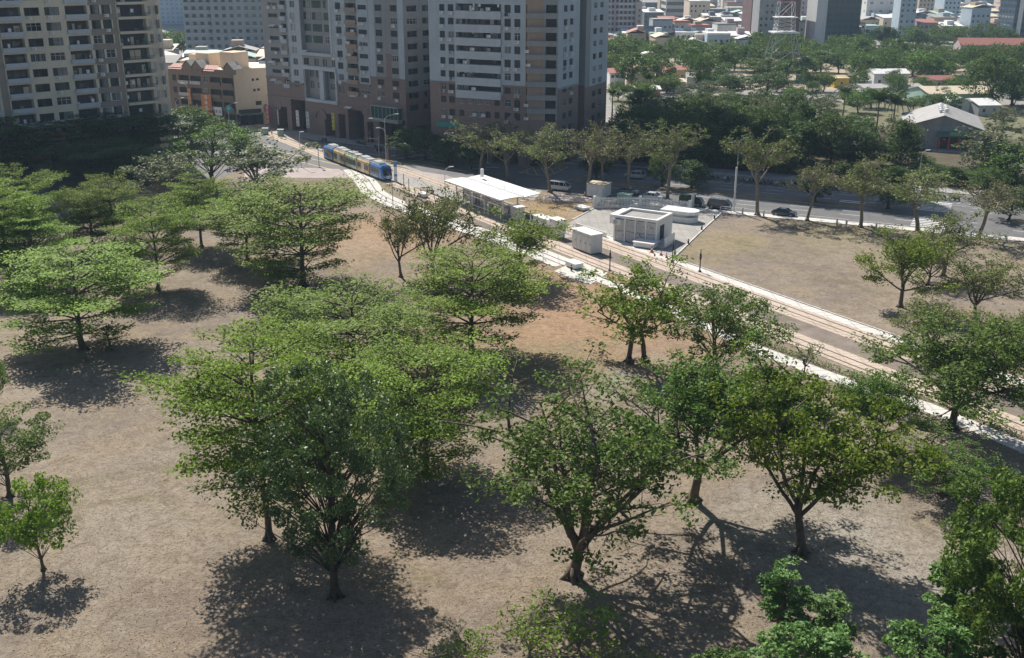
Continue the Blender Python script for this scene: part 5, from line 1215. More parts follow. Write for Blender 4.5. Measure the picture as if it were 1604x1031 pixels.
grid_block('office_tower', 'dark glass office tower right of the lattice mast', 'office tower', 180, 600, 21, 20, 66, 0.0, plain('dark_blue_cladding', (0.05,0.075,0.09), 0.3, 0.1), M['grey_roof'], M['glass'], 20, 7, 0.75, 0.55,
    extra=lambda r, w, d, h: (lambda mb: (mb.box(-w/2-3.2, -d/2-0.5, 0, -w/2+2.4, d/2, h), mb.build('core_pillar', M['light_metal'], r)))(MB()))
grid_block('office_block', 'grey white office block with dark window bands in the middle of the skyline', 'office block', 127, 800, 30, 26, 24, 0.0, plain('pale_office_wall', (0.5,0.5,0.49), 0.8, 0.1), M['grey_roof'], M['glass'], 5, 6, 0.8, 0.5, band=True)
grid_block('office_tower', 'dark blue glass tower cut by the right edge of the photo', 'office tower', 296, 620, 24, 20, 60, 0.0, plain('navy_cladding', (0.05,0.09,0.14), 0.3, 0.1), M['grey_roof'], M['glass'], 18, 6, 0.7, 0.6,
    extra=lambda r, w, d, h: (lambda mb: (mb.box(-w/2+2.0, -d/2-0.4, 0, -w/2+4.4, -d/2-.07, h), mb.build('white_fin', M['white'], r)))(MB()))
grid_block('hall', 'white and grey blank hall near the right edge of the skyline', 'hall', 262, 760, 34, 24, 22, 0.0, M['white_wall'], M['grey_roof'], M['glass2'], 4, 5, 0.3, 0.25)
# ---------------- village houses and sheds
def house(label, px0, px1, py_base, h, d, rz, wall, roof, kind='gable', name='village_house', over=0.4, rise=1.3, nwin=3, storeys=1, group=None, cat='house'):
    xa, ya = G(px0, py_base); xb, yb = G(px1, py_base); w = math.hypot(xb-xa, yb-ya); cx, cy = (xa+xb)/2, (ya+yb)/2+d/2
    root = thing(name, label, cat, (cx, cy, 0), rz, group); mb = MB(); mb.box(-w/2, -d/2, 0, w/2, d/2, h)
    r = MB()
    if kind == 'gable':                                # ridge along x
        mb.poly([(-w/2,-d/2,h), (-w/2,d/2,h), (-w/2,0,h+rise)]); mb.poly([(w/2,-d/2,h), (w/2,d/2,h), (w/2,0,h+rise)])
        for s in (-1, 1): r.loft([[(-w/2-over, s*(d/2+over), h-0.15), (w/2+over, s*(d/2+over), h-0.15), (w/2+over, s*(d/2+over), h-0.03), (-w/2-over, s*(d/2+over), h-0.03)], [(-w/2-over, 0, h+rise), (w/2+over, 0, h+rise), (w/2+over, 0, h+rise+0.12), (-w/2-over, 0, h+rise+0.12)]])
    elif kind == 'front':                              # ridge along y
        mb.poly([(-w/2,-d/2,h), (w/2,-d/2,h), (0,-d/2,h+rise)]); mb.poly([(-w/2,d/2,h), (w/2,d/2,h), (0,d/2,h+rise)])
        for s in (-1, 1): r.loft([[(s*(w/2+over), -d/2-over, h-0.15), (s*(w/2+over), d/2+over, h-0.15), (s*(w/2+over), d/2+over, h-0.03), (s*(w/2+over), -d/2-over, h-0.03)], [(0, -d/2-over, h+rise), (0, d/2+over, h+rise), (0, d/2+over, h+rise+0.12), (0, -d/2-over, h+rise+0.12)]])
    else:                                              # mono-pitch sheet
        r.loft([[(-w/2-over, -d/2-over, h+0.01), (w/2+over, -d/2-over, h+0.01), (w/2+over, -d/2-over, h+0.13), (-w/2-over, -d/2-over, h+0.13)], [(-w/2-over, d/2+over, h+rise*0.5), (w/2+over, d/2+over, h+rise*0.5), (w/2+over, d/2+over, h+rise*0.5+0.12), (-w/2-over, d/2+over, h+rise*0.5+0.12)]])
    mb.build('wall', wall, root); r.build('roof', roof, root)
    for s in range(storeys):
        for k in range(nwin):
            x = -w/2+w*(k+0.5)/nwin; z = h*(s+0.35)/storeys; q = MB(); q.box(-0.6, -0.08, -0.05, 0.6, 0.01, 0.0); q.box(-0.6,-.06,0,-.52,.01,1.15); q.box(.52,-.06,0,.6,.01,1.15); q.box(-.6,-.06,1.15,.6,.01,1.22)
            p = q.build('window', M['white'], root, (x, -d/2-0.005, z)); e = MB(); e.box(-.52,-.03,0,.52,.0,1.15); e.build('pane', M['glass'], p)
    return root
W_ = M
house('white two storey house with a red roof right beside the grey blue tower', 953, 977, 138, 5.6, 9, 0.1, M['white_wall'], M['red_roof'], storeys=2)
house('plain beige two storey house with a reddish roof edge in the village', 980, 1024, 131, 5.4, 10, 0.05, M['beige_lt'], M['red_roof'], 'mono', nwin=2)
house('yellow walled village house with a dark ridge', 1040, 1078, 128, 4.6, 8, 0.0, M['yellow_wall'], M['red_roof'], nwin=2)
house('open shed with a pale sheet roof in front of the yellow house', 1033, 1074, 142, 3.0, 7, 0.0, M['grey_metal'], M['tan_roof'], 'mono', 'shed', cat='shed', nwin=1)
house('small grey gabled house right of the yellow house', 1077, 1108, 138, 4.0, 8, -0.1, M['white_wall'], M['grey_roof'], nwin=1)
house('red roofed cottage tucked behind the grey gabled house', 1100, 1120, 131, 3.4, 7, -0.1, M['brown_tile'], M['red_roof'], nwin=1)
house('white roofed lean-to at the edge of the wood', 1119, 1137, 134, 2.6, 6, 0.0, M['pale_green'], M['white_roof'], 'mono', 'shed', cat='shed', nwin=1)
house('low shed with a white sheet roof right of the lean-to', 1139, 1160, 137, 2.6, 6, 0.0, M['beige_lt'], M['white_roof'], 'mono', 'shed', cat='shed', nwin=1)
house('pink walled hut below the coconut palm', 1004, 1034, 152, 2.6, 5, 0.0, plain('pink_wall_paint', (0.5,0.25,0.22), 0.8), M['white_roof'], 'mono', 'shed', cat='shed', nwin=1)
house('white flat house with a broad pale roof in the right of the village', 1366, 1421, 138, 5.4, 9, 0.05, M['white_wall'], M['white_roof'], storeys=1, nwin=3)
house('long low house with a bluish sheet roof below the white flat house', 1352, 1450, 152, 3.0, 8, 0.05, M['white_wall'], M['grey_roof'], 'mono', nwin=4)
house('bright yellow shack above the wood', 1305, 1328, 138, 3.6, 5, 0.1, plain('bright_yellow_sheet', (0.66,0.44,0.07), 0.7), M['yellow_wall'], 'mono', 'shed', cat='shed', nwin=1)
house('small white gabled house left of the white flat house', 1345, 1364, 142, 3.6, 7, 0.0, M['white_wall'], M['white_roof'], nwin=1)
house('two low brown roofed houses joined beside the white flat house', 1440, 1496, 141, 3.6, 7, 0.1, M['beige_lt'], M['red_roof'], nwin=3)
house('wide hall with a tan sheet roof behind the temple', 1448, 1552, 166, 4.0, 16, 0.1, M['pale_green'], M['tan_roof'], nwin=4, rise=1.6)
house('small white shed with a pale gable beside the temple', 1492, 1520, 178, 3.6, 10, -0.15, M['white_wall'], M['white_roof'], 'front', 'shed', cat='shed', nwin=1)
house('long shed with a white roof right of the temple', 1528, 1562, 182, 3.4, 12, 0.1, M['grey_metal'], M['white_roof'], 'gable', 'shed', cat='shed', nwin=2)
house('long red roofed school hall among the park trees', 1506, 1610, 92, 6.5, 12, -0.1, M['pink_wall'], M['red_roof'], nwin=9, rise=3.0, name='school_hall', cat='hall')
house('second red roofed school wing nearer the right edge', 1552, 1640, 98, 4.5, 9, 0.25, M['beige_lt'], M['red_roof'], nwin=7, rise=2.4, name='school_hall', cat='hall')
house('low white pavilion roof among the park trunks', 1070, 1142, 122, 3.0, 8, 0.0, M['pale_green'], M['white_roof'], 'mono', 'pavilion', cat='pavilion', nwin=1)
def wallthing(name, label, cat, p0, p1, h, mat, th=0.2, cap=None):
    a = G(*p0); b = G(*p1); L_ = math.hypot(b[0]-a[0], b[1]-a[1]); t = thing(name, label, cat, (*a, 0), math.atan2(b[1]-a[1], b[0]-a[0]))
    mb = MB(); mb.box(0, -th/2, 0, L_, th/2, h); mb.build('panel', mat, t); c = MB()
    for k in range(int(L_/3)+1): c.box(k*3-0.06, -th/2-0.05, 0, k*3+0.06, -th/2+0.001, h+0.15)
    c.build('post', cap or M['grey_metal'], t); return t
wallthing('court_fence', 'green mesh fence along the sports court at the right of the park', 'fence', (1448,131), (1526,132), 3.4, M['green_roof'])
wallthing('court_fence', 'green mesh fence behind the yellow shack', 'fence', (1246,130), (1345,131), 3.0, M['green_roof'])
wallthing('site_wall', 'pale green site wall right of the village arch', 'wall', (1086,124), (1126,124), 3.2, M['pale_green'])
wallthing('park_wall', 'low pale wall along the park edge', 'wall', (1010,112), (1240,116), 1.0, M['beige_lt'])
# curved white arch over the court
ab = MB(); x0, y0 = G(1001, 111); x1, y1 = G(1038, 113); L_ = x1-x0; pr = [(0, 1.0), (0.02, 4.6), (0.10, 6.6), (0.35, 7.2), (0.65, 6.9), (0.86, 4.6), (1.0, 0)]
pr = [(x0+L_*a, b) for a, b in pr]
for (xa, za), (xb, zb) in zip(pr, pr[1:]): ab.loft([[(xa, y0-4, za), (xa, y0+3, za), (xa, y0+3, za+1.0), (xa, y0-4, za+1.0)], [(xb, y0-4, zb), (xb, y0+3, zb), (xb, y0+3, zb+1.0), (xb, y0-4, zb+1.0)]])
t = thing('white_arch', 'big white curved arch standing among the park trees', 'arch', (x0, y0, 0)); ab.build('vault', M['white_wall'], t, (-x0, -y0, 0))
# temple shed
def temple():
    A = G(1412, 231.5); B = G(1534, 238); f = Fac(A, B); root = thing('temple_shed', 'big grey gabled shed temple with a green and red doorway', 'temple', (*A, 0)); w = f.L; d = 26.0; h = 5.5; rs_ = 3.1
    mb = MB(); mb.box(0, 0, 0, w, d, h); mb.poly([(0,0,h), (w,0,h), (w/2,0,h+rs_)]); mb.poly([(0,d,h), (w,d,h), (w/2,d,h+rs_)]); mb.build('wall', M['grey_roof'], root, (0,0,0), f.ang)
    r = MB()
    for a, b in ((-0.6, w/2), (w+0.6, w/2)): r.loft([[(a,-0.7,h-0.2), (a,d+0.7,h-0.2), (a,d+0.7,h-0.05), (a,-0.7,h-0.05)], [(b,-0.7,h+rs_), (b,d+0.7,h+rs_), (b,d+0.7,h+rs_+0.15), (b,-0.7,h+rs_+0.15)]])
    ro = r.build('roof', M['grey_roof'], root, (0,0,0), f.ang)
    for k in range(7):
        v = MB(); v.lathe([(0.35,0),(0.35,0.5),(0.6,0.7),(0.55,1.0),(0.2,1.2)], 10, (w/2+(0.7 if k % 2 else -0.7), 6+k*1.8, h+rs_-0.25)); v.build('roof_vent', M['white'], ro)
    a = f.u(1463, 225); b = f.u(1523, 225); e = MB()
    e.loft([[(a,-2.6,3.7), (b,-2.6,3.7), (b,-2.6,3.85), (a,-2.6,3.85)], [(a+.4,-.01,4.5), (b-.4,-.01,4.5), (b-.4,-.01,4.65), (a+.4,-.01,4.65)]]); e.build('canopy', M['green_roof'], root, (0,0,0), f.ang)
    s = MB(); s.box(a+3.0, -2.9, 3.9, b-2.6, -2.7, 5.4, 0)
    n = 8
    for k in range(n):
        x = a+3.3+(b-a-6.4)*k/n; s.box(x, -2.93, 4.25, x+0.5, -2.9, 4.37, 1); s.box(x+.05, -2.93, 4.65, x+.45, -2.9, 4.77, 1); s.box(x+.2, -2.935, 4.2, x+.3, -2.9, 5.05, 1)
    s.build('name_board', [M['green_paint'], M['yellow_wall']], root, (0,0,0), f.ang)
    dr = MB(); dr.box(a+0.8, -0.06, 0.1, b-0.8, -0.01, 3.6, 0); dr.build('doorway', M['hole'], root, (0,0,0), f.ang)
    for k in range(4):
        x = a+1.0+(b-a-2.0)*k/3; c = MB(); c.lathe([(0.22,0),(0.22,3.7)], 10, (x,-2.2,0)); c.build('column', M['red_paint'], root, (0,0,0), f.ang)
    for x in (a+2.2, b-3.0, b-2.2):
        c = MB(); c.lathe([(0.05,0),(0.28,0.15),(0.32,0.35),(0.28,0.55),(0.05,0.7)], 10, (x,-2.5,2.7)); c.build('lantern', M['red_paint'], root, (0,0,0), f.ang)
    st = MB(); st.box(a-0.5, -4.5, 0, b+0.5, -0.01, 0.35); st.build('step', M['grey_pave'], root, (0,0,0), f.ang)
temple()
# lattice mast
def mast():
    x, y = G(1222, 122); root = thing('lattice_mast', 'tall lattice mast on four white splayed legs, red and white above', 'mast', (x, y, 0)); pf_ = [(0,9.0),(10,5.6),(18,3.8),(24,3.3),(48,1.8),(70,0.8)]
    lg = MB(); up = MB(); st = MB()
    for (z0, r0), (z1, r1) in zip(pf_, pf_[1:]):
        mb = lg if z1 <= 18 else up; c = [(1,1),(1,-1),(-1,-1),(-1,1)]
        n = 1 if z1 <= 18 else 4
        for q in range(n):
            za = z0+(z1-z0)*q/n; zb = z0+(z1-z0)*(q+1)/n; ra = r0+(r1-r0)*q/n; rb = r0+(r1-r0)*(q+1)/n; m = (q % 2) if z1 > 24 else 0
            for k in range(4):
                a = c[k]; b = c[(k+1) % 4]; T = 0.20 if z1 <= 18 else 0.09
                mb.tube((a[0]*ra,a[1]*ra,za), (a[0]*rb,a[1]*rb,zb), T, T, 5, m)
                mb.tube((a[0]*ra,a[1]*ra,za), (b[0]*rb,b[1]*rb,zb), 0.06, 0.06, 4, m); mb.tube((b[0]*ra,b[1]*ra,za), (a[0]*rb,a[1]*rb,zb), 0.06, 0.06, 4, m); mb.tube((a[0]*rb,a[1]*rb,zb), (b[0]*rb,b[1]*rb,zb), 0.06, 0.06, 4, m)
    lg.build('leg_frame', M['grey_metal'], root); up.build('lattice', [M['light_metal'], M['red_paint']], root)
    st.box(-5.2,-5.2,18,5.2,5.2,18.5); st.box(-4.2,-4.2,24,4.2,4.2,24.3); st.build('platform', M['white'], root)
mast()
# roofs behind the terrace and the low city to the horizon
CW = [('white', M['white_wall']), ('cream', M['beige_lt']), ('grey', plain('city_grey', (0.33,0.33,0.33), 0.8, 0.2, 0.5)), ('pale blue', plain('city_blue', (0.42,0.50,0.56), 0.8, 0.15, 0.5)), ('pinkish', M['pink_wall']), ('tan', plain('city_tan', (0.46,0.38,0.29), 0.8, 0.15, 0.5)), ('dark', plain('city_dark', (0.13,0.15,0.17), 0.6, 0.2, 0.5))]
CR = [('white sheet', M['white_roof']), ('grey sheet', M['grey_roof']), ('cream', M['tan_roof']), ('pale green', M['pale_green']), ('red', M['red_roof']), ('concrete', M['grey_pave']), ('white sheet', M['white_roof'])]
def city_house(X, Y, w, d, h, rng, label, group, rz=0.0):
    wn_, wm = rng.choice(CW); rn, rm = rng.choice(CR)
    root = thing('city_house', label % (wn_, rn), 'house', (X, Y, 0), rz, group); mb = MB(); mb.box(-w/2, -d/2, 0, w/2, d/2, h); mb.build('wall', wm, root)
    r = MB(); k = rng.random()
    if k < 0.4: r.loft([[(-w/2-.3,-d/2-.3,h+.05), (w/2+.3,-d/2-.3,h+.05), (w/2+.3,-d/2-.3,h+.25), (-w/2-.3,-d/2-.3,h+.25)], [(-w/2-.3,d/2+.3,h+1.5), (w/2+.3,d/2+.3,h+1.5), (w/2+.3,d/2+.3,h+1.7), (-w/2-.3,d/2+.3,h+1.7)]])
    elif k < 0.65: r.box(-w/2,-d/2,h+.01,w/2,d/2,h+.9); 
    else:
        for s in (-1, 1): r.loft([[(s*(w/2+.3),-d/2-.3,h+.02), (s*(w/2+.3),d/2+.3,h+.02), (s*(w/2+.3),d/2+.3,h+.2), (s*(w/2+.3),-d/2-.3,h+.2)], [(0,-d/2-.3,h+1.7), (0,d/2+.3,h+1.7), (0,d/2+.3,h+1.9), (0,-d/2-.3,h+1.9)]])
    r.build('roof', rm, root)
    if rng.random() < 0.6:
        q = MB(); a = rng.uniform(-w*.3, w*.1); q.box(a, -d*.2, h+.02, a+w*.35, d*.25, h+rng.uniform(2.6,4)); q.build('roof_room', rng.choice(CW)[1], root)
    wb = MB(); fl = max(1, int(h/3.2)); n = max(2, int(w/2.6))
    for j in range(fl):
        for i in range(n):
            if rng.random() < 0.85: c = -w/2+w*(i+.5)/n; wb.box(c-.55, -d/2-.08, j*3.2+1.0, c+.55, -d/2+.01, j*3.2+2.3)
    tag(wb.build('window', M['glass'], root), kind='stuff')
rc = random.Random(99)
for r_, (Y0, xs) in enumerate(((342, (-112,-100,-88,-76)), (365, (-120,-106,-93,-81)), (392, (-130,-115,-100,-86)))):
    for k, X in enumerate(xs): city_house(X+rc.uniform(-1,1), Y0+rc.uniform(-2,2), rc.uniform(10,12), rc.uniform(10,13), rc.uniform(12,16), rc, '%%s house with %%s roof behind the terrace, %s in %s row' % (nth(k), nth(r_)), 'houses behind the terrace', 0.1)
for r_, (Y0, x0, x1, dx) in enumerate(((548,38,130,13.5), (572,36,140,14), (600,44,128,15), (635,110,215,15), (668,60,330,15), (700,100,340,16), (740,110,360,17), (785,100,380,18), (840,100,420,20), (900,100,450,21), (970,80,500,24), (1060,80,540,27), (1180,60,600,30), (1320,60,660,34))):
    X = x0; k = 0
    while X < x1:
        xx = X+rc.uniform(-2,2); Y = Y0+rc.uniform(-7,7)
        big = rc.random() < (0.10 if r_ < 7 else 0.30); h = rc.uniform(6.5, 13) if not big else rc.uniform(18, 30+0.02*Y0)
        if not (abs(xx-146) < 20 and abs(Y-610) < 18) and not (abs(xx-180) < 18 and abs(Y-600) < 16) and not (abs(xx-56) < 22 and abs(Y-640) < 14) and not (abs(xx-127) < 20 and abs(Y-800) < 18):
            city_house(xx, Y, dx*rc.uniform(.62,.86), rc.uniform(11,17), h, rc, '%%s city house, %%s roof, %s from left in %s city row' % (nth(k), nth(r_)), 'houses of the far city', rc.uniform(-.12,.12)); k += 1
        X += dx
    
# ================================================================ OBJECTS: tram, stop, vehicles, street furniture, people
TANG = math.atan2(TD[1], TD[0])
M['tram_blue'] = glossy('tram_blue_paint', (0.03,0.16,0.42), 0.2, 0.5); M['tram_white'] = glossy('tram_white_paint', (0.62,0.64,0.64), 0.25, 0.3)
M['wrap_o'] = wrap_mat('orange_picture_wrap', (0.62,0.38,0.10), (0.66,0.50,0.26), (0.30,0.22,0.16), 1.1)
M['wrap_g'] = wrap_mat('green_picture_wrap', (0.36,0.46,0.16), (0.62,0.66,0.50), (0.14,0.20,0.10), 1.1)
M['wrap_p'] = wrap_mat('peach_picture_wrap', (0.58,0.38,0.26), (0.58,0.56,0.46), (0.20,0.22,0.26), 1.1)
M['wrap_b'] = wrap_mat('blue_picture_wrap', (0.06,0.20,0.42), (0.30,0.36,0.42), (0.10,0.12,0.18), 1.1)
M['lamp_glass'] = glossy('headlamp_glass', (0.75,0.76,0.72), 0.1); M['tail'] = glossy('tail_lamp_red', (0.45,0.02,0.02), 0.15)
M['clear'] = glossy('shelter_glass', (0.16,0.19,0.20), 0.06)
# ---------------- tram: x runs from rear (0) to front (34)
def tram():
    p = TP(-33.6); t = thing('tram', 'blue ended five section tram wrapped in coloured pictures', 'tram', (p[0], p[1], 0.06), TANG)
    Lm = 6.9; cols = ['tram_blue', 'wrap_o', 'wrap_g', 'wrap_o', 'tram_blue']; low = ['wrap_b', 'wrap_p', 'wrap_g', 'wrap_o', 'wrap_b']
    def sec(x, w=1.32, sh=0.0, top=3.2):               # cross section ring
        return [(x,-w+.06,.32),(x,-w,.5),(x,-w,1.15),(x,-w,2.5),(x,-w+.05,top-.35),(x,-w+.35,top),(x,w-.35,top),(x,w-.05,top-.35),(x,w,2.5),(x,w,1.15),(x,w,.5),(x,w-.06,.32)]
    for k in range(5):
        x0 = k*Lm+(0.25 if k else 0.0); x1 = (k+1)*Lm-(0.25 if k < 4 else 0.0); mb = MB()
        if k == 0: R_ = [[(q[0]+(0.9 if q[2] > 2.8 else (0.55 if q[2] > 2.3 else 0.0)), q[1]*0.80, q[2]) for q in sec(0.1)], [(q[0], q[1]*0.96, q[2]) for q in sec(1.0)], sec(2.2), sec(x1)]
        elif k == 4: R_ = [sec(x0), sec(x1-2.2), [(q[0], q[1]*0.96, q[2]) for q in sec(x1-1.0)], [(q[0]-(0.95 if q[2] > 2.8 else (0.6 if q[2] > 2.3 else 0.0)), q[1]*0.80, q[2]) for q in sec(x1-.1)]]
        else: R_ = [sec(x0), sec(x1)]
        mb.loft(R_, 0); c = mb.build('carriage', M[cols[k]], t, smooth=False)
        lw = MB(); a, b = (x0+(2.2 if k == 0 else .1), x1-(2.2 if k == 4 else .1))
        for s in (-1, 1): lw.box(a, s*1.335-.012, .5, b, s*1.335+.012, 1.2); lw.box(a, s*1.335-.012, 1.0, b, s*1.335+.012, 1.25)
        lw.build('side_panel', M[low[k]], c)
        wn_ = MB(); n = 3
        for s in (-1, 1):
            for j in range(n):
                xa = a+(b-a)*(j+.06)/n; xb = a+(b-a)*(j+.94)/n; wn_.box(xa, s*1.345-.015, 1.25, xb, s*1.345+.015, 2.35)
        wn_.build('window', M['carglass'], c)
        dr = MB(); xm = (a+b)/2
        for s in (-1, 1): dr.box(xm-.7, s*1.36-.015, .42, xm-.04, s*1.36+.015, 2.5); dr.box(xm+.04, s*1.36-.015, .42, xm+.7, s*1.36+.015, 2.5)
        if k in (1, 3): dr.build('door', M['tram_white'], c)
        rf = MB(); rf.box(a+.3, -1.0, 3.2, b-.3, 1.0, 3.3); rf.box(a+.7, -.85, 3.3, a+3.2, .85, 3.72); rf.box(a+3.6 if b-a > 5 else a+3.3, -.8, 3.3, b-.6, .8, 3.6)
        rf.build('roof_unit', M['tram_white'] if k != 2 else M['grey_metal'], c)
        if k == 2:
            pg = MB(); pg.tube((xm-1.2,-.5,3.7),(xm+.3,-.4,4.1),.04); pg.tube((xm-1.2,.5,3.7),(xm+.3,.4,4.1),.04); pg.tube((xm+.3,-.8,4.1),(xm+.3,.8,4.1),.05); pg.build('pantograph', M['dark_metal'], c)
    for k in range(1, 5):
        g = MB(); g.box(k*Lm-.26, -1.15, .4, k*Lm+.26, 1.15, 3.0); g.build('gangway', M['dark_metal'], t)
    sk = MB(); sk.box(.8, -1.2, .12, 33.7, 1.2, .34); sk.build('skirt', M['black'], t)
    E = 5*Lm
    for e, s in ((E, 1), (0, -1)):
        ws = MB(); f_ = lambda x, y, z: (e+s*x, y, z)
        ws.loft([[f_(-.06,-.92,1.25), f_(-.06,.92,1.25), f_(-.62,.86,2.5), f_(-.62,-.86,2.5)], [f_(-.04,-.92,1.25), f_(-.04,.92,1.25), f_(-.58,.86,2.5), f_(-.58,-.86,2.5)]]); ws.build('windscreen', M['carglass'], t)
        db = MB(); db.box(min(e-s*.75,e-s*.62), -.55, 2.62, max(e-s*.75,e-s*.62), .55, 2.85); db.build('destination_display', M['ink'], t)
        for y in (-.75, .75):
            hl = MB(); hl.lathe([(.02,-.05),(.14,0),(.12,.05),(.03,.07)], 10, (e-s*.07, y, .85), 0, 'x'); hl.build('headlight', M['lamp_glass'], t)
        bp = MB(); bp.box(min(e-s*.12,e+s*.02), -.4, .5, max(e-s*.12,e+s*.02), .4, 1.1); bp.build('coupler_cover', M['tram_white'], t)
        for y in (-1.45, 1.45):
            mr = MB(); mr.tube((e-s*1.5,y*.92,2.2),(e-s*1.3,y*1.12,2.15),.03); mr.box(min(e-s*1.4,e-s*1.25), y*1.12-.1, 1.85, max(e-s*1.4,e-s*1.25), y*1.12+.1, 2.2); mr.build('mirror', M['dark_metal'], t)
tram()
# ---------------- tram stop
slab('tram_platform', [TP(17,1.85), TP(58,1.85), TP(58,6.3), TP(17,6.3)], 0.0, 0.32, M['grey_pave'])
def canopy():
    t = thing('stop_canopy', 'white gull winged canopy on steel posts over the tram stop', 'canopy', (*TP(24.5, 1.2), 0), TANG); L_ = 21.6; W_ = 8.8
    # local x along track, local y = left of running direction (away from the near side is -y ... right normal) so use -y for o
    rf = MB(); prof = [(0.0,4.12),(2.0,4.26),(4.0,4.3),(5.2,4.1),(6.6,4.25),(8.8,4.42)]
    rings = []
    for x in (0.0, 0.35, L_-0.35, L_):
        th = 0.08 if x in (0.0, L_) else 0.26
        rings.append([(x, o_, z) for o_, z in prof] + [(x, o_, z-th) for o_, z in prof[::-1]])
    rf.loft(rings); r = rf.build('roof', M['white_roof'], t)
    sm_ = MB()
    for k in range(13):
        x = .9+k*1.65
        for (oa, za), (ob, zb) in zip(prof, prof[1:]): sm_.quad((x-.04,oa+.1,za+.03),(x+.04,oa+.1,za+.03),(x+.04,ob,zb+.03),(x-.04,ob,zb+.03))
    sm_.box(.3,5.05,4.13,L_-.3,5.35,4.22); sm_.build('roof_seam', M['light_metal'], r, fix=False)
    for k in range(6):
        q = MB(); q.tube((3+k*3.0,4.9,4.4),(3+k*3.0,4.9,5.4),.04); q.build('lightning_rod', M['grey_metal'], r)
    ch = MB(); ch.box(3.2,6.5,4.7,3.7,7.0,6.3); ch.build('vent_stack', M['white'], r)
    for x in (2.5, 8.0, 13.5, 20.2):
        for o_ in (1.4, 4.6): q = MB(); q.box(x-.12,o_-.12,0.32,x+.12,o_+.12,4.25); q.build('post', M['white'], t)
    bm = MB(); 
    for x in (2.5, 8.0, 13.5, 20.2): bm.box(x-.1,.6,4.0,x+.1,7.4,4.2)
    bm.build('beam', M['white'], t)
canopy()
def stop_screen(s, o, w, label, h=2.4):
    t = thing('glass_screen', label, 'screen', (*TP(s, o), 0.32), TANG); fr = MB(); fr.box(0,-.05,0,.1,.05,h); fr.box(w-.1,-.05,0,w,.05,h); fr.box(.1,-.05,h-.1,w-.1,.05,h); fr.box(.1,-.05,0.1,w-.1,.05,.2); fr.build('frame', M['white'], t)
    g = MB(); g.box(.1,-.015,.2,w-.1,.015,h-.1); g.build('pane', M['clear'], t)
for k, s in enumerate((27, 31, 35, 39)): stop_screen(s, 4.0, 3.0, 'glass screen under the tram stop canopy, %s from the tram' % nth(k))
def gate_frame(s, o, w, d, label):
    t = thing('shelter_frame', label, 'shelter', (*TP(s, o), 0.0), TANG); h = 2.6
    for x in (0, w):
        for y in (0, d): q = MB(); q.box(x-.08,y-.08,0,x+.08,y+.08,h); q.build('post', M['white'], t)
    f = MB()
    for y in (0, d): f.box(-.1,y-.09,h,w+.1,y+.09,h+.18)
    for x in (0, w/2, w): f.box(x-.09,.09,h+.02,x+.09,d-.09,h+.16)
    f.box(0.08,d*.5-.05,h+.04,w-.08,d*.5+.05,h+.14); f.build('roof_frame', M['white'], t)
    rl = MB(); rl.box(.1,-.03,1.0,w-.1,.03,1.08); rl.box(w/2-.04,-.04,.0,w/2+.04,.04,1.0); rl.build('rail', M['white'], t)
    b = MB(); b.box(.3,d-.45,0,w-.3,d-.15,1.9); b.build('gate_unit', M['grey_metal'], t)
gate_frame(34.5, 1.9, 4.6, 2.2, 'open white steel shelter frame under the left of the canopy')
gate_frame(40.5, 1.9, 4.6, 2.2, 'open white steel shelter frame under the right of the canopy')
gate_frame(29.0, 1.9, 4.2, 2.0, 'open white steel shelter frame nearest the tram')
def bx_thing(name, label, cat, s, o, l, d, h, mat, top, cap=0.12, doors=0, z=0.0, rot=None):
    t = thing(name, label, cat, (*TP(s, o), z), TANG if rot is None else rot); mb = MB(); mb.box(0,0,0.18,l,d,h); mb.build('body', mat, t)
    c = MB(); c.box(-.15,-.15,h,l+.15,d+.15,h+cap); c.build('roof', top, t); pl = MB(); pl.box(.1,.1,0,l-.1,d-.1,.18); pl.build('plinth', M['dark_metal'], t)
    for k in range(doors):
        q = MB(); a = l*k/doors; b = l*(k+1)/doors; q.box(a+.05,-.04,.3,b-.05,-.005,h-.1); dd = q.build('door', mat, t)
        hd = MB(); hd.box(b-.25,-.09,h*.48,b-.18,-.04,h*.58); hd.build('handle', M['dark_metal'], dd)
        lv = MB()
        for j in range(3): lv.box(a+.25,-.055,h-.45+j*.08,b-.25,-.04,h-.41+j*.08)
        lv.build('vent', M['grey_metal'], dd)
    return t
bx_thing('equipment_cabinet', 'large pale grey equipment cabinet with four doors between the tracks', 'cabinet', 68.0, 1.9, 5.3, 2.3, 3.2, M['light_metal'], M['white_roof'], 0.16, 4)
bx_thing('equipment_cabinet', 'tall white cabinet with dials next to the long low one between the tracks', 'cabinet', 59.5, 3.0, 2.4, 1.7, 3.2, M['white'], M['white_roof'], 0.1, 2)
bx_thing('equipment_cabinet', 'longer grey cabinet directly behind the tall white one', 'cabinet', 54.3, 3.0, 4.4, 1.7, 2.7, M['light_metal'], M['white_roof'], 0.1, 3)
bx_thing('ticket_kiosk', 'grey ticket kiosk at the right end of the tram stop platform', 'kiosk', 46.5, 3.2, 2.2, 1.6, 2.6, M['grey_metal'], M['white_roof'], 0.1, 1, 0.32)
bx_thing('barrier_block', 'white rounded concrete block at the end of the siding kerb', 'block', 76.6, -5.4, 2.6, 1.6, 0.9, M['white_wall'], M['white_roof'], 0.08)
bx_thing('barrier_block', 'white block on the ballast near the start of the siding', 'block', 18.0, -1.5, 2.4, 1.2, 0.8, M['white_wall'], M['white_roof'], 0.08)
bx_thing('manhole_box', 'white box lid lying on the dry grass behind the tram stop', 'box', 44.5, 19.0, 2.6, 1.7, 0.6, M['white_wall'], M['white_roof'], 0.1)
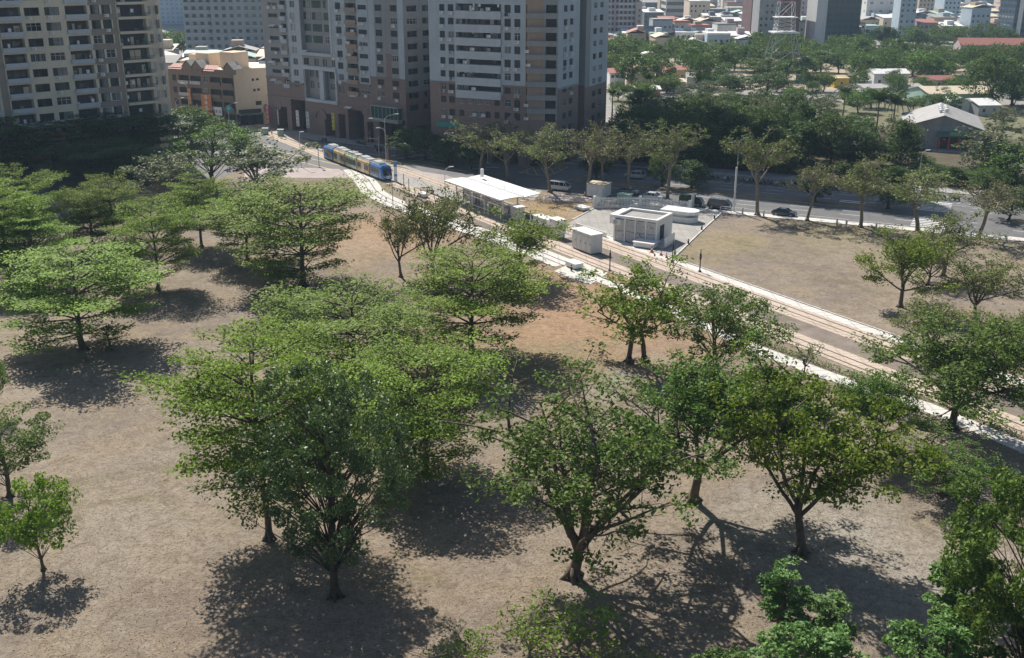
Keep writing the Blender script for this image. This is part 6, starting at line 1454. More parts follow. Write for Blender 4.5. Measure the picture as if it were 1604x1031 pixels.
def low_wall(name, label, cat, p, q, h, th, mat, posts=0):
    L_ = math.hypot(q[0]-p[0], q[1]-p[1]); t = thing(name, label, cat, (*p, 0), math.atan2(q[1]-p[1], q[0]-p[0])); mb = MB(); mb.box(0,-th/2,0,L_,th/2,h); mb.build('wall', mat, t)
    c = MB(); c.box(-.05,-th/2-.05,h,L_+.05,th/2+.05,h+.08); c.build('coping', M['white_conc'], t); return t
low_wall('low_wall', 'low white wall along the track in front of the hut', 'wall', TP(56.9,10.6), TP(65.5,10.9), 0.8, 0.25, M['white_wall'])
low_wall('low_wall', 'dark low wall at the edge of the tram stop approach', 'wall', TP(46,6.9), TP(56,6.9), 0.9, 0.2, M['grey_metal'])
# slatted white hut
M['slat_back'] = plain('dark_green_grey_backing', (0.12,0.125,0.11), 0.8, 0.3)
def hut():
    HA = (17.4, 172.7); ang = math.atan2(168.6-172.7, 24.3-17.4); t = thing('equipment_hut', 'white flat roofed hut with slatted screens and a sunken roof', 'hut', (*HA, 0), ang); w, d, h = 8.0, 6.6, 4.5
    mb = MB(); mb.box(.25,.3,0,w,d,h-.45); mb.build('wall', M['white_wall'], t)
    pr = MB(); pr.box(-.05,-.05,h-.45,w+.05,.5,h); pr.box(-.05,d-.6,h-.45,w+.05,d,h); pr.box(-.05,.5,h-.45,.5,d-.6,h); pr.box(w-.5,.5,h-.45,w+.05,d-.6,h); pr.build('parapet', M['white_roof'], t)
    rf = MB(); rf.box(.5,.5,h-.45,w-.5,d-.6,h-.40); rf.build('roof', M['grey_pave'], t)
    for k in range(5): q = MB(); x = (w-.3)*k/4; q.box(x,-.02,0,x+.3,.3,h-.45); q.build('pier', M['white_wall'], t)
    rr = random.Random(2)
    for k in range(4):
        q = MB(); x0 = (w-.3)*k/4+.36; x1 = (w-.3)*(k+1)/4-.06; n = 8
        for j in range(n):
            x = x0+(x1-x0)*(j+.5)/n
            for za, zb in ((.3,1.75),(2.0,h-.7)):
                zc = za
                while zc < zb-.2:
                    l = rr.uniform(.7, 1.5); q.box(x-.055,.06,zc,x+.055,.14,min(zb,zc+l)); zc += l+rr.choice([0.0,0.0,0.0,.14])
        for z in (.25,1.78,1.97,h-.72): q.box(x0,.05,z,x1,.16,z+.06)
        q.build('slat_screen', M['white'], t)
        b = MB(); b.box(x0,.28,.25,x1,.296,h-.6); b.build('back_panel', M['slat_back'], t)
    dr = MB(); dr.box(w+.003,1.2,0.9,w+.03,3.0,3.3); dr.build('doorway', M['hole'], t)
    st = MB()
    for k in range(5): st.box(w+.04, 1.0-k*.42, 0, w+1.7, 1.42-k*.42, .9-k*.18)
    st.box(w+.04,1.42,0,w+1.7,3.4,.9); st.build('steps', M['white_conc'], t)
    rl = MB(); rl.box(w+1.72,-.8,.3,w+1.85,3.4,1.9); rl.build('stair_wall', M['white'], t)
    ac = link('air_conditioner', ACM, t, (-.0, .28, 2.9)); ac.scale = (1.4,1,1.5)
    lb = MB(); lb.box(-1.4,1.3,2.6,.24,d,h-.3); lb.build('side_bay', M['white_wall'], t)
    return t
hut()
bx_thing('ramp_block', 'low white ramp block with posts at the foot of the hut', 'block', 73.0, 10.9, 3.6, 2.6, 0.9, M['white_wall'], M['white_roof'], 0.1, 0, 0, math.atan2(168.6-172.7, 24.3-17.4))
def annexe():
    p = (27.6, 187.6); t = thing('rounded_annexe', 'low rounded white slab annexe behind the hut', 'annexe', (*p, 0), math.atan2(-4.1, 6.9)); mb = MB()
    out = [(0,0),(5.2,0),(6.2,.6),(6.6,1.6),(6.2,2.8),(5.2,3.4),(0,3.4)]
    mb.prism(out, .0, 1.0); mb.build('base', M['white_wall'], t); b = MB(); b.prism([(x*1.06-.2, y*1.08-.15) for x, y in out], 1.5, 2.1); b.build('slab_roof', M['white_roof'], t); c = MB(); c.prism([(x*.8+.3, y*.8+.3) for x, y in out], 1.0, 1.5); c.build('neck', M['grey_metal'], t)
annexe()
# white palisade enclosure
def palisade(label, pts, h=2.2):
    t = thing('palisade_fence', label, 'fence', (*pts[0], 0)); O = pts[0]
    for a, b in zip(pts, pts[1:]):
        L_ = math.hypot(b[0]-a[0], b[1]-a[1]); n = int(L_/.28); mb = MB(); an = math.atan2(b[1]-a[1], b[0]-a[0])
        for k in range(n): x = L_*k/n; mb.box(x+.03,-.03,.35,x+.15,.03,h)
        mb.box(0,-.06,.32,L_,-.03,.42); mb.box(0,-.06,h-.3,L_,-.03,h-.2); mb.box(0,-.12,0,L_,.12,.32); mb.build('slat_panel', M['white'], t, (a[0]-O[0], a[1]-O[1], 0), an)
    for a in pts: q = MB(); q.box(-.25,-.25,0,.25,.25,h+.2); q.build('pillar', M['white_wall'], t, (a[0]-O[0], a[1]-O[1], 0), -.5)
palisade('white slatted fence round the transformer yard', [(18.5,206.9),(16.0,197.5),(24.9,197.6),(33.9,193.7),(35.2,198.2)])
bx_thing('transformer_box', 'beige roofed white transformer box inside the slatted fence', 'box', 36.5, 27.6, 4.0, 3.2, 2.6, M['white_wall'], M['tan_roof'], 0.2, 0, 0, -.5)
bx_thing('switch_box', 'low pale green switch box inside the slatted fence', 'box', 43.5, 30.0, 2.6, 1.6, 1.5, M['pale_green'], M['pale_green'], 0.08, 0, 0, -.5)
# posts, lamps, signals
def pole(label, x, y, h, r=0.07, mat='dark_metal', name='thin_pole', cat='pole', base=True, extra=None, z=0.0):
    t = thing(name, label, cat, (x, y, z)); q = MB(); q.lathe([(r*1.15,0),(r,h*.5),(r*.75,h)], 8); q.build('shaft', M[mat], t)
    if base: b = MB(); b.box(-r*2.4,-r*2.4,0,r*2.4,r*2.4,.22); b.build('base', M[mat if mat != 'white' else 'grey_metal'], t)
    if extra: extra(t)
    return t
for k, (px, py, ty, lab) in enumerate([(955,425,391,'dark signal post left of the crossing beside the big cabinet'), (1053,411,376,'dark post at the corner of the yard kerb'), (1096,426,390,'dark post standing by the lawn kerb')]):
    x, y = G(px, py); pole(lab, x, y, HZ(y, ty), .09, name='track_post', cat='post', extra=lambda t: (lambda q: (q.box(-.14,-.14,2.0,.14,.14,2.9), q.build('signal_box', M['black'], t)))(MB()))
for px, py, ty, lab in ((616,332,282,'slender grey overhead pole on the siding verge'), (633,302,272,'slender dark pole beside the siding verge block'), (641,308,280,'slim dark pole next to the siding verge block')):
    x, y = G(px, py); pole(lab, x, y, HZ(y, ty), .08, 'grey_metal' if px == 616 else 'dark_metal', 'overhead_pole')
x, y = G(620,285); t = thing('stop_totem', 'tall blue and white stop totem right in front of the tram', 'sign', (x, y, 0)); q = MB(); q.box(-.35,-.12,.1,.35,.12,4.4); q.build('panel', M['white'], t); q = MB(); q.box(-.36,-.13,3.3,.36,.13,4.5); q.box(-.352,-.125,1.2,.352,.125,1.7); q.build('blue_panel', M['blue_paint'], t)
def lamp(label, x, y, h, arms, ang=0.0, mat='light_metal', name='street_lamp'):
    t = thing(name, label, 'street lamp', (x, y, 0), ang); q = MB(); q.lathe([(.12,0),(.085,h*.4),(.055,h-.8)], 8); q.box(-.24,-.24,0,.24,.24,.12); q.build('pole', M[mat], t)
    for a, l, z in arms:
        c, s = math.cos(a), math.sin(a); ar = MB(); ar.path([(0,0,z-.9),(c*l*.3,s*l*.3,z-.25),(c*l*.85,s*l*.85,z)], [.06,.05,.04], 6); m = ar.build('arm', M[mat], t)
        hd = MB(); p = Vector((c*l,s*l,z+.02)); e = Vector((c,s,0)); n = Vector((-s,c,0))
        hd.loft([[tuple(p+e*u+n*v*w+Vector((0,0,zz))) for v, zz in ((-1,-.05),(1,-.05),(.7,.1),(-.7,.1))] for u, w in ((-.5,.1),(-.2,.2),(.35,.2),(.55,.1))]); hd.build('lamp_head', M['white'], m)
    return t
def plamp(label, bx, by, ty, arms, ang=0.0, **k):
    x, y = G(bx, by); h = HZ(y, ty); return lamp(label, x, y, h, [(a, l, h-dz) for a, l, dz in arms], ang, **k)
plamp('double armed street lamp behind the tram at the crossing', 605, 253, 180, [(0.4,3.0,0),(3.3,3.2,.8),(3.5,1.6,3.0)])
plamp('tall street lamp with a curved arm above the scooter row', 1152, 301, 217, [(.3,1.6,0),(2.9,1.4,.9)])
plamp('street lamp rising out of the broad street tree near the zebra crossing', 1434, 318, 236, [(.2,1.2,0)])
plamp('short post lamp left of the tram by the pink paving', 472, 262, 207, [(.3,.6,0)])
plamp('street lamp at the kerb behind the left olive street trees', 764, 256, 190, [(.4,1.5,0)])
plamp('street lamp between the beige tower and the brown terrace', 279, 196, 154, [(.4,2.0,0)])
plamp('tall street lamp against the brown terrace', 299, 196, 131, [(2.8,1.6,0)])
plamp('street lamp carrying a teal road sign at the terrace corner', 361, 212, 162, [(.3,2.2,0)])
x, y = G(361, 211); t = thing('road_sign', 'round teal road sign on the lamp post at the terrace corner', 'sign', (x+.3, y-.3, HZ(y,176))); q = MB(); q.lathe([(1.0,-.03),(1.05,0),(1.0,.03)], 20, (0,0,1.0), 0, 'y'); q.build('disc', M['teal_paint'], t); q = MB(); q.box(-.5,-.05,.9,.5,-.032,1.02); q.box(-.4,-.05,1.2,.35,-.032,1.3); q.build('lettering', M['white'], t)
x, y = G(362, 211); t = thing('road_sign', 'small teal and white plate low on the terrace corner lamp post', 'sign', (x+.2, y-.4, HZ(y,199))); q = MB(); q.box(-.6,-.03,0,.6,.03,1.5); q.build('plate', M['teal_paint'], t); q = MB(); q.box(-.4,-.05,.3,.4,-.032,.45); q.box(-.4,-.05,.8,.3,-.032,.95); q.build('lettering', M['white'], t)
for px, py, ty, lab in ((720,352,318,'white angled lamp post left of the stop on the near side'), (831,351,316,'white angled lamp post at the right end of the stop'), (886,366,331,'white angled lamp post between the cabinets'), (697,292,262,'white angled lamp post at the left end of the stop')):
    plamp(lab, px, py, ty, [(0.2 if px != 831 else 3.0, 1.4, 0)], 0.0, mat='white', name='platform_lamp')
def signal(label, bx, by, ty, arm=0.0):
    x, y = G(bx, by); h = HZ(y, ty); t = thing('traffic_signal', label, 'traffic light', (x, y, 0)); q = MB(); q.lathe([(.1,0),(.08,h)], 8); q.box(-.3,-.3,0,.3,.3,.15); q.build('pole', M['grey_metal'], t)
    if arm: a = MB(); a.tube((0,0,h-.6),(-arm,0,h-.4),.05); a.build('arm', M['grey_metal'], t)
    hd = MB(); hd.box(-arm-.45,-.18,h-1.5,-arm-.09,.14,h-.2); s = hd.build('signal_head', M['black'], t)
    for k, m in enumerate(('red_paint','yellow_paint','green_paint')): l = MB(); l.lathe([(.12,-.03),(.12,0)], 10, (-arm-.27,-.2,h-.42-.43*k), 0, 'y'); l.build('lens', M[m], s)
signal('traffic signal on a white footing left of the tram', 500, 262, 223); signal('traffic signal with a long arm at the tower corner behind the tram', 594, 247, 214, 3.0); signal('traffic signal in front of the brick arch', 580, 229, 203)
def marker(label, bx, by, ty, m1):
    x, y = G(bx, by); h = HZ(y, ty); t = thing('marker_post', label, 'marker post', (x, y, 0)); q = MB(); q.lathe([(.16,0),(.13,h*.5),(.13,h)], 10); q.build('post', M[m1], t); q = MB(); q.box(-.18,-.08,h-.6,.18,.08,h); q.build('board', M['green_paint'], t)
marker('orange marker post with a green board beside the double armed lamp', 608, 252, 212, 'orange_paint')
x, y = G(1149, 332); t = thing('flag_pole', 'tall square white post with a notice at the lawn corner', 'post', (x, y, 0)); h = HZ(y, 262); q = MB(); q.box(-.16,-.12,0,.16,.12,h); q.build('post', M['light_metal'], t); q = MB(); q.box(-.4,-.16,1.4,.4,-.125,2.3); q.build('notice', M['white'], t)
# bollards, bicycle barriers, cones
def bollard(label, px, py, mat='grey_metal', h=1.1):
    x, y = G(px, py); t = thing('bollard', label, 'bollard', (x, y, .12)); q = MB(); q.lathe([(.16,0),(.14,h-.12),(.1,h),(.02,h+.03)], 10); q.build('post', M[mat], t); b = MB(); b.lathe([(.163,h*.72),(.163,h*.84)], 10); b.build('band', M['white'], t)
for k, px in enumerate((1163,1196,1310.5,1325,1372,1520,1575)): bollard('grey bollard on the near pavement, %s from the left' % nth(k), px, 336+ (px-1163)*.118-(0 if px < 1400 else 4))
def hoop(label, px, py, w=2.2):
    x, y = G(px, py); t = thing('cycle_barrier', label, 'barrier', (x, y, .12), -.45); q = MB(); q.path([(0,0,0),(0,0,.7),(.12,0,.85),(w-.12,0,.85),(w,0,.7),(w,0,0)], [.06]*6, 8); q.build('hoop', M['white'], t); b = MB(); b.tube((.05,0,.45),(w-.05,0,.45),.04); b.build('rail', M['white'], t)
for k, (px, py) in enumerate(((1327,352),(1386,359),(1524,373),(1555,377),(1128,331))): hoop('white tubular barrier on the near pavement, %s from the left' % ['second','third','fourth','fifth','first'][k], px, py)
def cone(label, x, y, s=1.0):
    t = thing('traffic_cone', label, 'traffic cone', (x, y, .035)); t.scale = (s,s,s); q = MB(); q.lathe([(.2,.04),(.12,.4),(.04,.85),(.02,.86)], 10); q.build('cone', M['red_paint'], t); b = MB(); b.box(-.26,-.26,0,.26,.26,.04); b.build('base', M['orange_paint'], t); w = MB(); w.lathe([(.135,.36),(.095,.56)], 10); w.build('band', M['white'], t)
cone('tall red traffic cone by the ramp of the hut', 23.0, 164.7, 1.4); cone('red traffic cone at the yard edge, the middle one', 24.3, 163.0, 1.05); cone('orange red traffic cone at the yard edge, nearest the dark post', 25.0, 161.6)
for k, (px, py) in enumerate(((1078,383),(1099,361),(1119,344),(1057,400))): bollard('short black bollard on the yard kerb, %s' % ('second from the track','third from the track','farthest from the track','nearest the track')[k], px, py, 'black', .8)
for k, (px, py) in enumerate(((1259,571),(895,425))): bollard(('small black bollard on the footpath beside the sapling','small black bollard by the white block')[k], px, py, 'black', .9)
# cabinets on the far pavement
for px, py, lab in ((416,211,'pale utility box at the far corner by the red sign'), (440,213,'larger pale green utility box by the dark passage')):
    x, y = G(px, py); t = thing('utility_box', lab, 'utility box', (x, y, .13)); q = MB(); q.box(-.8,-.4,0,.8,.4,1.6); q.build('body', M['pale_green'], t); q = MB(); q.box(-.9,-.5,1.6,.9,.5,1.7); q.build('lid', M['light_metal'], t); q = MB(); q.box(-.03,-.42,.1,.03,-.4,1.5); q.build('door_seam', M['dark_metal'], t)

# ---------------- vehicles
CARP = {}
def carpaint(n, c):
    if n not in CARP: CARP[n] = glossy(n+'_car_paint', c, 0.18, 0.6)
    return CARP[n]
wt = MB(); wt.lathe([(.20,-.11),(.33,-.10),(.335,.10),(.20,.11)], 16, (0,0,0), 0, 'y'); TYRE = wt.mesh('tyre', M['black'])
wr = MB(); wr.lathe([(.03,-.118),(.21,-.115),(.21,.115),(.03,.118)], 10, (0,0,0), 0, 'y'); RIM = wr.mesh('rim', M['grey_metal'])
SHAPES = {  # (x, z_low, z_belt, belt half width), greenhouse (x, z_top, half width)
 'saloon': (4.6, 1.78, [(0,.42,.66,.70),(.12,.30,.80,.80),(1.0,.22,.90,.88),(2.3,.20,.93,.89),(3.6,.22,.92,.88),(4.45,.30,.86,.80),(4.6,.42,.72,.70)], [(1.05,.90),(1.85,1.40),(3.1,1.43),(4.0,.95)]),
 'hatch':  (4.2, 1.76, [(0,.42,.66,.70),(.12,.30,.82,.80),(1.0,.22,.94,.87),(2.3,.20,.97,.88),(3.5,.22,.98,.87),(4.1,.30,.98,.80),(4.2,.42,.8,.70)], [(.95,.93),(1.7,1.48),(3.3,1.50),(4.05,1.0)]),
 'suv':    (4.6, 1.85, [(0,.50,.76,.74),(.12,.36,.96,.84),(1.1,.28,1.04,.91),(2.3,.26,1.07,.92),(3.8,.28,1.08,.91),(4.5,.36,1.06,.84),(4.6,.5,.9,.76)], [(1.1,1.03),(1.85,1.66),(3.9,1.68),(4.45,1.1)]),
 'van':    (4.7, 1.75, [(0,.45,.80,.72),(.08,.30,1.02,.80),(.6,.24,1.10,.85),(2.3,.22,1.12,.86),(4.0,.24,1.12,.86),(4.62,.32,1.10,.82),(4.7,.45,.95,.76)], [(.18,1.06),(.95,1.86),(4.3,1.92),(4.6,1.12)]),
}
def car(kind, col, label, x, y, ang, cat='car', group=None, name=None, z=0.022):
    L_, W_, low, gh = SHAPES[kind]; t = thing(name or ('van' if kind == 'van' else 'car'), label, cat, (x, y, z), ang, group); P = lambda v: L_/2-v   # front towards +x
    b = MB(); rings = []
    for px, z0, z1, hw in low: rings.append([(P(px),-hw,z0+.12),(P(px),-hw*.93,z0),(P(px),hw*.93,z0),(P(px),hw,z0+.12),(P(px),hw,(z0+z1)/2+.05),(P(px),hw*.93,z1),(P(px),-hw*.93,z1),(P(px),-hw,(z0+z1)/2+.05)])
    b.loft(rings); (a0,b0),(a1,b1),(a2,b2),(a3,b3) = gh; hw = W_*.46; tw = W_*.39
    b.loft([[(P(a1),-tw,b1-.04),(P(a1),tw,b1-.04),(P(a2),tw,b2-.04),(P(a2),-tw,b2-.04)],[(P(a1+.12),-tw*.88,b1+.03),(P(a1+.12),tw*.88,b1+.03),(P(a2-.12),tw*.88,b2+.03),(P(a2-.12),-tw*.88,b2+.03)]])
    b.build('body', carpaint(*col), t)
    g = MB(); g.loft([[(P(a0),-hw,b0-.03),(P(a0),hw,b0-.03),(P(a3),hw,b3-.03),(P(a3),-hw,b3-.03)],[(P(a1),-tw,b1-.035),(P(a1),tw,b1-.035),(P(a2),tw,b2-.035),(P(a2),-tw,b2-.035)]]); g.build('window', M['carglass'], t)
    pl = MB(); xs = [a1+(a2-a1)*q for q in ((.0,.45,1.0) if kind != 'van' else (.02,.33,.66,1.0))]
    for s in (-1, 1):
        for xx in xs: pl.path([(P(xx+.0),s*(hw+.005),(b0+b3)/2-.02),(P(min(max(xx,a1),a2)),s*(tw+.02),b1-.02)], [.045,.04], 4)
        pl.path([(P(a0),s*hw,b0),(P(a1),s*tw,b1)], [.04,.04], 4); pl.path([(P(a3),s*hw,b3),(P(a2),s*tw,b2)], [.05,.05], 4)
    pl.build('pillar', carpaint(*col), t)
    for xx in (L_*.2, L_*.79):
        for s in (-1, 1): w = thing('wheel', None, None, (P(xx), s*(W_/2-.13), .335)); w.parent = t; link('tyre', TYRE, w); link('rim', RIM, w)
    for s in (-1, 1):
        h = MB(); zf = low[1][2]-.12; h.box(P(.16),s*.62-.16,zf-.1,P(.02),s*.62+.16,zf+.06); h.build('headlight', M['lamp_glass'], t)
        h = MB(); zr = low[-2][2]-.14; h.box(P(L_-.02),s*.66-.12,zr-.1,P(L_-.16),s*.66+.12,zr+.1); h.build('tail_light', M['tail'], t)
        h = MB(); h.box(P(a0+.55),s*(hw+.02) if s > 0 else s*(hw+.02)-.16,b0+.02,P(a0+.40),s*(hw+.02)+.16 if s > 0 else s*(hw+.02),b0+.16); h.build('mirror', carpaint(*col), t)
    bp = MB(); bp.box(P(.1),-.6,.34,P(-.02),.6,.46); bp.box(P(L_+.02),-.6,.36,P(L_-.1),.6,.48); bp.build('bumper_trim', M['black'], t)
    np_ = MB(); np_.box(P(-.03),-.22,.46,P(-.02),.22,.58); np_.build('number_plate', M['white'], t)
    if kind == 'van' or kind == 'suv':
        rr = MB()
        for s in (-1, 1): rr.tube((P(a1+.4),s*tw*.8,b1+.1),(P(a2-.3),s*tw*.8,b2+.1),.025,.025,5)
        if kind == 'van':
            for q in range(4): xx = a1+.5+(a2-a1-1)*q/3; rr.tube((P(xx),-tw*.8,b1+.1),(P(xx),tw*.8,b1+.1),.025,.025,5)
        rr.build('roof_rack', M['light_metal'], t)
    return t
WHT = ('white', (0.70,0.71,0.72)); BLU = ('blue', (0.02,0.06,0.20)); DKB = ('dark_blue', (0.015,0.03,0.05)); BLK = ('black', (0.02,0.022,0.025)); GRY = ('grey', (0.16,0.17,0.18)); SLV = ('silver', (0.42,0.43,0.44))
RA = math.atan2(-.46, .89)
def at_road(px, py): return G(px, py)
car('van', WHT, 'white van with side windows parked by the bent street tree', *G(876,298), RA, 'van', 'vehicles along the near kerb')
car('hatch', BLU, 'blue hatchback parked beside the brownish street tree', *G(929,305), RA, 'car', 'vehicles along the near kerb')
car('saloon', GRY, 'grey saloon half hidden behind the white fence', *G(984,304), RA, 'car', 'vehicles along the near kerb')
car('hatch', WHT, 'white hatchback parked behind the white slatted fence', *G(1024,313), RA, 'car', 'vehicles along the near kerb')
car('van', DKB, 'dark van with a pale roof rack parked rightmost of the two vans', *G(1127,327), RA, 'van', 'vehicles along the near kerb')
car('saloon', BLK, 'black saloon parked alone at the edge of the right lawn', *G(1228,338), RA, 'car', 'vehicles along the near kerb')
car('suv', SLV, 'silver white estate car driving on the far carriageway', *G(994,279.5), RA+math.pi, 'car')
car('saloon', SLV, 'pale blue grey saloon waiting at the foot of the right tower', *G(693,244), RA+math.pi, 'car')
car('hatch', WHT, 'white car parked in the drive right of the right tower base', *G(880,247), 1.9, 'car'); car('van', WHT, 'white van parked in the drive right of the right tower', *G(889,241), 1.9, 'van')
def truck():
    x, y = G(1083,322); t = thing('pickup_truck', 'small truck with a dark green canvas cover beside the white barrier', 'truck', (x, y, .022), RA); b = MB(); b.box(-2.4,-.85,.5,.7,.85,.62); b.box(-2.4,-.85,.62,.65,-.80,1.0); b.box(-2.4,.80,.62,.65,.85,1.0); b.box(-2.4,-.8,.62,-2.35,.8,1.0); b.build('bed', M['dark_metal'], t)
    c = MB(); c.loft([[(-2.35,-.83,1.0),(.6,-.83,1.0),(.6,.83,1.0),(-2.35,.83,1.0)],[(-2.35,-.83,1.75),(.6,-.83,1.75),(.6,.83,1.75),(-2.35,.83,1.75)],[(-2.3,-.6,1.98),(.55,-.6,1.98),(.55,.6,1.98),(-2.3,.6,1.98)]]); c.build('canvas_cover', plain('dark_green_canvas', (0.05,0.075,0.045), 0.9), t)
    d = MB(); d.loft([[(.75,-.82,.4),(.75,.82,.4),(.75,.82,1.1),(.75,-.82,1.1)],[(2.2,-.82,.4),(2.2,.82,.4),(2.2,.82,1.05),(2.2,-.82,1.05)],[(2.4,-.75,.45),(2.4,.75,.45),(2.4,.75,.95),(2.4,-.75,.95)]]); d.box(.85,-.7,1.7,1.7,.7,1.76); d.build('cab', carpaint(*DKB), t)
    g = MB(); g.loft([[(.8,-.8,1.08),(.8,.8,1.08),(2.25,.8,1.05),(2.25,-.8,1.05)],[(.8,-.7,1.7),(.8,.7,1.7),(1.75,.7,1.7),(1.75,-.7,1.7)]]); g.build('window', M['carglass'], t)
    for xx in (-1.5, 1.55):
        for s in (-1, 1): w = thing('wheel', None, None, (xx, s*.74, .335)); w.parent = t; link('tyre', TYRE, w); link('rim', RIM, w)
    for s in (-1, 1): h = MB(); h.box(2.36,s*.6-.14,.65,2.43,s*.6+.14,.82); h.build('headlight', M['lamp_glass'], t)
truck()
# scooters
def scooter_proto(col, label, loc, rz, group):
    t = thing('scooter', label, 'scooter', loc, rz, group)
    b = MB(); b.loft([[(-.85,-.14,.55),(-.85,.14,.55),(-.85,.1,.75),(-.85,-.1,.75)],[(-.3,-.2,.35),(-.3,.2,.35),(-.3,.18,.72),(-.3,-.18,.72)],[(-.05,-.16,.28),(-.05,.16,.28),(-.05,.14,.4),(-.05,-.14,.4)],[(.4,-.16,.28),(.4,.16,.28),(.4,.14,.36),(.4,-.14,.36)]]); b.loft([[(.38,-.22,.3),(.38,.22,.3),(.46,.2,.3),(.46,-.2,.3)],[(.55,-.18,.95),(.55,.18,.95),(.64,.14,.95),(.64,-.14,.95)]]); b.build('body', col, t)
    s = MB(); s.loft([[(-.8,-.12,.76),(-.8,.12,.76),(-.1,.15,.73),(-.1,-.15,.73)],[(-.78,-.1,.86),(-.78,.1,.86),(-.12,.12,.80),(-.12,-.12,.80)]]); s.build('seat', M['black'], t)
    for x in (-.6, .72):
        w = MB(); w.lathe([(.06,-.05),(.22,-.05),(.25,0),(.22,.05),(.06,.05)], 12, (x,0,.25), 0, 'y'); w.build('wheel', M['black'], t)
    h = MB(); h.tube((.72,0,.3),(.52,0,1.0),.035,.03,6); h.tube((.5,-.33,1.02),(.5,.33,1.02),.025,.025,6); h.build('handlebar', M['grey_metal'], t)
    for sd in (-1, 1): m = MB(); m.tube((.5,sd*.25,1.02),(.5,sd*.33,1.25),.012,.012,4); m.box(.47,sd*.33-.07,1.22,.5,sd*.33+.07,1.31); m.build('mirror', M['lamp_glass'], t)
    l = MB(); l.box(.6,-.09,.8,.68,.09,.92); l.build('headlight', M['lamp_glass'], t)
    return t
sc_cols = [('black', M['black']), ('white', carpaint(*WHT)), ('grey', carpaint(*GRY)), ('red', plain('dull_red_scooter_paint', (0.12,0.02,0.02), 0.4))]
protos = {}
rsn = random.Random(31)
def scooter(x, y, rz, label, group, z=0.13):
    n, m = rsn.choice([sc_cols[0]]*6+[sc_cols[1]]*2+[sc_cols[2]]*3+[sc_cols[3]])
    lab = label % n
    if n not in protos: protos[n] = scooter_proto(m, lab, (x, y, z), rz, group); return protos[n]
    return dup(protos[n], lab, (x, y, z), rz, None, group)
k = 0; s = sof(25)
while s < sof(84):
    (p, t_) = along(MED, s); n_ = (-t_[1], t_[0]); o_ = 13.9+rsn.uniform(-.3,.3)
    if rsn.random() < .93: scooter(p[0]+n_[0]*o_, p[1]+n_[1]*o_, math.atan2(-n_[1], -n_[0])+.5+rsn.uniform(-.15,.15), '%s scooter in the long row along the wood, '+nth(k)+' from the left', 'scooters in the long row along the wood', 0.135); k += 1
    s += 0.82
k = 0
for px0, px1, py0, py1, n in ((788,816,248,252,11), (838,868,254,256,10), (560,572,226,228,4), (588,600,233,235,5)):
    for j in range(n):
        q = j/(n-1); x, y = G(px0+(px1-px0)*q, py0+(py1-py0)*q); scooter(x, y, -1.2+rsn.uniform(-.2,.2), '%s scooter parked under the tower arcades, '+nth(k)+' from the left', 'scooters under the tower arcades', .135); k += 1
k = 0
for j in range(9): x, y = G(88+j*5.2, 276-j*.5); scooter(x, y, -1.2+rsn.uniform(-.3,.3), '%s scooter parked in the shade under the beige tower, '+nth(k)+' from the left', 'scooters under the beige tower', .135); k += 1
x, y = G(1374, 358); t = thing('bicycle', 'bicycle leaning at the barrier on the near pavement', 'bicycle', (x, y, .12), -.4)
fr = MB(); fr.tube((-.5,0,.34),(-.1,0,.3),.02); fr.tube((-.1,0,.3),(.35,0,.8),.022); fr.tube((-.1,0,.3),(-.22,0,.85),.02); fr.tube((-.2,0,.78),(.35,0,.78),.022); fr.tube((-.5,0,.34),(-.2,0,.75),.016); fr.tube((.5,0,.34),(.33,0,.95),.02); fr.build('frame', M['dark_metal'], t)
for xx in (-.5, .5): w = MB(); w.path([(xx+.33*math.cos(a*math.pi/8),0,.34+.33*math.sin(a*math.pi/8)) for a in range(17)], [.022]*17, 5); w.build('wheel', M['black'], t)
w = MB(); w.tube((.33,-.27,.97),(.33,.27,.97),.018); w.build('handlebar', M['grey_metal'], t); w = MB(); w.box(-.34,-.08,.85,-.1,.08,.91); w.build('saddle', M['black'], t)
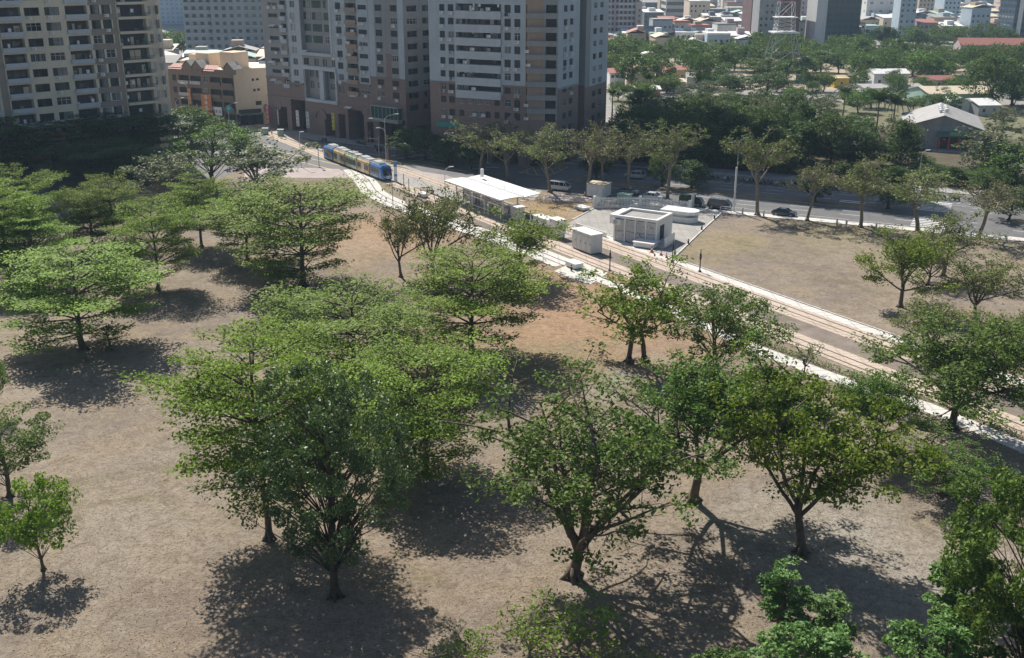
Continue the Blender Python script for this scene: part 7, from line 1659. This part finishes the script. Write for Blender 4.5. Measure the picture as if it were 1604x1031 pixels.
# people
def person(label, loc, rz, joints, top, legs, skin=(0.42,0.27,0.19), helmet=None):
    """one continuous skinned body; joints: name -> (x,y,z,r)"""
    t = thing('person', label, 'person', loc, rz)
    J = joints; order = list(J); E_ = [('pelvis','waist'),('waist','chest'),('chest','neck'),('neck','head'),('head','crown')]
    for s in 'LR': E_ += [('pelvis','hip'+s),('hip'+s,'knee'+s),('knee'+s,'ankle'+s),('ankle'+s,'toe'+s),('chest','sh'+s),('sh'+s,'elbow'+s),('elbow'+s,'wrist'+s),('wrist'+s,'hand'+s)]
    me = bpy.data.meshes.new('person_body'); me.from_pydata([J[n][:3] for n in order], [(order.index(a), order.index(b)) for a, b in E_], [])
    o = link('body', me, t); md = o.modifiers.new('skin', 'SKIN'); md.use_smooth_shade = True
    for n, v in zip(order, me.skin_vertices[0].data): v.radius = (J[n][3], J[n][3]); v.use_root = (n == 'pelvis')
    o.modifiers.new('sub', 'SUBSURF').levels = 1; o.modifiers['sub'].render_levels = 1
    dg = bpy.context.evaluated_depsgraph_get(); m2 = bpy.data.meshes.new_from_object(o.evaluated_get(dg)); o.modifiers.clear(); o.data = m2
    for c in (top, legs, plain('skin', skin, 0.6, 0.1), M['black']): m2.materials.append(c)
    hz = J['pelvis'][2]; nz = J['neck'][2]
    for p in m2.polygons:
        c = p.center; hand = min((Vector(J['hand'+s][:3])-c).length for s in 'LR') < .13; foot = min((Vector(J['toe'+s][:3])-c).length for s in 'LR') < .13
        hd = (Vector(J['head'][:3])-c).length
        p.material_index = 2 if hand or hd < .15 else (3 if foot else (0 if (c.z > hz+.04 and (c - Vector(J['chest'][:3])).length < .62) else 1))
    if helmet:
        h = MB(); c = J['crown']; h.lathe([(.14,-.10),(.15,0),(.12,.09),(.03,.13)], 12, (c[0]-.01,c[1],c[2]-.06)); h.build('helmet' if helmet != 'hair' else 'hair', M['black'] if helmet == 'hair' else helmet, t)
    return t
STAND = {'pelvis':(0,0,.93,.13),'waist':(0,0,1.1,.12),'chest':(.01,0,1.33,.14),'neck':(.01,0,1.5,.055),'head':(.03,0,1.61,.09),'crown':(.02,0,1.70,.08)}
for s, y in (('L',1),('R',-1)): STAND.update({'hip'+s:(0,y*.1,.88,.09),'knee'+s:(.03*y,y*.11,.48,.06),'ankle'+s:(.08*y-.03,y*.11,.08,.04),'toe'+s:(.08*y+.12,y*.12,.04,.035),'sh'+s:(0,y*.19,1.42,.06),'elbow'+s:(-.03*y,y*.25,1.15,.045),'wrist'+s:(.08-.04*y,y*.26,.92,.032),'hand'+s:(.11-.04*y,y*.26,.82,.03)})
RIDE = {'pelvis':(-.3,0,.92,.14),'waist':(-.28,0,1.08,.13),'chest':(-.2,0,1.3,.15),'neck':(-.16,0,1.46,.06),'head':(-.12,0,1.57,.09),'crown':(-.12,0,1.66,.08)}
for s, y in (('L',1),('R',-1)): RIDE.update({'hip'+s:(-.25,y*.11,.88,.1),'knee'+s:(.22,y*.17,.80,.065),'ankle'+s:(.18,y*.15,.40,.045),'toe'+s:(.32,y*.15,.36,.035),'sh'+s:(-.2,y*.2,1.4,.06),'elbow'+s:(.08,y*.28,1.2,.045),'wrist'+s:(.38,y*.3,1.06,.034),'hand'+s:(.49,y*.3,1.05,.032)})
cl_ = lambda n, c: plain(n, c, 0.85, 0.15, 6)
jeans = cl_('dark_jeans', (0.04,0.05,0.08)); shirt = cl_('pale_shirt', (0.55,0.56,0.58)); teal = cl_('teal_jacket', (0.05,0.16,0.17)); dark_top = cl_('dark_top', (0.06,0.06,0.07))
person('person in a pale shirt standing by the utility boxes at the far corner', (*G(426,213), .13), 2.0, STAND, shirt, jeans, helmet='hair')
for px, py, tp, lab, cn, hm in ((508,222,shirt,'pale shirted rider with a white helmet on the scooter by the far pavement','pale shirted',carpaint(*WHT)), (594,238,dark_top,'dark clothed rider on the scooter by the corner signal','dark clothed',M['black']), (769,255,teal,'teal jacketed rider on the scooter behind the olive street tree','teal jacketed',M['black'])):
    x, y = G(px, py); a = RA+math.pi; person(lab, (x, y, .02), a, RIDE, tp, jeans, helmet=hm)
    sc_ = dup(protos['black'], 'black scooter ridden by the %s rider' % cn, (x, y, .022), a); sc_['group'] = 'ridden scooters'
# haze: the air of the whole place
hzb = MB(); hzb.box(-2600,-450,-6,2600,4900,190); hm_ = bpy.data.materials.new('air'); hm_.use_nodes = True; nt = hm_.node_tree
nt.nodes.remove(nt.nodes['Principled BSDF']); pv = nt.nodes.new('ShaderNodeVolumePrincipled'); pv.inputs['Color'].default_value = (0.55,0.78,1.0,1); pv.inputs['Density'].default_value = 0.00015; pv.inputs['Anisotropy'].default_value = 0.1
nt.links.new(pv.outputs[0], nt.nodes['Material Output'].inputs['Volume'])
ho = hzb.build('haze', hm_); tag(ho, 'pale blue haze over the distant city', 'haze', kind='stuff')
